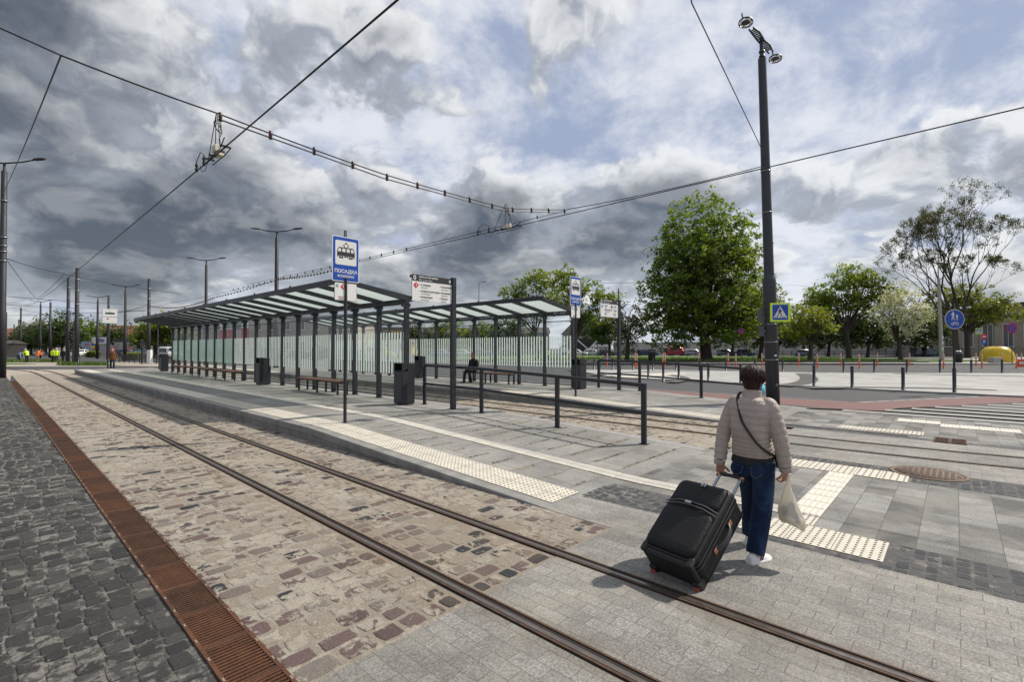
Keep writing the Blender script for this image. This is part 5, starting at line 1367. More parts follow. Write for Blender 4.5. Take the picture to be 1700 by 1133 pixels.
# --- the suitcase she pulls
CASE = cloth('black_suitcase_nylon', (.0085, .0085, .0095), .58, .25, 45); CASE2 = mat('black_piping', (.035, .035, .038), .4); CHROME = mat('trolley_aluminium', (.30, .31, .36), .3, .9)
sc_ = T('suitcase', 'large black soft suitcase tilted on two red wheels, pulled by the woman', 'suitcase', (3.60, 1.62, 0))
sc_.rotation_euler = (0, R_(52), R_(-10))
def rbox(x0, x1, hw, z0, z1, r, bulge=0.0, n=5):
    """panel lying in the y-z plane with rounded corners, from depth x0 to x1"""
    def ring(x, k): d = hw * (1 - k); return [(x, p[0], (z0 + z1) / 2 + p[1]) for p in rrect(hw * 2 - 2 * d, (z1 - z0) - 2 * d, max(.012, r - d), n)]
    return ring
b = MB(); rg_ = rbox(0, 0, .235, .07, .78, .055)
b.loft([rg_(x, k) for x, k in ((-.245, .90), (-.238, .955), (-.22, .985), (-.12, 1.0), (-.02, 1.0), (.015, .985), (.028, .93))]); b.build('shell', CASE, sc_)
b = MB(); rg_ = rbox(0, 0, .215, .095, .50, .07)
b.loft([rg_(x, k) for x, k in ((-.24, 1.0), (-.262, .99), (-.275, .95), (-.281, .85), (-.284, .6))]); b.build('front_pocket', CASE, sc_, label='large rounded lower front pocket')
b = MB(); rg_ = rbox(0, 0, .205, .535, .765, .05)
b.loft([rg_(x, k) for x, k in ((-.235, 1.0), (-.256, .98), (-.265, .94), (-.269, .84), (-.271, .70))]); b.build('front_pocket', CASE, sc_, label='smaller upper front pocket')
b = MB()
for x, hw, z0, z1, r in ((-.243, .217, .085, .765, .06), (-.19, .2365, .07, .78, .055), (-.15, .2375, .07, .78, .055), (.012, .236, .07, .78, .055)):
    P = [(x, p[0], (z0 + z1) / 2 + p[1]) for p in rrect(hw * 2, z1 - z0, r, 5)]; b.tube(P + P[:2], .0055, 6)
b.build('piping', CASE2, sc_)
b = MB()
for dz_ in (0, .03): b.tube([(-.265, -.225, .485 + dz_), (-.29, -.12, .505 + dz_), (-.295, 0, .512 + dz_), (-.29, .12, .505 + dz_), (-.265, .225, .485 + dz_)], .006, 6)
b.build('zipper', mat('zipper_grey', (.12, .12, .125), .4, .5), sc_)
b = MB(); b.box((-.305, .02, .528), (.008, .055, .026), bev=.003); b.build('badge', STEEL, sc_)
b = MB()
for y in (-.03, -.005): b.box((-.283, y, .735), (.008, .014, .035), rx=R_(20))
b.build('zip_pull', STEEL, sc_)
b = MB(); P = [(-.10, -.243, .33), (-.10, -.268, .37), (-.10, -.278, .44), (-.10, -.268, .51), (-.10, -.243, .55)]; b.tube(smoothpath(P, 4), .013, 8, sx=1.8)
hd_ = b.build('side_handle', CASE2, sc_)
for z in (.315, .565):
    q = MB(); q.box((-.10, -.242, z), (.045, .016, .055), bev=.006); q.build('handle_mount', mat('copper_buckle', (.50, .22, .12), .3, .7), hd_)
b = MB(); b.tube([(-.10, -.10, .785), (-.10, -.08, .81), (-.10, .08, .81), (-.10, .10, .785)], .011, 8, sx=1.5); b.build('top_handle', CASE2, sc_)
b = MB(); b.box((-.11, 0, .062), (.26, .44, .05), bev=.015)
for y in (-.19, .19): b.box((-.01, y, .07), (.10, .07, .11), bev=.015)
for y in (-.20, .20): b.box((-.235, y, .075), (.04, .05, .08), bev=.01)
b.build('base', BLACK, sc_)
for y in (-.19, .19):
    b = MB(); b.tube([(.015, y - .022, .035), (.015, y + .022, .035)], .042, 18); b.build('wheel', mat('red_wheel', (.42, .060, .025), .4), sc_)
b = MB()
for y in (-.095, .095): b.tube([(-.005, y, .74), (-.005, y, 1.075)], .0125, 10)
b.build('trolley_tube', CHROME, sc_)
b = MB(); b.tube([(-.005, -.115, 1.06), (-.005, -.105, 1.085), (-.005, 0, 1.092), (-.005, .105, 1.085), (-.005, .115, 1.06)], .0165, 10); b.build('grip', BLACK, sc_)
b = MB()
for y in (-.108, .108): b.box((-.005, y, 1.075), (.036, .030, .032), bev=.006)
b.build('grip_end', mat('copper_trim', (.42, .20, .12), .35, .5), sc_)

# --- the carrier bag in her right hand
def bag_mat():
    m = bpy.data.materials.new('thin_white_plastic'); m.use_nodes = True; t = NT(m.node_tree)
    oc = t.n('ShaderNodeTexCoord').outputs['Object']
    d = t.n('ShaderNodeBsdfDiffuse', {0: (.74, .71, .62, 1)}); u = t.n('ShaderNodeBsdfTranslucent', {0: (.74, .70, .58, 1)}); tr_ = t.n('ShaderNodeBsdfTransparent', {0: (.92, .90, .84, 1)}); g = t.n('ShaderNodeBsdfGlossy', {0: (1, 1, 1, 1), 'Roughness': .22})
    bp_ = t.n('ShaderNodeBump', {'Strength': .6, 'Distance': .02, 'Height': t.noise(t.vm('MULTIPLY', oc, (1, 1, .25)), 28, 4, .6, 1.0)})
    for x in (d, g): t.t.links.new(bp_.outputs[0], x.inputs['Normal'])
    a = t.n('ShaderNodeMixShader', {0: .45, 1: d.outputs[0], 2: u.outputs[0]}); c = t.n('ShaderNodeMixShader', {0: .20, 1: a.outputs[0], 2: tr_.outputs[0]}); e = t.n('ShaderNodeMixShader', {0: .07, 1: c.outputs[0], 2: g.outputs[0]})
    t.n('ShaderNodeOutputMaterial', {0: e.outputs[0]}); return m
bag = T('carrier_bag', 'thin white plastic carrier bag hanging from the right hand of the woman', 'bag', (4.575, 1.055, .70), R_(-30))
rb = random.Random(4); b = MB(); rings = []
for i in range(26):
    t = i / 25; z = .035 - .38 * t
    w_ = .014 + .125 * max(0, (t - .16) / .84) ** 1.15 * (1 if t < .86 else 1 - (t - .86) * 2.4); d_ = .012 + .085 * max(0, (t - .16) / .84) ** 1.1 * (1 if t < .86 else 1 - (t - .86) * 2.2)
    ring = []
    for k in range(40):
        a = 2 * math.pi * k / 40; f = 1 + (.09 * math.sin(a * 7 + 2 * t) + .06 * math.sin(a * 13 + 5 * t)) * (1.1 - .8 * t) + .05 * math.sin(a * 3 + t * 4)
        ring.append((d_ * f * math.cos(a), w_ * f * math.sin(a) - .035 * t * t, z - .05 * t * max(0, -math.sin(a)) * 1.0 + (.02 if t > .9 else 0) * math.sin(a * 2)))
    rings.append(ring)
b.loft(rings); b.build('sack', bag_mat(), bag)
b = MB()
for c, r in (((.0, -.02, -.27), (.04, .045, .04)), ((.0, -.07, -.29), (.03, .032, .03)), ((-.01, .03, -.275), (.035, .035, .04)), ((.0, -.03, -.22), (.024, .03, .035))): b.sphere(c, r, 12, 8)
b.build('contents', mat('brown_goods', (.20, .14, .105), .7, 0, .4, 20), bag)
b = MB(); b.sphere((.0, -.10, -.325), (.022, .024, .024), 12, 8); b.build('contents', mat('pink_goods', (.45, .25, .20), .6, 0, .3, 20), bag, label='pinkish lump at the lower corner of the bag')

# --- smaller figures
BLK = cloth('black_cloth', (.016, .015, .017)); NAVY = cloth('navy_cloth', (.02, .028, .055)); BROWNJ = cloth('brown_jacket', (.115, .048, .020)); VESTY = mat('yellow_hi_vis', (.55, .78, .02), .6); VESTO = mat('orange_hi_vis', (.85, .16, .02), .6); BLACKSHOE = mat('black_shoe', (.012, .012, .012), .5); BLUESH = cloth('blue_grey_shirt', (.20, .24, .36)); TAN = cloth('tan_cloth', (.20, .15, .11)); GREYT = cloth('grey_trousers', (.06, .06, .065))
SIT = J_(spine=[(0, 0, .50), (.0, 0, .76), (.06, 0, 1.05), (.10, 0, 1.21)], armL=[(.04, .19, .99), (.05, .25, .74), (.27, .16, .62)], armR=[(.04, -.19, .99), (.03, -.26, .73), (.25, -.18, .60)],
         legL=[(0, .09, .50), (.42, .13, .50), (.36, .15, .085)], legR=[(0, -.09, .50), (.40, -.13, .50), (.50, -.14, .085)], hem=(0, 0, -.05), yaw=.1, handL=((1, -.5, -.4), (0, -.3, -1), .5), handR=((1, .4, -.4), (0, .3, -1), .5))
sm_ = person('man in black sitting on the bench in the second shelter', (14.92, 16.05, .25), R_(184), SIT, dict(skin=SKIN2, jacket=BLK, trousers=BLK, shoe=BLACKSHOE, hair=HAIRK), .011)
b = MB(); b.prism([(-.07, .64), (.07, .64), (.05, 1.0), (-.05, 1.0)], .135, .165, 'x'); b.build('shirt', NAVY, sm_)
WALK = J_(armL=[(0, .20, 1.40), (-.06, .27, 1.13), (.06, .27, .90)], armR=[(0, -.20, 1.40), (.03, -.27, 1.13), (.20, -.22, .95)], legL=[(0, .09, .90), (.16, .10, .50), (.10, .10, .085)], legR=[(0, -.09, .90), (-.02, -.10, .50), (-.24, -.10, .12)], spine=[(0, 0, .90), (.0, 0, 1.18), (.03, 0, 1.46), (.07, 0, 1.62)],
          jacket=[(0, .17, .21), (.25, .175, .21), (.6, .165, .205), (.82, .14, .195), (.93, .10, .14), (1, .07, .075)])
person('grey-haired man in a brown jacket walking towards the camera at the far left', (6.75, 49.0, 0), R_(-100), WALK, dict(skin=SKIN, jacket=BROWNJ, trousers=NAVY, shoe=BLACKSHOE, hair=HAIRG), .014)
BENT = J_(spine=[(-.12, 0, .86), (.12, 0, 1.04), (.42, 0, 1.06), (.56, 0, 1.02)], armL=[(.36, .18, 1.0), (.42, .22, .72), (.50, .18, .46)], armR=[(.36, -.18, 1.0), (.44, -.22, .72), (.54, -.16, .44)], hem=(-.04, 0, -.06), pitch=.9,
          legL=[(-.12, .09, .86), (.02, .12, .48), (-.05, .13, .085)], legR=[(-.12, -.09, .86), (.04, -.12, .48), (.02, -.13, .085)])
LEAN = J_(spine=[(-.05, 0, .90), (.02, 0, 1.17), (.16, 0, 1.42), (.24, 0, 1.56)], armL=[(.13, .19, 1.36), (.22, .24, 1.10), (.40, .14, .96)], armR=[(.13, -.19, 1.36), (.22, -.24, 1.08), (.42, -.12, .90)], pitch=.3)
def wk(x, Z, rz, J, mats, label, **k):
    p = V(R2(x, Z), Z); return person(label, p, ANG + rz, J, mats, .018, 1.0, 'people at the far left', 10, **k)
ms = lambda j, t=GREYT: dict(skin=SKIN2, jacket=j, trousers=t, shoe=BLACKSHOE, hair=HAIRK)
wk(31, 62, R_(0), BENT, ms(BLUESH), 'road worker in a pale shirt bending over at the far left')
wk(45, 60, R_(170), LEAN, ms(VESTY, BLK), 'road worker in yellow leaning by himself, left of the orange vest', cap=SIGNWHITE)
wk(63, 60, R_(20), LEAN, ms(VESTO, TAN), 'road worker in an orange vest with tan trousers')
wk(87.5, 60, R_(80), J_(), ms(VESTY, BLK), 'road worker in a yellow vest, left one of the close pair')
wk(93.5, 60.5, R_(120), J_(), ms(VESTY, BLK), 'road worker in a yellow vest with white helmet, right one of the close pair', cap=SIGNWHITE)
wk(104.5, 60, R_(90), J_(), ms(BLK, BLK), 'person in black standing next to the pair in yellow vests')
p = V(R2(1060, 96), 96); person('person in dark clothes standing in the street left of the chestnut tree', p, ANG + R_(90), J_(), dict(skin=SKIN, jacket=NAVY, trousers=NAVY, shoe=BLACKSHOE, hair=HAIRK), .02, 1.0, None, 8)
p = V(R2(909.5, 63), 63); person('person in a yellow vest seen through the second shelter glass', p, ANG + R_(60), J_(), dict(skin=SKIN2, jacket=VESTY, trousers=NAVY, shoe=BLACKSHOE, hair=HAIRK), .02, 1.0, None, 8)

# ------------------------------------------------------------------ trees
BARK = mat('bark', (.052, .040, .032), .95, 0, .35, 6, .8, 18); BARKL = mat('grey_bark', (.11, .10, .088), .95, 0, .3, 6, .8, 18)
L_CHEST = leaf_mat('chestnut_leaves', (.070, .120, .022), (.215, .295, .042), .56)
L_MID = leaf_mat('fresh_leaves', (.085, .140, .020), (.26, .33, .045), .58)
L_YEL = leaf_mat('yellow_green_leaves', (.105, .135, .016), (.31, .34, .045), .52)
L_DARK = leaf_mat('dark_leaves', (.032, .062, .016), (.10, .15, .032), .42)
L_WHITE = leaf_mat('white_blossom', (.20, .23, .13), (.74, .74, .68), .35)
L_OLIVE = leaf_mat('sparse_olive_leaves', (.050, .060, .024), (.14, .15, .058), .35)
L_GREY = leaf_mat('grey_green_leaves', (.075, .095, .045), (.30, .32, .20), .3)
def grow(wb, p, d, L, r, depth, rnd, tips, env=None, fork=(2, 3), spread=.55, up=.12, shrink=.72):
    """a limb that wanders and forks; the tips collect where leaves sit"""
    P = [p]; q = Vector(p); dd = Vector(d).normalized(); n = 4
    for i in range(n):
        dd = (dd + Vector((rnd.gauss(0, .13), rnd.gauss(0, .13), rnd.gauss(0, .09) + up * .25))).normalized(); q = q + dd * (L / n); P.append(q.copy())
    r1 = r * .62 if depth else r * .3
    wb.tube(P, [r + (r1 - r) * i / n for i in range(n + 1)], 7 if r > .08 else 4, False)
    if depth <= 2:
        for i in range(1, n + 1): tips.append((P[i], depth))
    if depth == 0: return
    k = rnd.randint(*fork); a0 = rnd.uniform(0, 6.28)
    for i in range(k):
        a = a0 + 6.28 * i / k + rnd.uniform(-.5, .5); u = dd.orthogonal().normalized(); v = dd.cross(u)
        nd = dd + (u * math.cos(a) + v * math.sin(a)) * rnd.uniform(spread * .6, spread * 1.3) + Vector((0, 0, up))
        grow(wb, q, nd, L * rnd.uniform(shrink * .85, shrink * 1.12), r1 * rnd.uniform(.75, .95), depth - 1, rnd, tips, env, fork, spread, up, shrink)
def leaves(lb, c, n, rad, size, rnd, base, flat=.7, el=1.0):
    for _ in range(n):
        while True:
            x, y, z = rnd.uniform(-1, 1), rnd.uniform(-1, 1), rnd.uniform(-1, 1)
            if x * x + y * y + z * z < 1: break
        p = Vector((c[0] + x * rad, c[1] + y * rad, c[2] + z * rad * flat)); s = size * rnd.uniform(.6, 1.3)
        u = Vector((rnd.gauss(0, 1), rnd.gauss(0, 1), rnd.gauss(0, .6))).normalized(); v = u.cross(Vector((rnd.gauss(0, .6), rnd.gauss(0, .6), 1))).normalized()
        lb.ca = min(.999, max(.002, base + rnd.gauss(0, .16)))
        lb.add([p - u * s * .9 * el, p + v * s * .42, p + u * s * .9 * el, p - v * s * .42], [(0, 1, 2, 3)])
def tree(name, label, base, trunk, lobes, nclump, per, crad, lsize, lm, seed, grp=None, bark=None, lean=(0, 0), limbs=3, tone=(.25, .75), trunk_r=.3, fill=.55, extra=0):
    """lobes: (right, depth, height, radius right, radius depth, radius up); trunk: height of the first fork"""
    rnd = random.Random(seed); s = T(name, label, 'tree', base, ANG, grp)
    wb = MB(); lb = MB(); top = Vector((lean[0], lean[1], trunk))
    P = [Vector((0, 0, -.2)), Vector((lean[0] * .25, lean[1] * .3, trunk * .35)), Vector((lean[0] * .6, lean[1] * .7, trunk * .7)), top]
    wb.tube([P[0], Vector((0, 0, .35))] + P[1:], [trunk_r * 1.5, trunk_r * 1.1, trunk_r * .95, trunk_r * .88, trunk_r * .8], 10)
    tot = sum(l[3] * l[4] + l[3] * l[5] + l[4] * l[5] for l in lobes)
    for l in lobes:
        c = Vector(l[:3]); R3 = l[3:6]
        for k in range(limbs):
            e = c + Vector((rnd.uniform(-.5, .5) * R3[0], rnd.uniform(-.5, .5) * R3[1], rnd.uniform(-.3, .6) * R3[2]))
            st = top.lerp(P[2], rnd.uniform(0, .8)); mid = st.lerp(e, .45) + Vector((rnd.gauss(0, .35), rnd.gauss(0, .35), rnd.uniform(-.2, .7)))
            rr_ = trunk_r * rnd.uniform(.25, .45); Q = smoothpath([st, mid, e], 4); wb.tube(Q, [rr_ * (1 - .75 * i / (len(Q) - 1)) for i in range(len(Q))], 6)
            for j in range(4):
                a = Q[rnd.randint(3, len(Q) - 1)]; v = Vector((rnd.gauss(0, 1) * R3[0], rnd.gauss(0, 1) * R3[1], rnd.gauss(.1, .8) * R3[2])) * .45
                wb.tube(smoothpath([a, a + v * .5 + Vector((0, 0, .25)), a + v], 3), [rr_ * .3, rr_ * .26, rr_ * .22, rr_ * .18, rr_ * .14, rr_ * .1, rr_ * .05], 4)
        m = int(nclump * (R3[0] * R3[1] + R3[0] * R3[2] + R3[1] * R3[2]) / tot)
        for _ in range(m):
            v = Vector((rnd.gauss(0, 1), rnd.gauss(0, 1), rnd.gauss(0, 1))).normalized()
            f = rnd.random() ** (fill) if rnd.random() < .85 else rnd.uniform(1.0, 1.10)
            nz = 1 + .16 * mnoise.noise(v * 2.2 + Vector((seed, 0, l[2])))+ .10 * mnoise.noise(v * 5 + Vector((0, seed, 0)))
            q = Vector((v.x * R3[0], v.y * R3[1], v.z * R3[2])) * f * nz + c
            if q.z < .5: continue
            if mnoise.noise(q * (1.0 / (crad * 3.2)) + Vector((seed * 3.1, 0, 0))) < -.22: continue      # gaps
            leaves(lb, q, max(2, int(per * rnd.uniform(.5, 1.4))), crad * rnd.uniform(.6, 1.25), lsize, rnd, rnd.uniform(*tone))
    wb.build('trunk', bark or BARK, s); lb.build('crown', lm, s, fix=False); return s
def TP(x, Z, z=.2): p = V(R2(x, Z), Z); return (p.x, p.y, z)
# the big chestnut
Zc = 62
tree('chestnut_tree', 'huge dense chestnut tree with a thick trunk on the lawn', TP(1172, Zc), 3.2,
     [(-.3, 0, 16.4, 5.0, 5, 5.4), (2.6, 0, 13.8, 4.6, 5, 5.2), (-3.6, -1, 13.0, 4.3, 4.6, 4.6), (-1.2, -2, 10.5, 6.2, 5.5, 4.8), (4.2, 0, 9.0, 3.7, 4.4, 4.2), (-5.2, -1, 8.0, 3.6, 4.4, 4.2), (-4.9, -.5, 4.6, 4.4, 4.2, 3.3), (-.6, -3, 5.6, 5.4, 4.0, 4.0), (3.6, -1, 5.4, 3.8, 4.2, 3.2)],
     4200, 14, .62, .27, L_CHEST, 3, None, None, (-.2, 0), 4, (.10, .85), .72, .40)
GR = 'loosely branched trees behind the second shelter'
tree('broadleaf_tree', 'loosely branched green tree above the roof of the second shelter, left of the pair', TP(893, 70), 4.0, [(-3.2, 0, 9.2, 2.6, 2.6, 1.5), (-.6, 0, 11.4, 2.5, 2.5, 1.5), (1.7, 0, 9.4, 2.4, 2.4, 1.9), (-3.6, 0, 6.6, 2.2, 2.4, 1.3), (.2, 0, 7.0, 2.8, 2.4, 1.3)], 520, 13, .55, .25, L_MID, 11, GR, None, (-.4, 0), 4, (.2, .8), .26, .5)
tree('broadleaf_tree', 'loosely branched green tree behind the second boarding sign, right of the pair', TP(949, 66), 3.8, [(-1.2, 0, 11.0, 2.3, 2.4, 1.9), (1.6, 0, 9.6, 2.5, 2.4, 1.6), (4.2, 0, 8.4, 2.6, 2.4, 1.5), (3.2, 0, 6.0, 2.8, 2.4, 1.3), (-.6, 0, 7.4, 2.6, 2.4, 1.5)], 560, 13, .55, .25, L_MID, 12, GR, None, (1.0, 0), 4, (.2, .8), .24, .5)
tree('broadleaf_tree', 'dark rounded tree behind the second route board', TP(1012, 72), 2.0, [(0, 0, 5.0, 2.7, 2.4, 2.9), (-1.8, 0, 4.2, 2.2, 2, 2.0)], 340, 12, .5, .24, L_DARK, 13, None, None, (0, 0), 3, (.2, .9), .2, .5)
tree('flowering_tree', 'small pruned tree with pale blossom left of the chestnut', TP(1041, 60), 2.8, [(0, 0, 3.4, 1.6, 1.5, 2.7), (.3, 0, 6.2, 1.5, 1.3, 1.0), (-1.0, 0, 4.8, 1.0, 1, 1.4), (1.2, 0, 4.9, 1.0, 1, 1.5)], 300, 12, .42, .20, L_GREY, 14, None, None, (.1, 0), 3, (.1, .8), .26, .5)
tree('broadleaf_tree', 'leaning many-stemmed green tree behind the tall lamp post', TP(1262, 66), 3.0, [(-1.5, 0, 7.6, 2.8, 3, 2.6), (1.4, 0, 7.0, 3.0, 3, 2.8), (-2.4, 0, 4.4, 2.3, 2.6, 1.6), (2.2, 0, 4.6, 2.4, 2.6, 1.6), (0, 0, 9.4, 2.2, 2.2, 1.5)], 620, 13, .55, .24, L_MID, 15, None, None, (.4, 0), 4, (.15, .7), .3, .45)
tree('broadleaf_tree', 'small yellow-green tree right of the tall lamp post', TP(1345, 58), 2.4, [(0, 0, 5.0, 2.1, 2.1, 1.7), (-1.6, 0, 3.9, 1.6, 1.6, 1.2), (1.7, 0, 4.6, 1.5, 1.6, 1.3)], 430, 13, .42, .19, L_YEL, 16, None, None, (.15, 0), 4, (.25, .85), .27, .45)
tree('broadleaf_tree', 'wide spreading green tree with an open crown in the middle of the lawn', TP(1409, 74), 4.4, [(-3.6, 0, 9.6, 3.0, 3.2, 1.8), (0, 0, 12.2, 3.6, 3.4, 2.2), (3.4, 0, 11.4, 3.4, 3.2, 2.0), (-5.2, 0, 8.0, 2.2, 2.8, 1.5), (5.4, 0, 9.4, 2.4, 2.8, 1.7), (-1.4, 0, 9.0, 3.4, 3, 1.7), (2.6, 0, 8.4, 3.2, 3, 1.5)], 1150, 13, .58, .25, L_MID, 17, None, None, (-.4, 0), 4, (.25, .9), .36, .45)
tree('flowering_tree', 'white blossoming hawthorn tree left of the concrete pole', TP(1495, 61), 2.5, [(0, 0, 7.6, 2.1, 2.1, 2.3), (-1.5, 0, 6.2, 1.9, 1.8, 1.6), (1.9, 0, 5.8, 1.9, 1.8, 1.8), (.4, 0, 4.4, 2.3, 2, 1.5)], 640, 13, .42, .17, L_WHITE, 18, None, None, (-.3, 0), 4, (.30, .98), .25, .45)
tree('broadleaf_tree', 'broad olive-green tree behind the bare locust tree', TP(1606, 84), 4.5, [(-3.5, 0, 10.6, 3.4, 3.2, 2.4), (1.0, 0, 10.2, 3.6, 3.2, 2.6), (5.0, 0, 9.2, 3.3, 3.2, 2.2), (-4.4, 0, 7.2, 3.2, 3, 2.0), (2.2, 0, 7.2, 3.8, 3, 1.8), (6.6, 0, 7.2, 2.4, 3, 1.4)], 1000, 13, .62, .27, L_YEL, 19, None, None, (0, 0), 4, (.05, .55), .4, .45)
# the tall thinly leaved locust
def locust():
    rnd = random.Random(21); s = T('locust_tree', 'tall thinly leaved locust tree with bare dark limbs at the right', 'tree', TP(1590, 76), ANG); s.scale = (.76, .80, .90)
    wb, lb, tips = MB(), MB(), []
    wb.tube([(-.0, 0, -.2), (0, 0, .5), (-.35, 0, 2.6), (-.5, 0, 5.0)], [.95, .62, .52, .48], 10)
    for d, L, r in (((-.72, .1, 1.0), 7.0, .24), ((-.38, -.3, 1.2), 7.8, .26), ((-.05, .2, 1.4), 8.4, .26), ((.26, -.1, 1.4), 9.0, .28), ((.58, .1, 1.2), 7.8, .25), ((-.15, -.4, .9), 6.2, .2), ((.45, .3, .8), 6.2, .2)):
        grow(wb, Vector((-.5 + d[0] * .3, 0, 4.7)), d, L, r, 6, rnd, tips, None, (2, 3), .46, .17, .655)
    for p, dep in tips:
        if p.z < 6.5 or rnd.random() < .22: continue
        leaves(lb, p + Vector((0, 0, .05)), rnd.randint(2, 4), .40, .16, rnd, rnd.uniform(.1, .7), .6)
    wb.build('trunk', BARK, s); lb.build('crown', L_OLIVE, s, fix=False)
locust()
# trees deeper in the park and beyond
BG = 'trees along the street behind the park'
for i, (x, Z, sc, m, lab) in enumerate(((1290, 92, 1.0, L_DARK, 'dark background tree just right of the lamp post'), (1375, 96, 1.1, L_DARK, 'dark background tree left of the wide spreading tree'), (1440, 92, 1.0, L_DARK, 'dark background tree between the spreading tree and the white blossom'),
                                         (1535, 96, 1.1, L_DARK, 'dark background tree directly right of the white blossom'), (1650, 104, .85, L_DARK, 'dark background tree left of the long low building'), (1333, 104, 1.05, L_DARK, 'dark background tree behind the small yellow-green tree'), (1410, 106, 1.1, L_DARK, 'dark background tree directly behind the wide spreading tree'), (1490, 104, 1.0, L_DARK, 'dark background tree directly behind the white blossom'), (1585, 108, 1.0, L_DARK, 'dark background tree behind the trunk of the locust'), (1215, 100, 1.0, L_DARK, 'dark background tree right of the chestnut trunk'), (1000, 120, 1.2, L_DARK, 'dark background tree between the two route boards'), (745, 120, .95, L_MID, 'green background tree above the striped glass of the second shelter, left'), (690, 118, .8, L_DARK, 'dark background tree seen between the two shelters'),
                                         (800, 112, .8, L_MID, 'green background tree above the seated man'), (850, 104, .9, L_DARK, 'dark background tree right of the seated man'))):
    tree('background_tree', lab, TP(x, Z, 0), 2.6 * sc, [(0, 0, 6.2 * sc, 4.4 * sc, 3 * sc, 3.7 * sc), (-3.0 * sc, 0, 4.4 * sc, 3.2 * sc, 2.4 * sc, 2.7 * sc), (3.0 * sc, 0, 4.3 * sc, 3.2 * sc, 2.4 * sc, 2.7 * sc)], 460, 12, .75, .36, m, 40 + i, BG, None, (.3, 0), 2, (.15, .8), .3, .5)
LG = 'dense trees at the far left end'
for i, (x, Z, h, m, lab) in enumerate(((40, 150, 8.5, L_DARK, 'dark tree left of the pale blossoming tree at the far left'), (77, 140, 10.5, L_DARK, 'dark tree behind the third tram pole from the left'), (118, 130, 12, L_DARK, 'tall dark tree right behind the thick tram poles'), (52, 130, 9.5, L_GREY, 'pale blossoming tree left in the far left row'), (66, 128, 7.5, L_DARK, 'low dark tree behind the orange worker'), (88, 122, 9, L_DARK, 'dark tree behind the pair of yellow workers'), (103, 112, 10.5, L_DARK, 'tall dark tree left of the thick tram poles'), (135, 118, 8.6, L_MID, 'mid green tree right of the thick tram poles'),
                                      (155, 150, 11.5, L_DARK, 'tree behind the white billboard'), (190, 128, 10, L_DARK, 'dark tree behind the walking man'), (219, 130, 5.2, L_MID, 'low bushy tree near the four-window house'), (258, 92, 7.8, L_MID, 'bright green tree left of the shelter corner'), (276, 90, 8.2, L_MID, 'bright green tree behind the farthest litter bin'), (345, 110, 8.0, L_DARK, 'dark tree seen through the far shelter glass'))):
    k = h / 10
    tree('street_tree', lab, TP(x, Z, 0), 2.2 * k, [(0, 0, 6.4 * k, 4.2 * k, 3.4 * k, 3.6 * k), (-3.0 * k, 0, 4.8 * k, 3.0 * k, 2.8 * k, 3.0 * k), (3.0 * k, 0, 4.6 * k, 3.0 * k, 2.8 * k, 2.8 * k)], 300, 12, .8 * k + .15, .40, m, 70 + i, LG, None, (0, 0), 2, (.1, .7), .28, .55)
# hedges and low strips of grass
def hedge(x0, x1, Z, h, d, m, label, n=500, zb=0, cat='hedge', nm='hedge'):
    rnd = random.Random(int(x0)); s = T(nm, label, cat, TP((x0 + x1) / 2, Z, zb), ANG); lb = MB(); w_ = (x1 - x0) / 802.8 * Z
    for _ in range(n):
        q = (rnd.uniform(-.5, .5) * w_, rnd.uniform(-.5, .5) * d, rnd.uniform(.05, 1) * h); leaves(lb, q, 5, .22, .14, rnd, rnd.uniform(.1, .9))
    lb.build('foliage', m, s, fix=False)
    b = MB(); b.box((0, 0, h * .36), (w_ * .96, d * .7, h * .72)); b.build('stems', BARK, s)
hedge(206, 232, 72, 1.1, 1.2, L_YEL, 'yellow-green clipped hedge right of the walking man')
hedge(147, 165, 92, 1.2, 1.2, L_YEL, 'yellow-green hedge below the billboards')
gs = MB(); rnd = random.Random(9)
poly_sheet('grass_strip', [V(R2(86, 52), 52.5)[:2], V(R2(106, 49), 49)[:2], V(R2(182, 49), 49)[:2], V(R2(180, 52.5), 52.8)[:2], V(R2(120, 54), 54.5)[:2]], .04, M_GRASS, thick=.1)
poly_sheet('grass_strip', [V(R2(-20, 60), 59)[:2], V(R2(105, 62), 61.5)[:2], V(R2(110, 70), 70)[:2], V(R2(-20, 70), 72)[:2]], .05, M_GRASS, thick=.1)
poly_sheet('grass_strip', [V(R2(-20, 50), 51)[:2], V(R2(30, 52), 54)[:2], V(R2(-20, 55), 56)[:2]], .05, M_GRASS, thick=.1)
for k in range(5000):
    if rnd.random() < .5: Z = rnd.uniform(49.5, 53.5); x = rnd.uniform(96, 178)
    else: Z = rnd.uniform(60, 68); x = rnd.uniform(-15, 100)
    p = V(R2(x, Z), Z, .04); h = rnd.uniform(.08, .35); a = rnd.uniform(0, 6.28); gs.ca = rnd.random() * .9 + .01; q = Vector((math.cos(a), math.sin(a), 0)) * .06
    gs.add([p - q, p + q, p + Vector((rnd.uniform(-.1, .1), rnd.uniform(-.1, .1), h))], [(0, 1, 2)])
ST(gs.build('grass.001', GRASSB, fix=False), 'stuff')

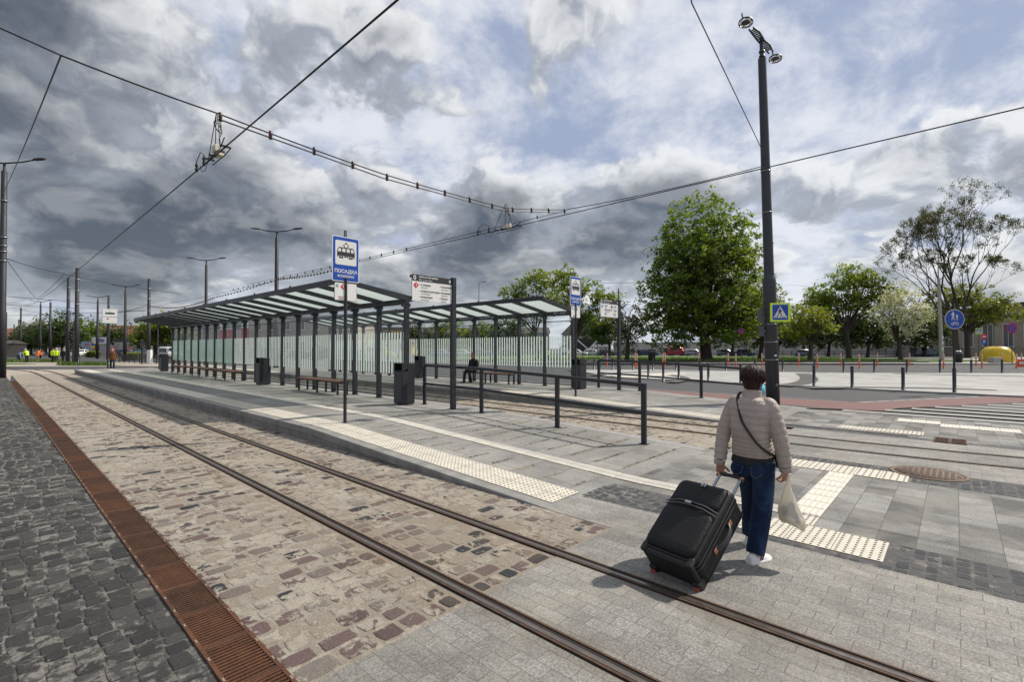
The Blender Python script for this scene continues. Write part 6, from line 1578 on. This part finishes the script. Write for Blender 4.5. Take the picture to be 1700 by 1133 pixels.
# ------------------------------------------------------------------ vehicles
CARGLASS = mat('car_glass', (.012, .015, .018), .08, 0, spec=.8); TYRE = mat('tyre', (.012, .012, .012), .85); RIM = mat('wheel_rim', (.35, .35, .36), .3, .8); TAIL = mat('tail_light', (.45, .01, .01), .25); HEADL = mat('head_light', (.75, .75, .72), .15)
CARP = {}
def car(x, Z, rz, col, label, kind='hatch', grp='cars parked behind the park', z=0.02):
    m = CARP.setdefault(col, mat('car_paint', col, .28, .25, spec=.6)); s = T('parked_car' if grp and 'park' in grp else 'car', label, 'car', TP(x, Z, z), ANG + rz, grp)
    L = 4.2; st = {'hatch': [(-2.05, .55, .60, 0), (-2.0, .62, .92, .02), (-1.75, .70, .98, .40), (-1.3, .76, .98, .46), (-.2, .78, .96, .50), (.35, .78, .94, .47), (1.05, .76, .90, .02), (1.7, .72, .80, .0), (2.0, .62, .66, 0), (2.1, .5, .52, 0)],
         'van': [(-2.3, .75, .9, .02), (-2.28, .86, 1.05, .70), (-2.0, .9, 1.08, .86), (0, .9, 1.08, .88), (.9, .9, 1.08, .80), (1.5, .88, 1.02, .20), (1.9, .84, .95, .02), (2.3, .72, .75, 0), (2.38, .6, .6, 0)]}[kind]
    b = MB()
    def ring(x_, w_, zb, gh, top):
        zt = zb + gh; wt = w_ * (.78 if gh > .1 else .97)
        return [(x_, -w_ * .94, .22), (x_, -w_, .42), (x_, -w_, zb - .06), (x_, -w_ * .97, zb), (x_, -wt, zt - .0), (x_, -wt * .8, zt + .03), (x_, wt * .8, zt + .03), (x_, wt, zt), (x_, w_ * .97, zb), (x_, w_, zb - .06), (x_, w_, .42), (x_, w_ * .94, .22)]
    b.loft([ring(*q, 0) for q in st]); b.build('body', m, s)
    g = MB()
    for i in range(len(st) - 1):
        a, c = st[i], st[i + 1]
        if a[3] > .3 and c[3] > .3:
            for sg in (-1, 1):
                def pt(q, f): w_ = q[1]; wt = w_ * .78; return (q[0], sg * ((w_ * .97 + (wt - w_ * .97) * f) + .012), q[2] + q[3] * f)
                lo, hi = .14, .84; sh = (c[0] - a[0]) * .05
                P = [pt(a, lo), pt(c, lo), pt(c, hi), pt(a, hi)]; P = [(p[0] + (sh if k in (0, 3) else -sh), p[1], p[2]) for k, p in enumerate(P)]
                g.add(P, [(0, 1, 2, 3) if sg < 0 else (3, 2, 1, 0)])
    g.build('side_window', CARGLASS, s)
    for nm, idx in (('rear_window', 0), ('windscreen', 1)):
        q = [i for i in range(len(st)) if st[i][3] > .3]; i = q[0] if idx == 0 else q[-1]; j = i - 1 if idx == 0 else i + 1
        a, c = st[j], st[i]; e = .014 * (-1 if idx == 0 else 1); g = MB()
        f0, f1 = .12, .9; X = lambda f: a[0] + (c[0] - a[0]) * f + e; Zz = lambda f: (a[2] + a[3]) + ((c[2] + c[3]) - (a[2] + a[3])) * f + .035
        wa, wc = a[1] * .80, c[1] * .68; g.add([(X(f0), -wa, Zz(f0)), (X(f0), wa, Zz(f0)), (X(f1), wc, Zz(f1)), (X(f1), -wc, Zz(f1))], [(0, 1, 2, 3)]); g.build(nm, CARGLASS, s)
    for xx in (-1.28, 1.32):
        for sg in (-1, 1):
            b = MB(); b.tube([(xx, sg * .62, .31), (xx, sg * .80, .31)], .31, 16); wo = b.build('wheel', TYRE, s)
            b = MB(); b.tube([(xx, sg * .79, .31), (xx, sg * .815, .31)], .19, 12); b.build('rim', RIM, wo)
    for sg in (-1, 1):
        b = MB(); b.box((st[0][0] + .02, sg * .52, st[0][2] + .12), (.06, .16, .16)); b.build('tail_light', TAIL, s); b = MB(); b.box((st[-2][0] - .02, sg * .48, .60), (.12, .2, .10)); b.build('headlight', HEADL, s)
    b = MB(); b.box((st[0][0] - .0, 0, .5), (.03, .5, .11)); b.build('number_plate', SIGNWHITE, s)
    return s
SIDE = R_(0)
car(138, 92, R_(75), (.72, .72, .72), 'white car seen from behind on the road at the far left', 'hatch', 'cars on the road at the far left')
car(212, 100, R_(20), (.035, .05, .09), 'dark blue car on the road at the far left', 'hatch', 'cars on the road at the far left')
car(284, 84, R_(95), (.55, .55, .57), 'pale van behind the farthest litter bin', 'van', None)
for x, Z, c, k, lab in ((958, 100, (.70, .70, .70), 'hatch', 'white parked car left of the second lamp row, nearest the shelter'), (985, 101, (.60, .61, .62), 'hatch', 'light grey parked car left of the small blossom tree'), (1010, 100, (.045, .05, .06), 'hatch', 'dark parked car directly behind the second route board'), (1075, 103, (.04, .06, .12), 'hatch', 'navy parked car left of the red van'),
                        (1123, 104, (.42, .03, .035), 'van', 'red van parked behind the chestnut tree'), (1152, 103, (.42, .43, .45), 'hatch', 'silver parked car left of the chestnut trunk'), (1205, 102, (.25, .28, .33), 'hatch', 'grey-blue parked car right of the chestnut trunk'), (1236, 101, (.05, .06, .085), 'hatch', 'dark blue parked car left of the tall lamp post'), (1335, 100, (.30, .36, .42), 'hatch', 'pale blue parked car right of the tall lamp post'),
                        (1535, 97, (.10, .15, .15), 'van', 'dark teal van behind the concrete pole'), (735, 92, (.28, .33, .42), 'hatch', 'blue-grey car seen through the second shelter stripes, left'), (800, 95, (.05, .08, .16), 'hatch', 'navy car seen through the second shelter behind the seated man'), (848, 93, (.05, .055, .07), 'hatch', 'dark car seen through the second shelter right of the seated man'), (770, 90, (.60, .62, .64), 'hatch', 'white car seen through the second shelter left of the seated man'), (610, 78, (.55, .57, .60), 'hatch', 'white car seen through the stripes of the near shelter'), (655, 82, (.20, .26, .36), 'hatch', 'blue car seen through the right end of the near shelter'), (452, 74, (.03, .04, .07), 'van', 'dark van seen through the near shelter above the tall bin'), (505, 72, (.05, .03, .03), 'hatch', 'dark red-brown car seen through the near shelter left of the boarding sign'), (545, 74, (.02, .03, .06), 'van', 'dark blue van seen through the near shelter behind the boarding sign post'), (585, 71, (.03, .035, .04), 'hatch', 'black car seen through the near shelter right of the boarding sign post'), (633, 76, (.55, .36, .02), 'van', 'yellow van seen through the right end of the near shelter')):
    car(x, Z, SIDE + random.uniform(-.1, .1), c, lab, k)
# lorry with a lettered side
s = T('delivery_lorry', 'black lorry trailer with white stripes and lettering behind the park', 'lorry', TP(978, 106, 0), ANG)
b = MB(); b.box((0, 0, 2.35), (9.2, 2.4, 2.9)); b.build('box_body', mat('black_lorry_paint', (.02, .02, .022), .4), s)
b = MB(); b.box((2.6, -1.21, 1.75), (4.0, .02, 1.6)); b.prism([(-1.4, 1.0), (-.2, 1.0), (.7, 2.2), (.7, 2.4)], -1.225, -1.20, 'y'); b.prism([(-3.0, 3.6), (-2.6, 3.6), (-.3, 1.6), (-.6, 1.5)], -1.225, -1.20, 'y'); b.prism([(.0, 2.0), (.35, 2.0), (1.9, 3.5), (1.5, 3.5)], -1.225, -1.20, 'y'); b.build('white_field', SIGNWHITE, s)
text('previev', 1.15, SIGNDARK, s, (2.6, -1.24, 1.85), bold=.02)
b = MB(); b.prism([(-6.4, .6), (-4.75, .6), (-4.75, 2.9), (-5.7, 2.9), (-6.3, 1.9)], -1.1, 1.1, 'y'); b.build('cab', SIGNWHITE, s)
b = MB(); b.prism([(-6.1, 1.9), (-5.1, 1.9), (-5.1, 2.6), (-5.7, 2.6)], -1.13, -1.09, 'y'); b.build('cab_window', CARGLASS, s)
for xx in (-5.5, -3.2, 2.8, 3.8):
    b = MB(); b.tube([(xx, -1.2, .5), (xx, -.85, .5)], .5, 16); b.build('wheel', TYRE, s)

# ------------------------------------------------------------------ buildings and walls behind
PLASTER = mat('beige_plaster', (.36, .31, .25), .9, 0, .15, .5, .3, 8); PLASTG = mat('grey_plaster', (.34, .33, .32), .9, 0, .15, .5, .3, 8); ROOFD = mat('dark_roof_felt', (.075, .068, .064), .9, 0, .2, .6, .4, 6); ROOFR = mat('red_roof_tiles', (.20, .085, .055), .9, 0, .25, 1.2, .5, 8); PANE = mat('window_dark', (.02, .024, .028), .12, spec=.7); FRAMEW = mat('window_frame_white', (.62, .61, .58), .6)
def building(label, x, Z, rz, w_, d_, h, wallm, roofm, rows, cols, roof='flat', rise=2.0, wh=1.6, ww=1.1, eave=.5, nm='building'):
    s = T(nm, label, 'building', TP(x, Z, 0), ANG + rz)
    b = MB(); b.box((0, 0, h / 2), (w_, d_, h)); b.box((0, 0, .35), (w_ + .12, d_ + .12, .7)); b.build('wall', wallm, s)
    b = MB()
    if roof == 'flat': b.box((0, 0, h + .18), (w_ + eave * 2, d_ + eave * 2, .36)); b.box((0, 0, h - .12), (w_ + eave, d_ + eave, .22))
    elif roof == 'gable_x': b.prism([(-w_ / 2 - eave, h), (w_ / 2 + eave, h), (0, h + rise)], -d_ / 2 - eave, d_ / 2 + eave, 'y')
    else: b.prism([(-d_ / 2 - eave, h), (d_ / 2 + eave, h), (0, h + rise)], -w_ / 2 - eave, w_ / 2 + eave, 'x')
    b.build('roof', roofm, s)
    for r in range(rows):
        for c in range(cols):
            xx = -w_ / 2 + w_ * (c + .5) / cols; zz = h * (r + .5) / rows + .2
            f = MB(); f.box((xx, -d_ / 2 - .02, zz), (ww + .24, .12, wh + .24)); fo = f.build('window', FRAMEW, s)
            q = MB(); q.box((xx - ww * .26, -d_ / 2 - .085, zz), (ww * .46, .02, wh)); q.box((xx + ww * .26, -d_ / 2 - .085, zz), (ww * .46, .02, wh)); q.build('pane', PANE, fo)
            q = MB(); q.box((xx, -d_ / 2 - .10, zz - wh / 2 - .16), (ww + .5, .3, .1)); q.build('sill', FRAMEW, fo)
    return s
# the long low building at the right edge
s = building('long low beige station building with tall windows at the right edge', 1792, 96, R_(-34), 44, 16, 8.2, PLASTER, ROOFD, 1, 15, 'flat', 2, 4.4, 1.4, 1.0)
b = MB(); b.prism([(-24, 8.5), (24, 8.5), (24, 11.6), (4, 11.9)], -6, 8.0, 'y'); b.build('upper_storey', PLASTER, s); b = MB(); b.prism([(-25, 8.62), (4, 12.05), (25, 11.75), (25, 12.15), (4, 12.5), (-25.6, 8.95)], -7, 8.5, 'y'); b.build('upper_roof', ROOFD, s)
b = MB(); b.box((7, -10.6, 3.4), (26, 5.4, 6.8)); b.build('porch', PLASTER, s); b = MB(); b.box((7, -10.7, 7.0), (28, 7.2, .5)); b.build('porch_roof', ROOFD, s)
for k in range(11):
    q = MB(); q.box((-4.5 + k * 2.3, -13.35, 3.5), (1.1, .12, 3.8)); q.build('window', PANE, s)
building('low dark-roofed house behind the white wall', 1318, 140, 0, 34, 10, 5.4, PLASTG, ROOFD, 1, 9, 'gable', 3.2, 1.4, 1.2, .6)
building('grey house with a steep slate roof behind the black lorry', 972, 150, R_(10), 12, 10, 6.0, PLASTG, ROOFD, 2, 4, 'gable_x', 6.5, 1.5, 1.0, .5)
building('long beige building seen through the shelter glass', 470, 105, R_(-8), 38, 12, 8.2, PLASTER, WHT, 2, 12, 'flat', 2, 1.6, 1.3, .4)
building('yellow-ochre building behind the second shelter', 560, 135, R_(0), 44, 12, 7.0, mat('ochre_plaster', (.42, .27, .06), .9, 0, .12, .6), ROOFD, 2, 10, 'flat', 2, 1.5, 1.2, .4)
building('low warehouse behind the seated man', 770, 150, R_(0), 52, 12, 6.2, PLASTG, ROOFD, 1, 12, 'gable', 2.0, 1.5, 1.4, .4)
building('red-roofed house behind the walking man', 232, 170, R_(5), 24, 10, 5.5, PLASTG, ROOFR, 2, 6, 'gable', 4.2, 1.3, 1.0, .5)
building('small white kiosk with dark windows near the traffic light', 222, 110, 0, 5.6, 4, 3.4, PLASTG, ROOFD, 1, 3, 'flat', 1, 1.3, 1.2, .2, 'kiosk')
building('grey house with chimneys behind the far left trees', 46, 230, R_(0), 30, 12, 7, PLASTG, ROOFR, 2, 8, 'gable', 4, 1.6, 1.1, .5)
building('dark shed beside the left tram pole', 17, 96, R_(0), 2.6, 4, 2.6, mat('dark_boards', (.03, .028, .028), .9, 0, .2, 2), ROOFD, 1, 1, 'gable', .7, .6, .6, .2, 'shed')
s = T('graffiti_wall', 'low wall painted with colourful panels behind the far left road', 'wall', TP(205, 104, 0), ANG)
b = MB(); b.box((0, 0, 1.2), (10, .3, 2.4)); b.build('wall', PLASTG, s); b = MB(); b.box((1.2, -.17, 1.3), (2.2, .04, 1.6)); b.box((-2.2, -.17, 1.3), (2.0, .04, 1.6)); b.build('painted_panel', mat('faded_pink_mural', (.45, .22, .18), .7, 0, .3, 2), s)
b = MB(); b.box((3.6, -.17, 1.2), (1.8, .04, 1.7)); b.build('painted_panel', PALE, s)
for x0, x1, Z, h, lab in ((1180, 1570, 118, 3.4, 'pale concrete panel wall behind the park trees'), (1020, 1175, 120, 3.2, 'pale concrete wall behind the chestnut tree')):
    a, c = V(R2(x0, Z), Z), V(R2(x1, Z), Z); s = T('concrete_wall', lab, 'wall', a, ANG); L = (c - a).length; n = int(L / 4)
    b = MB()
    for k in range(n): b.box(((k + .5) * L / n, 0, h / 2), (L / n - .05, .16, h))
    b.build('panels', mat('pale_concrete', (.50, .48, .44), .9, 0, .15, .7, .3, 8), s); b = MB()
    for k in range(n + 1): b.box((k * L / n, -.02, h / 2 + .05), (.26, .26, h + .1))
    b.build('pillars', PLASTG, s)
NAVYP = mat('navy_fence_paint', (.016, .028, .060), .5)
fence(V(R2(955, 93), 93), V(R2(1180, 91), 91), 18, 1.25, 'low navy fence at the back of the lawn, left of the chestnut', NAVYP, 3, fill=3)
fence(V(R2(1215, 91), 91), V(R2(1585, 90), 90), 26, 1.25, 'low navy fence at the back of the lawn, right of the chestnut', NAVYP, 3, fill=3)
fence(V(R2(690, 72), 72), V(R2(945, 68), 68), 14, 1.0, 'low dark fence behind the second shelter', ANTH, 2, fill=4)

# ------------------------------------------------------------------ things in the park and along the far road
s = T('concrete_pole', 'old grey concrete lamp pole on the lawn by the white blossom', 'lamp post', TP(1563, 60), ANG)
b = MB(); b.tube([(0, 0, -.2), (-.25, 0, 10.2)], [.24, .15], 14); b.build('pole', CONC, s)
b = MB(); b.tube([(-.25, 0, 9.6), (-.3, 0, 11.6), (-.2, -.3, 12.0)], .05, 8); b.tube([(-.25, 0, 9.9), (.9, -.2, 11.2), (2.2, -.4, 11.7)], .045, 8); b.build('bracket', BACKGREY, s)
for c in ((-.3, -.3, 12.1), (2.6, -.45, 11.75)):
    b = MB(); b.sphere(c, (.38, .2, .16), 12, 7); b.build('lamp_head', BACKGREY, s)
b = MB()
for z, x in ((2.2, 0), (2.9, .02), (1.5, -.02)): b.box((x - .05, -.24 + z * .006, z), (.2, .012, .28))
b.build('paper_notice', SIGNWHITE, s)
for i, (dx, lab) in enumerate(((-.25, 'yellow fibreglass dome, left one of the overlapping pair'), (.55, 'yellow fibreglass dome, right one of the overlapping pair'))):
    s = T('yellow_dome', lab, 'container', TP(1652, 57 + (2.0 if i == 0 else 0), .15), ANG, 'yellow domes at the edge of the lawn'); s.location += FW * 0 + RT * dx
    b = MB(); n = 24; b.lathe([(1.26, 0), (1.28, .5), (1.20, 1.0), (1.0, 1.4), (.70, 1.68), (.34, 1.80), (.001, 1.83)], n); b.build('shell', YELLOW, s)
    b = MB(); b.lathe([(1.27, -.02), (1.33, -.02), (1.33, .06), (1.27, .07)], n); b.build('rim', YELLOW, s)
    b = MB(); b.tube([(0, 0, 1.80), (0, 0, 1.93), (.12, 0, 1.93), (.12, 0, 1.80)], .025, 6); b.build('lifting_eye', STEEL, s)
def park_bin(x, Z, label, h=1.1, r=.32):
    s = T('park_bin', label, 'bin', TP(x, Z, .15), ANG, 'black bins in the park')
    b = MB(); b.lathe([(.001, 0), (r * .85, 0), (r, h * .85), (r * .9, h), (r * .78, h), (r * .7, h * .6), (.001, h * .6)], 16); b.build('body', BLACK, s)
    b = MB(); b.lathe([(r * 1.03, h * .80), (r * 1.03, h * .88), (r * .98, h * .9)], 16); b.build('rim', BACKGREY, s); return s
park_bin(1082, 54, 'black park bin on the pavement left of the chestnut trunk', 1.5, .42)
s = park_bin(1591, 54.5, 'black park bin overflowing with white litter by the round blue sign', 1.2, .38); b = MB(); b.sphere((.05, -.1, 1.22), (.22, .16, .12), 10, 6); b.sphere((-.15, 0, 1.24), (.14, .14, .12), 10, 6); b.build('litter', RWHITE, s)
for x, Z, lab in ((1651, 54, 'square concrete block at the lawn edge in front of the yellow domes'), (1008, 62, 'square concrete planter block on the lawn left of the blossom tree')):
    s = T('concrete_block', lab, 'concrete block', TP(x, Z, .12), ANG); b = MB(); b.box((0, 0, .32), (.95, .7, .64), bev=.04); b.build('block', CONC, s)
crossing_sign(tuple(V(R2(1625, 62), 62, 3.95)), ANG, .95, 'small distant crossing sign in front of the long low building')
s = T('sign_post', 'thin post of the distant crossing sign', 'post', TP(1625, 62.2, 0), ANG); b = MB(); b.tube([(0, 0, 0), (0, 0, 4.3)], .05, 8); b.lathe([(.12, 0), (.12, .03), (.06, .05)], 10); b.build('post', BACKGREY, s)
s = T('parking_sign', 'distant red disc above a blue P parking plate left of the domes', 'road sign', TP(1634, 66, 0), ANG)
b = MB(); b.tube([(0, .05, 0), (0, .05, 3.6)], .045, 8); b.build('post', BACKGREY, s)
b = MB(); b.loft([[(.36 * math.cos(a), y, 3.35 + .36 * math.sin(a)) for a in [2 * math.pi * k / 20 for k in range(20)]] for y in (-.01, .01)]); b.build('red_disc', SIGNRED, s)
b = MB(); b.box((0, -.014, 3.35), (.5, .008, .12)); b.build('bar', SIGNWHITE, s)
b = MB(); b.box((0, 0, 2.62), (.66, .02, .62)); b.build('blue_plate', SIGNBLUE, s); text('P', .5, SIGNWHITE, s, (0, -.014, 2.62), bold=.01)
def slim_lamp(x, Z, top, label, arm=1.6):
    h = 1.8 + (578 - top) / 802.8 * Z; s = T('street_lamp', label, 'street lamp', TP(x, Z, 0), ANG, 'thin grey street lamps in the distance')
    b = MB(); b.tube([(0, 0, 0), (0, 0, h - .6), (.1, 0, h - .15), (arm * .5, 0, h)], [.09, .06, .05, .045], 8); b.build('pole', BACKGREY, s)
    b = MB(); b.sphere((arm * .5 + .3, 0, h + .02), (.42, .14, .09), 10, 6); b.build('luminaire', BACKGREY, s)
slim_lamp(795, 95, 468, 'thin grey lamp rising left of the loose green trees'); slim_lamp(992, 90, 474, 'thin grey lamp with a small head right of the second boarding sign', 1.0); slim_lamp(1650, 84, 524, 'thin grey lamp in front of the long low building', -2.4); slim_lamp(262, 80, 540, 'thin grey lamp pole between the green trees at the shelter corner', .6)
s = T('wooden_pole', 'slender dark pole standing behind the second route board', 'pole', TP(1027, 75, 0), ANG); b = MB(); b.tube([(0, 0, 0), (0, 0, 11)], [.13, .09], 8); b.box((0, 0, 10.4), (.9, .08, .08)); b.build('pole', BARKL, s)
s = T('road_barrier', 'orange and white traffic barrier at the right edge', 'barrier', TP(1694, 46, 0), ANG); s.scale = (.6, .6, .8)
b = MB(); b.prism([(-.6, 0), (.6, 0), (.45, .9), (-.45, .9)], -.22, .22, 'y'); b.build('body', ORANGE, s); b = MB(); b.prism([(-.5, .35), (.5, .35), (.45, .6), (-.45, .6)], -.228, .228, 'y'); b.build('stripe', RWHITE, s)
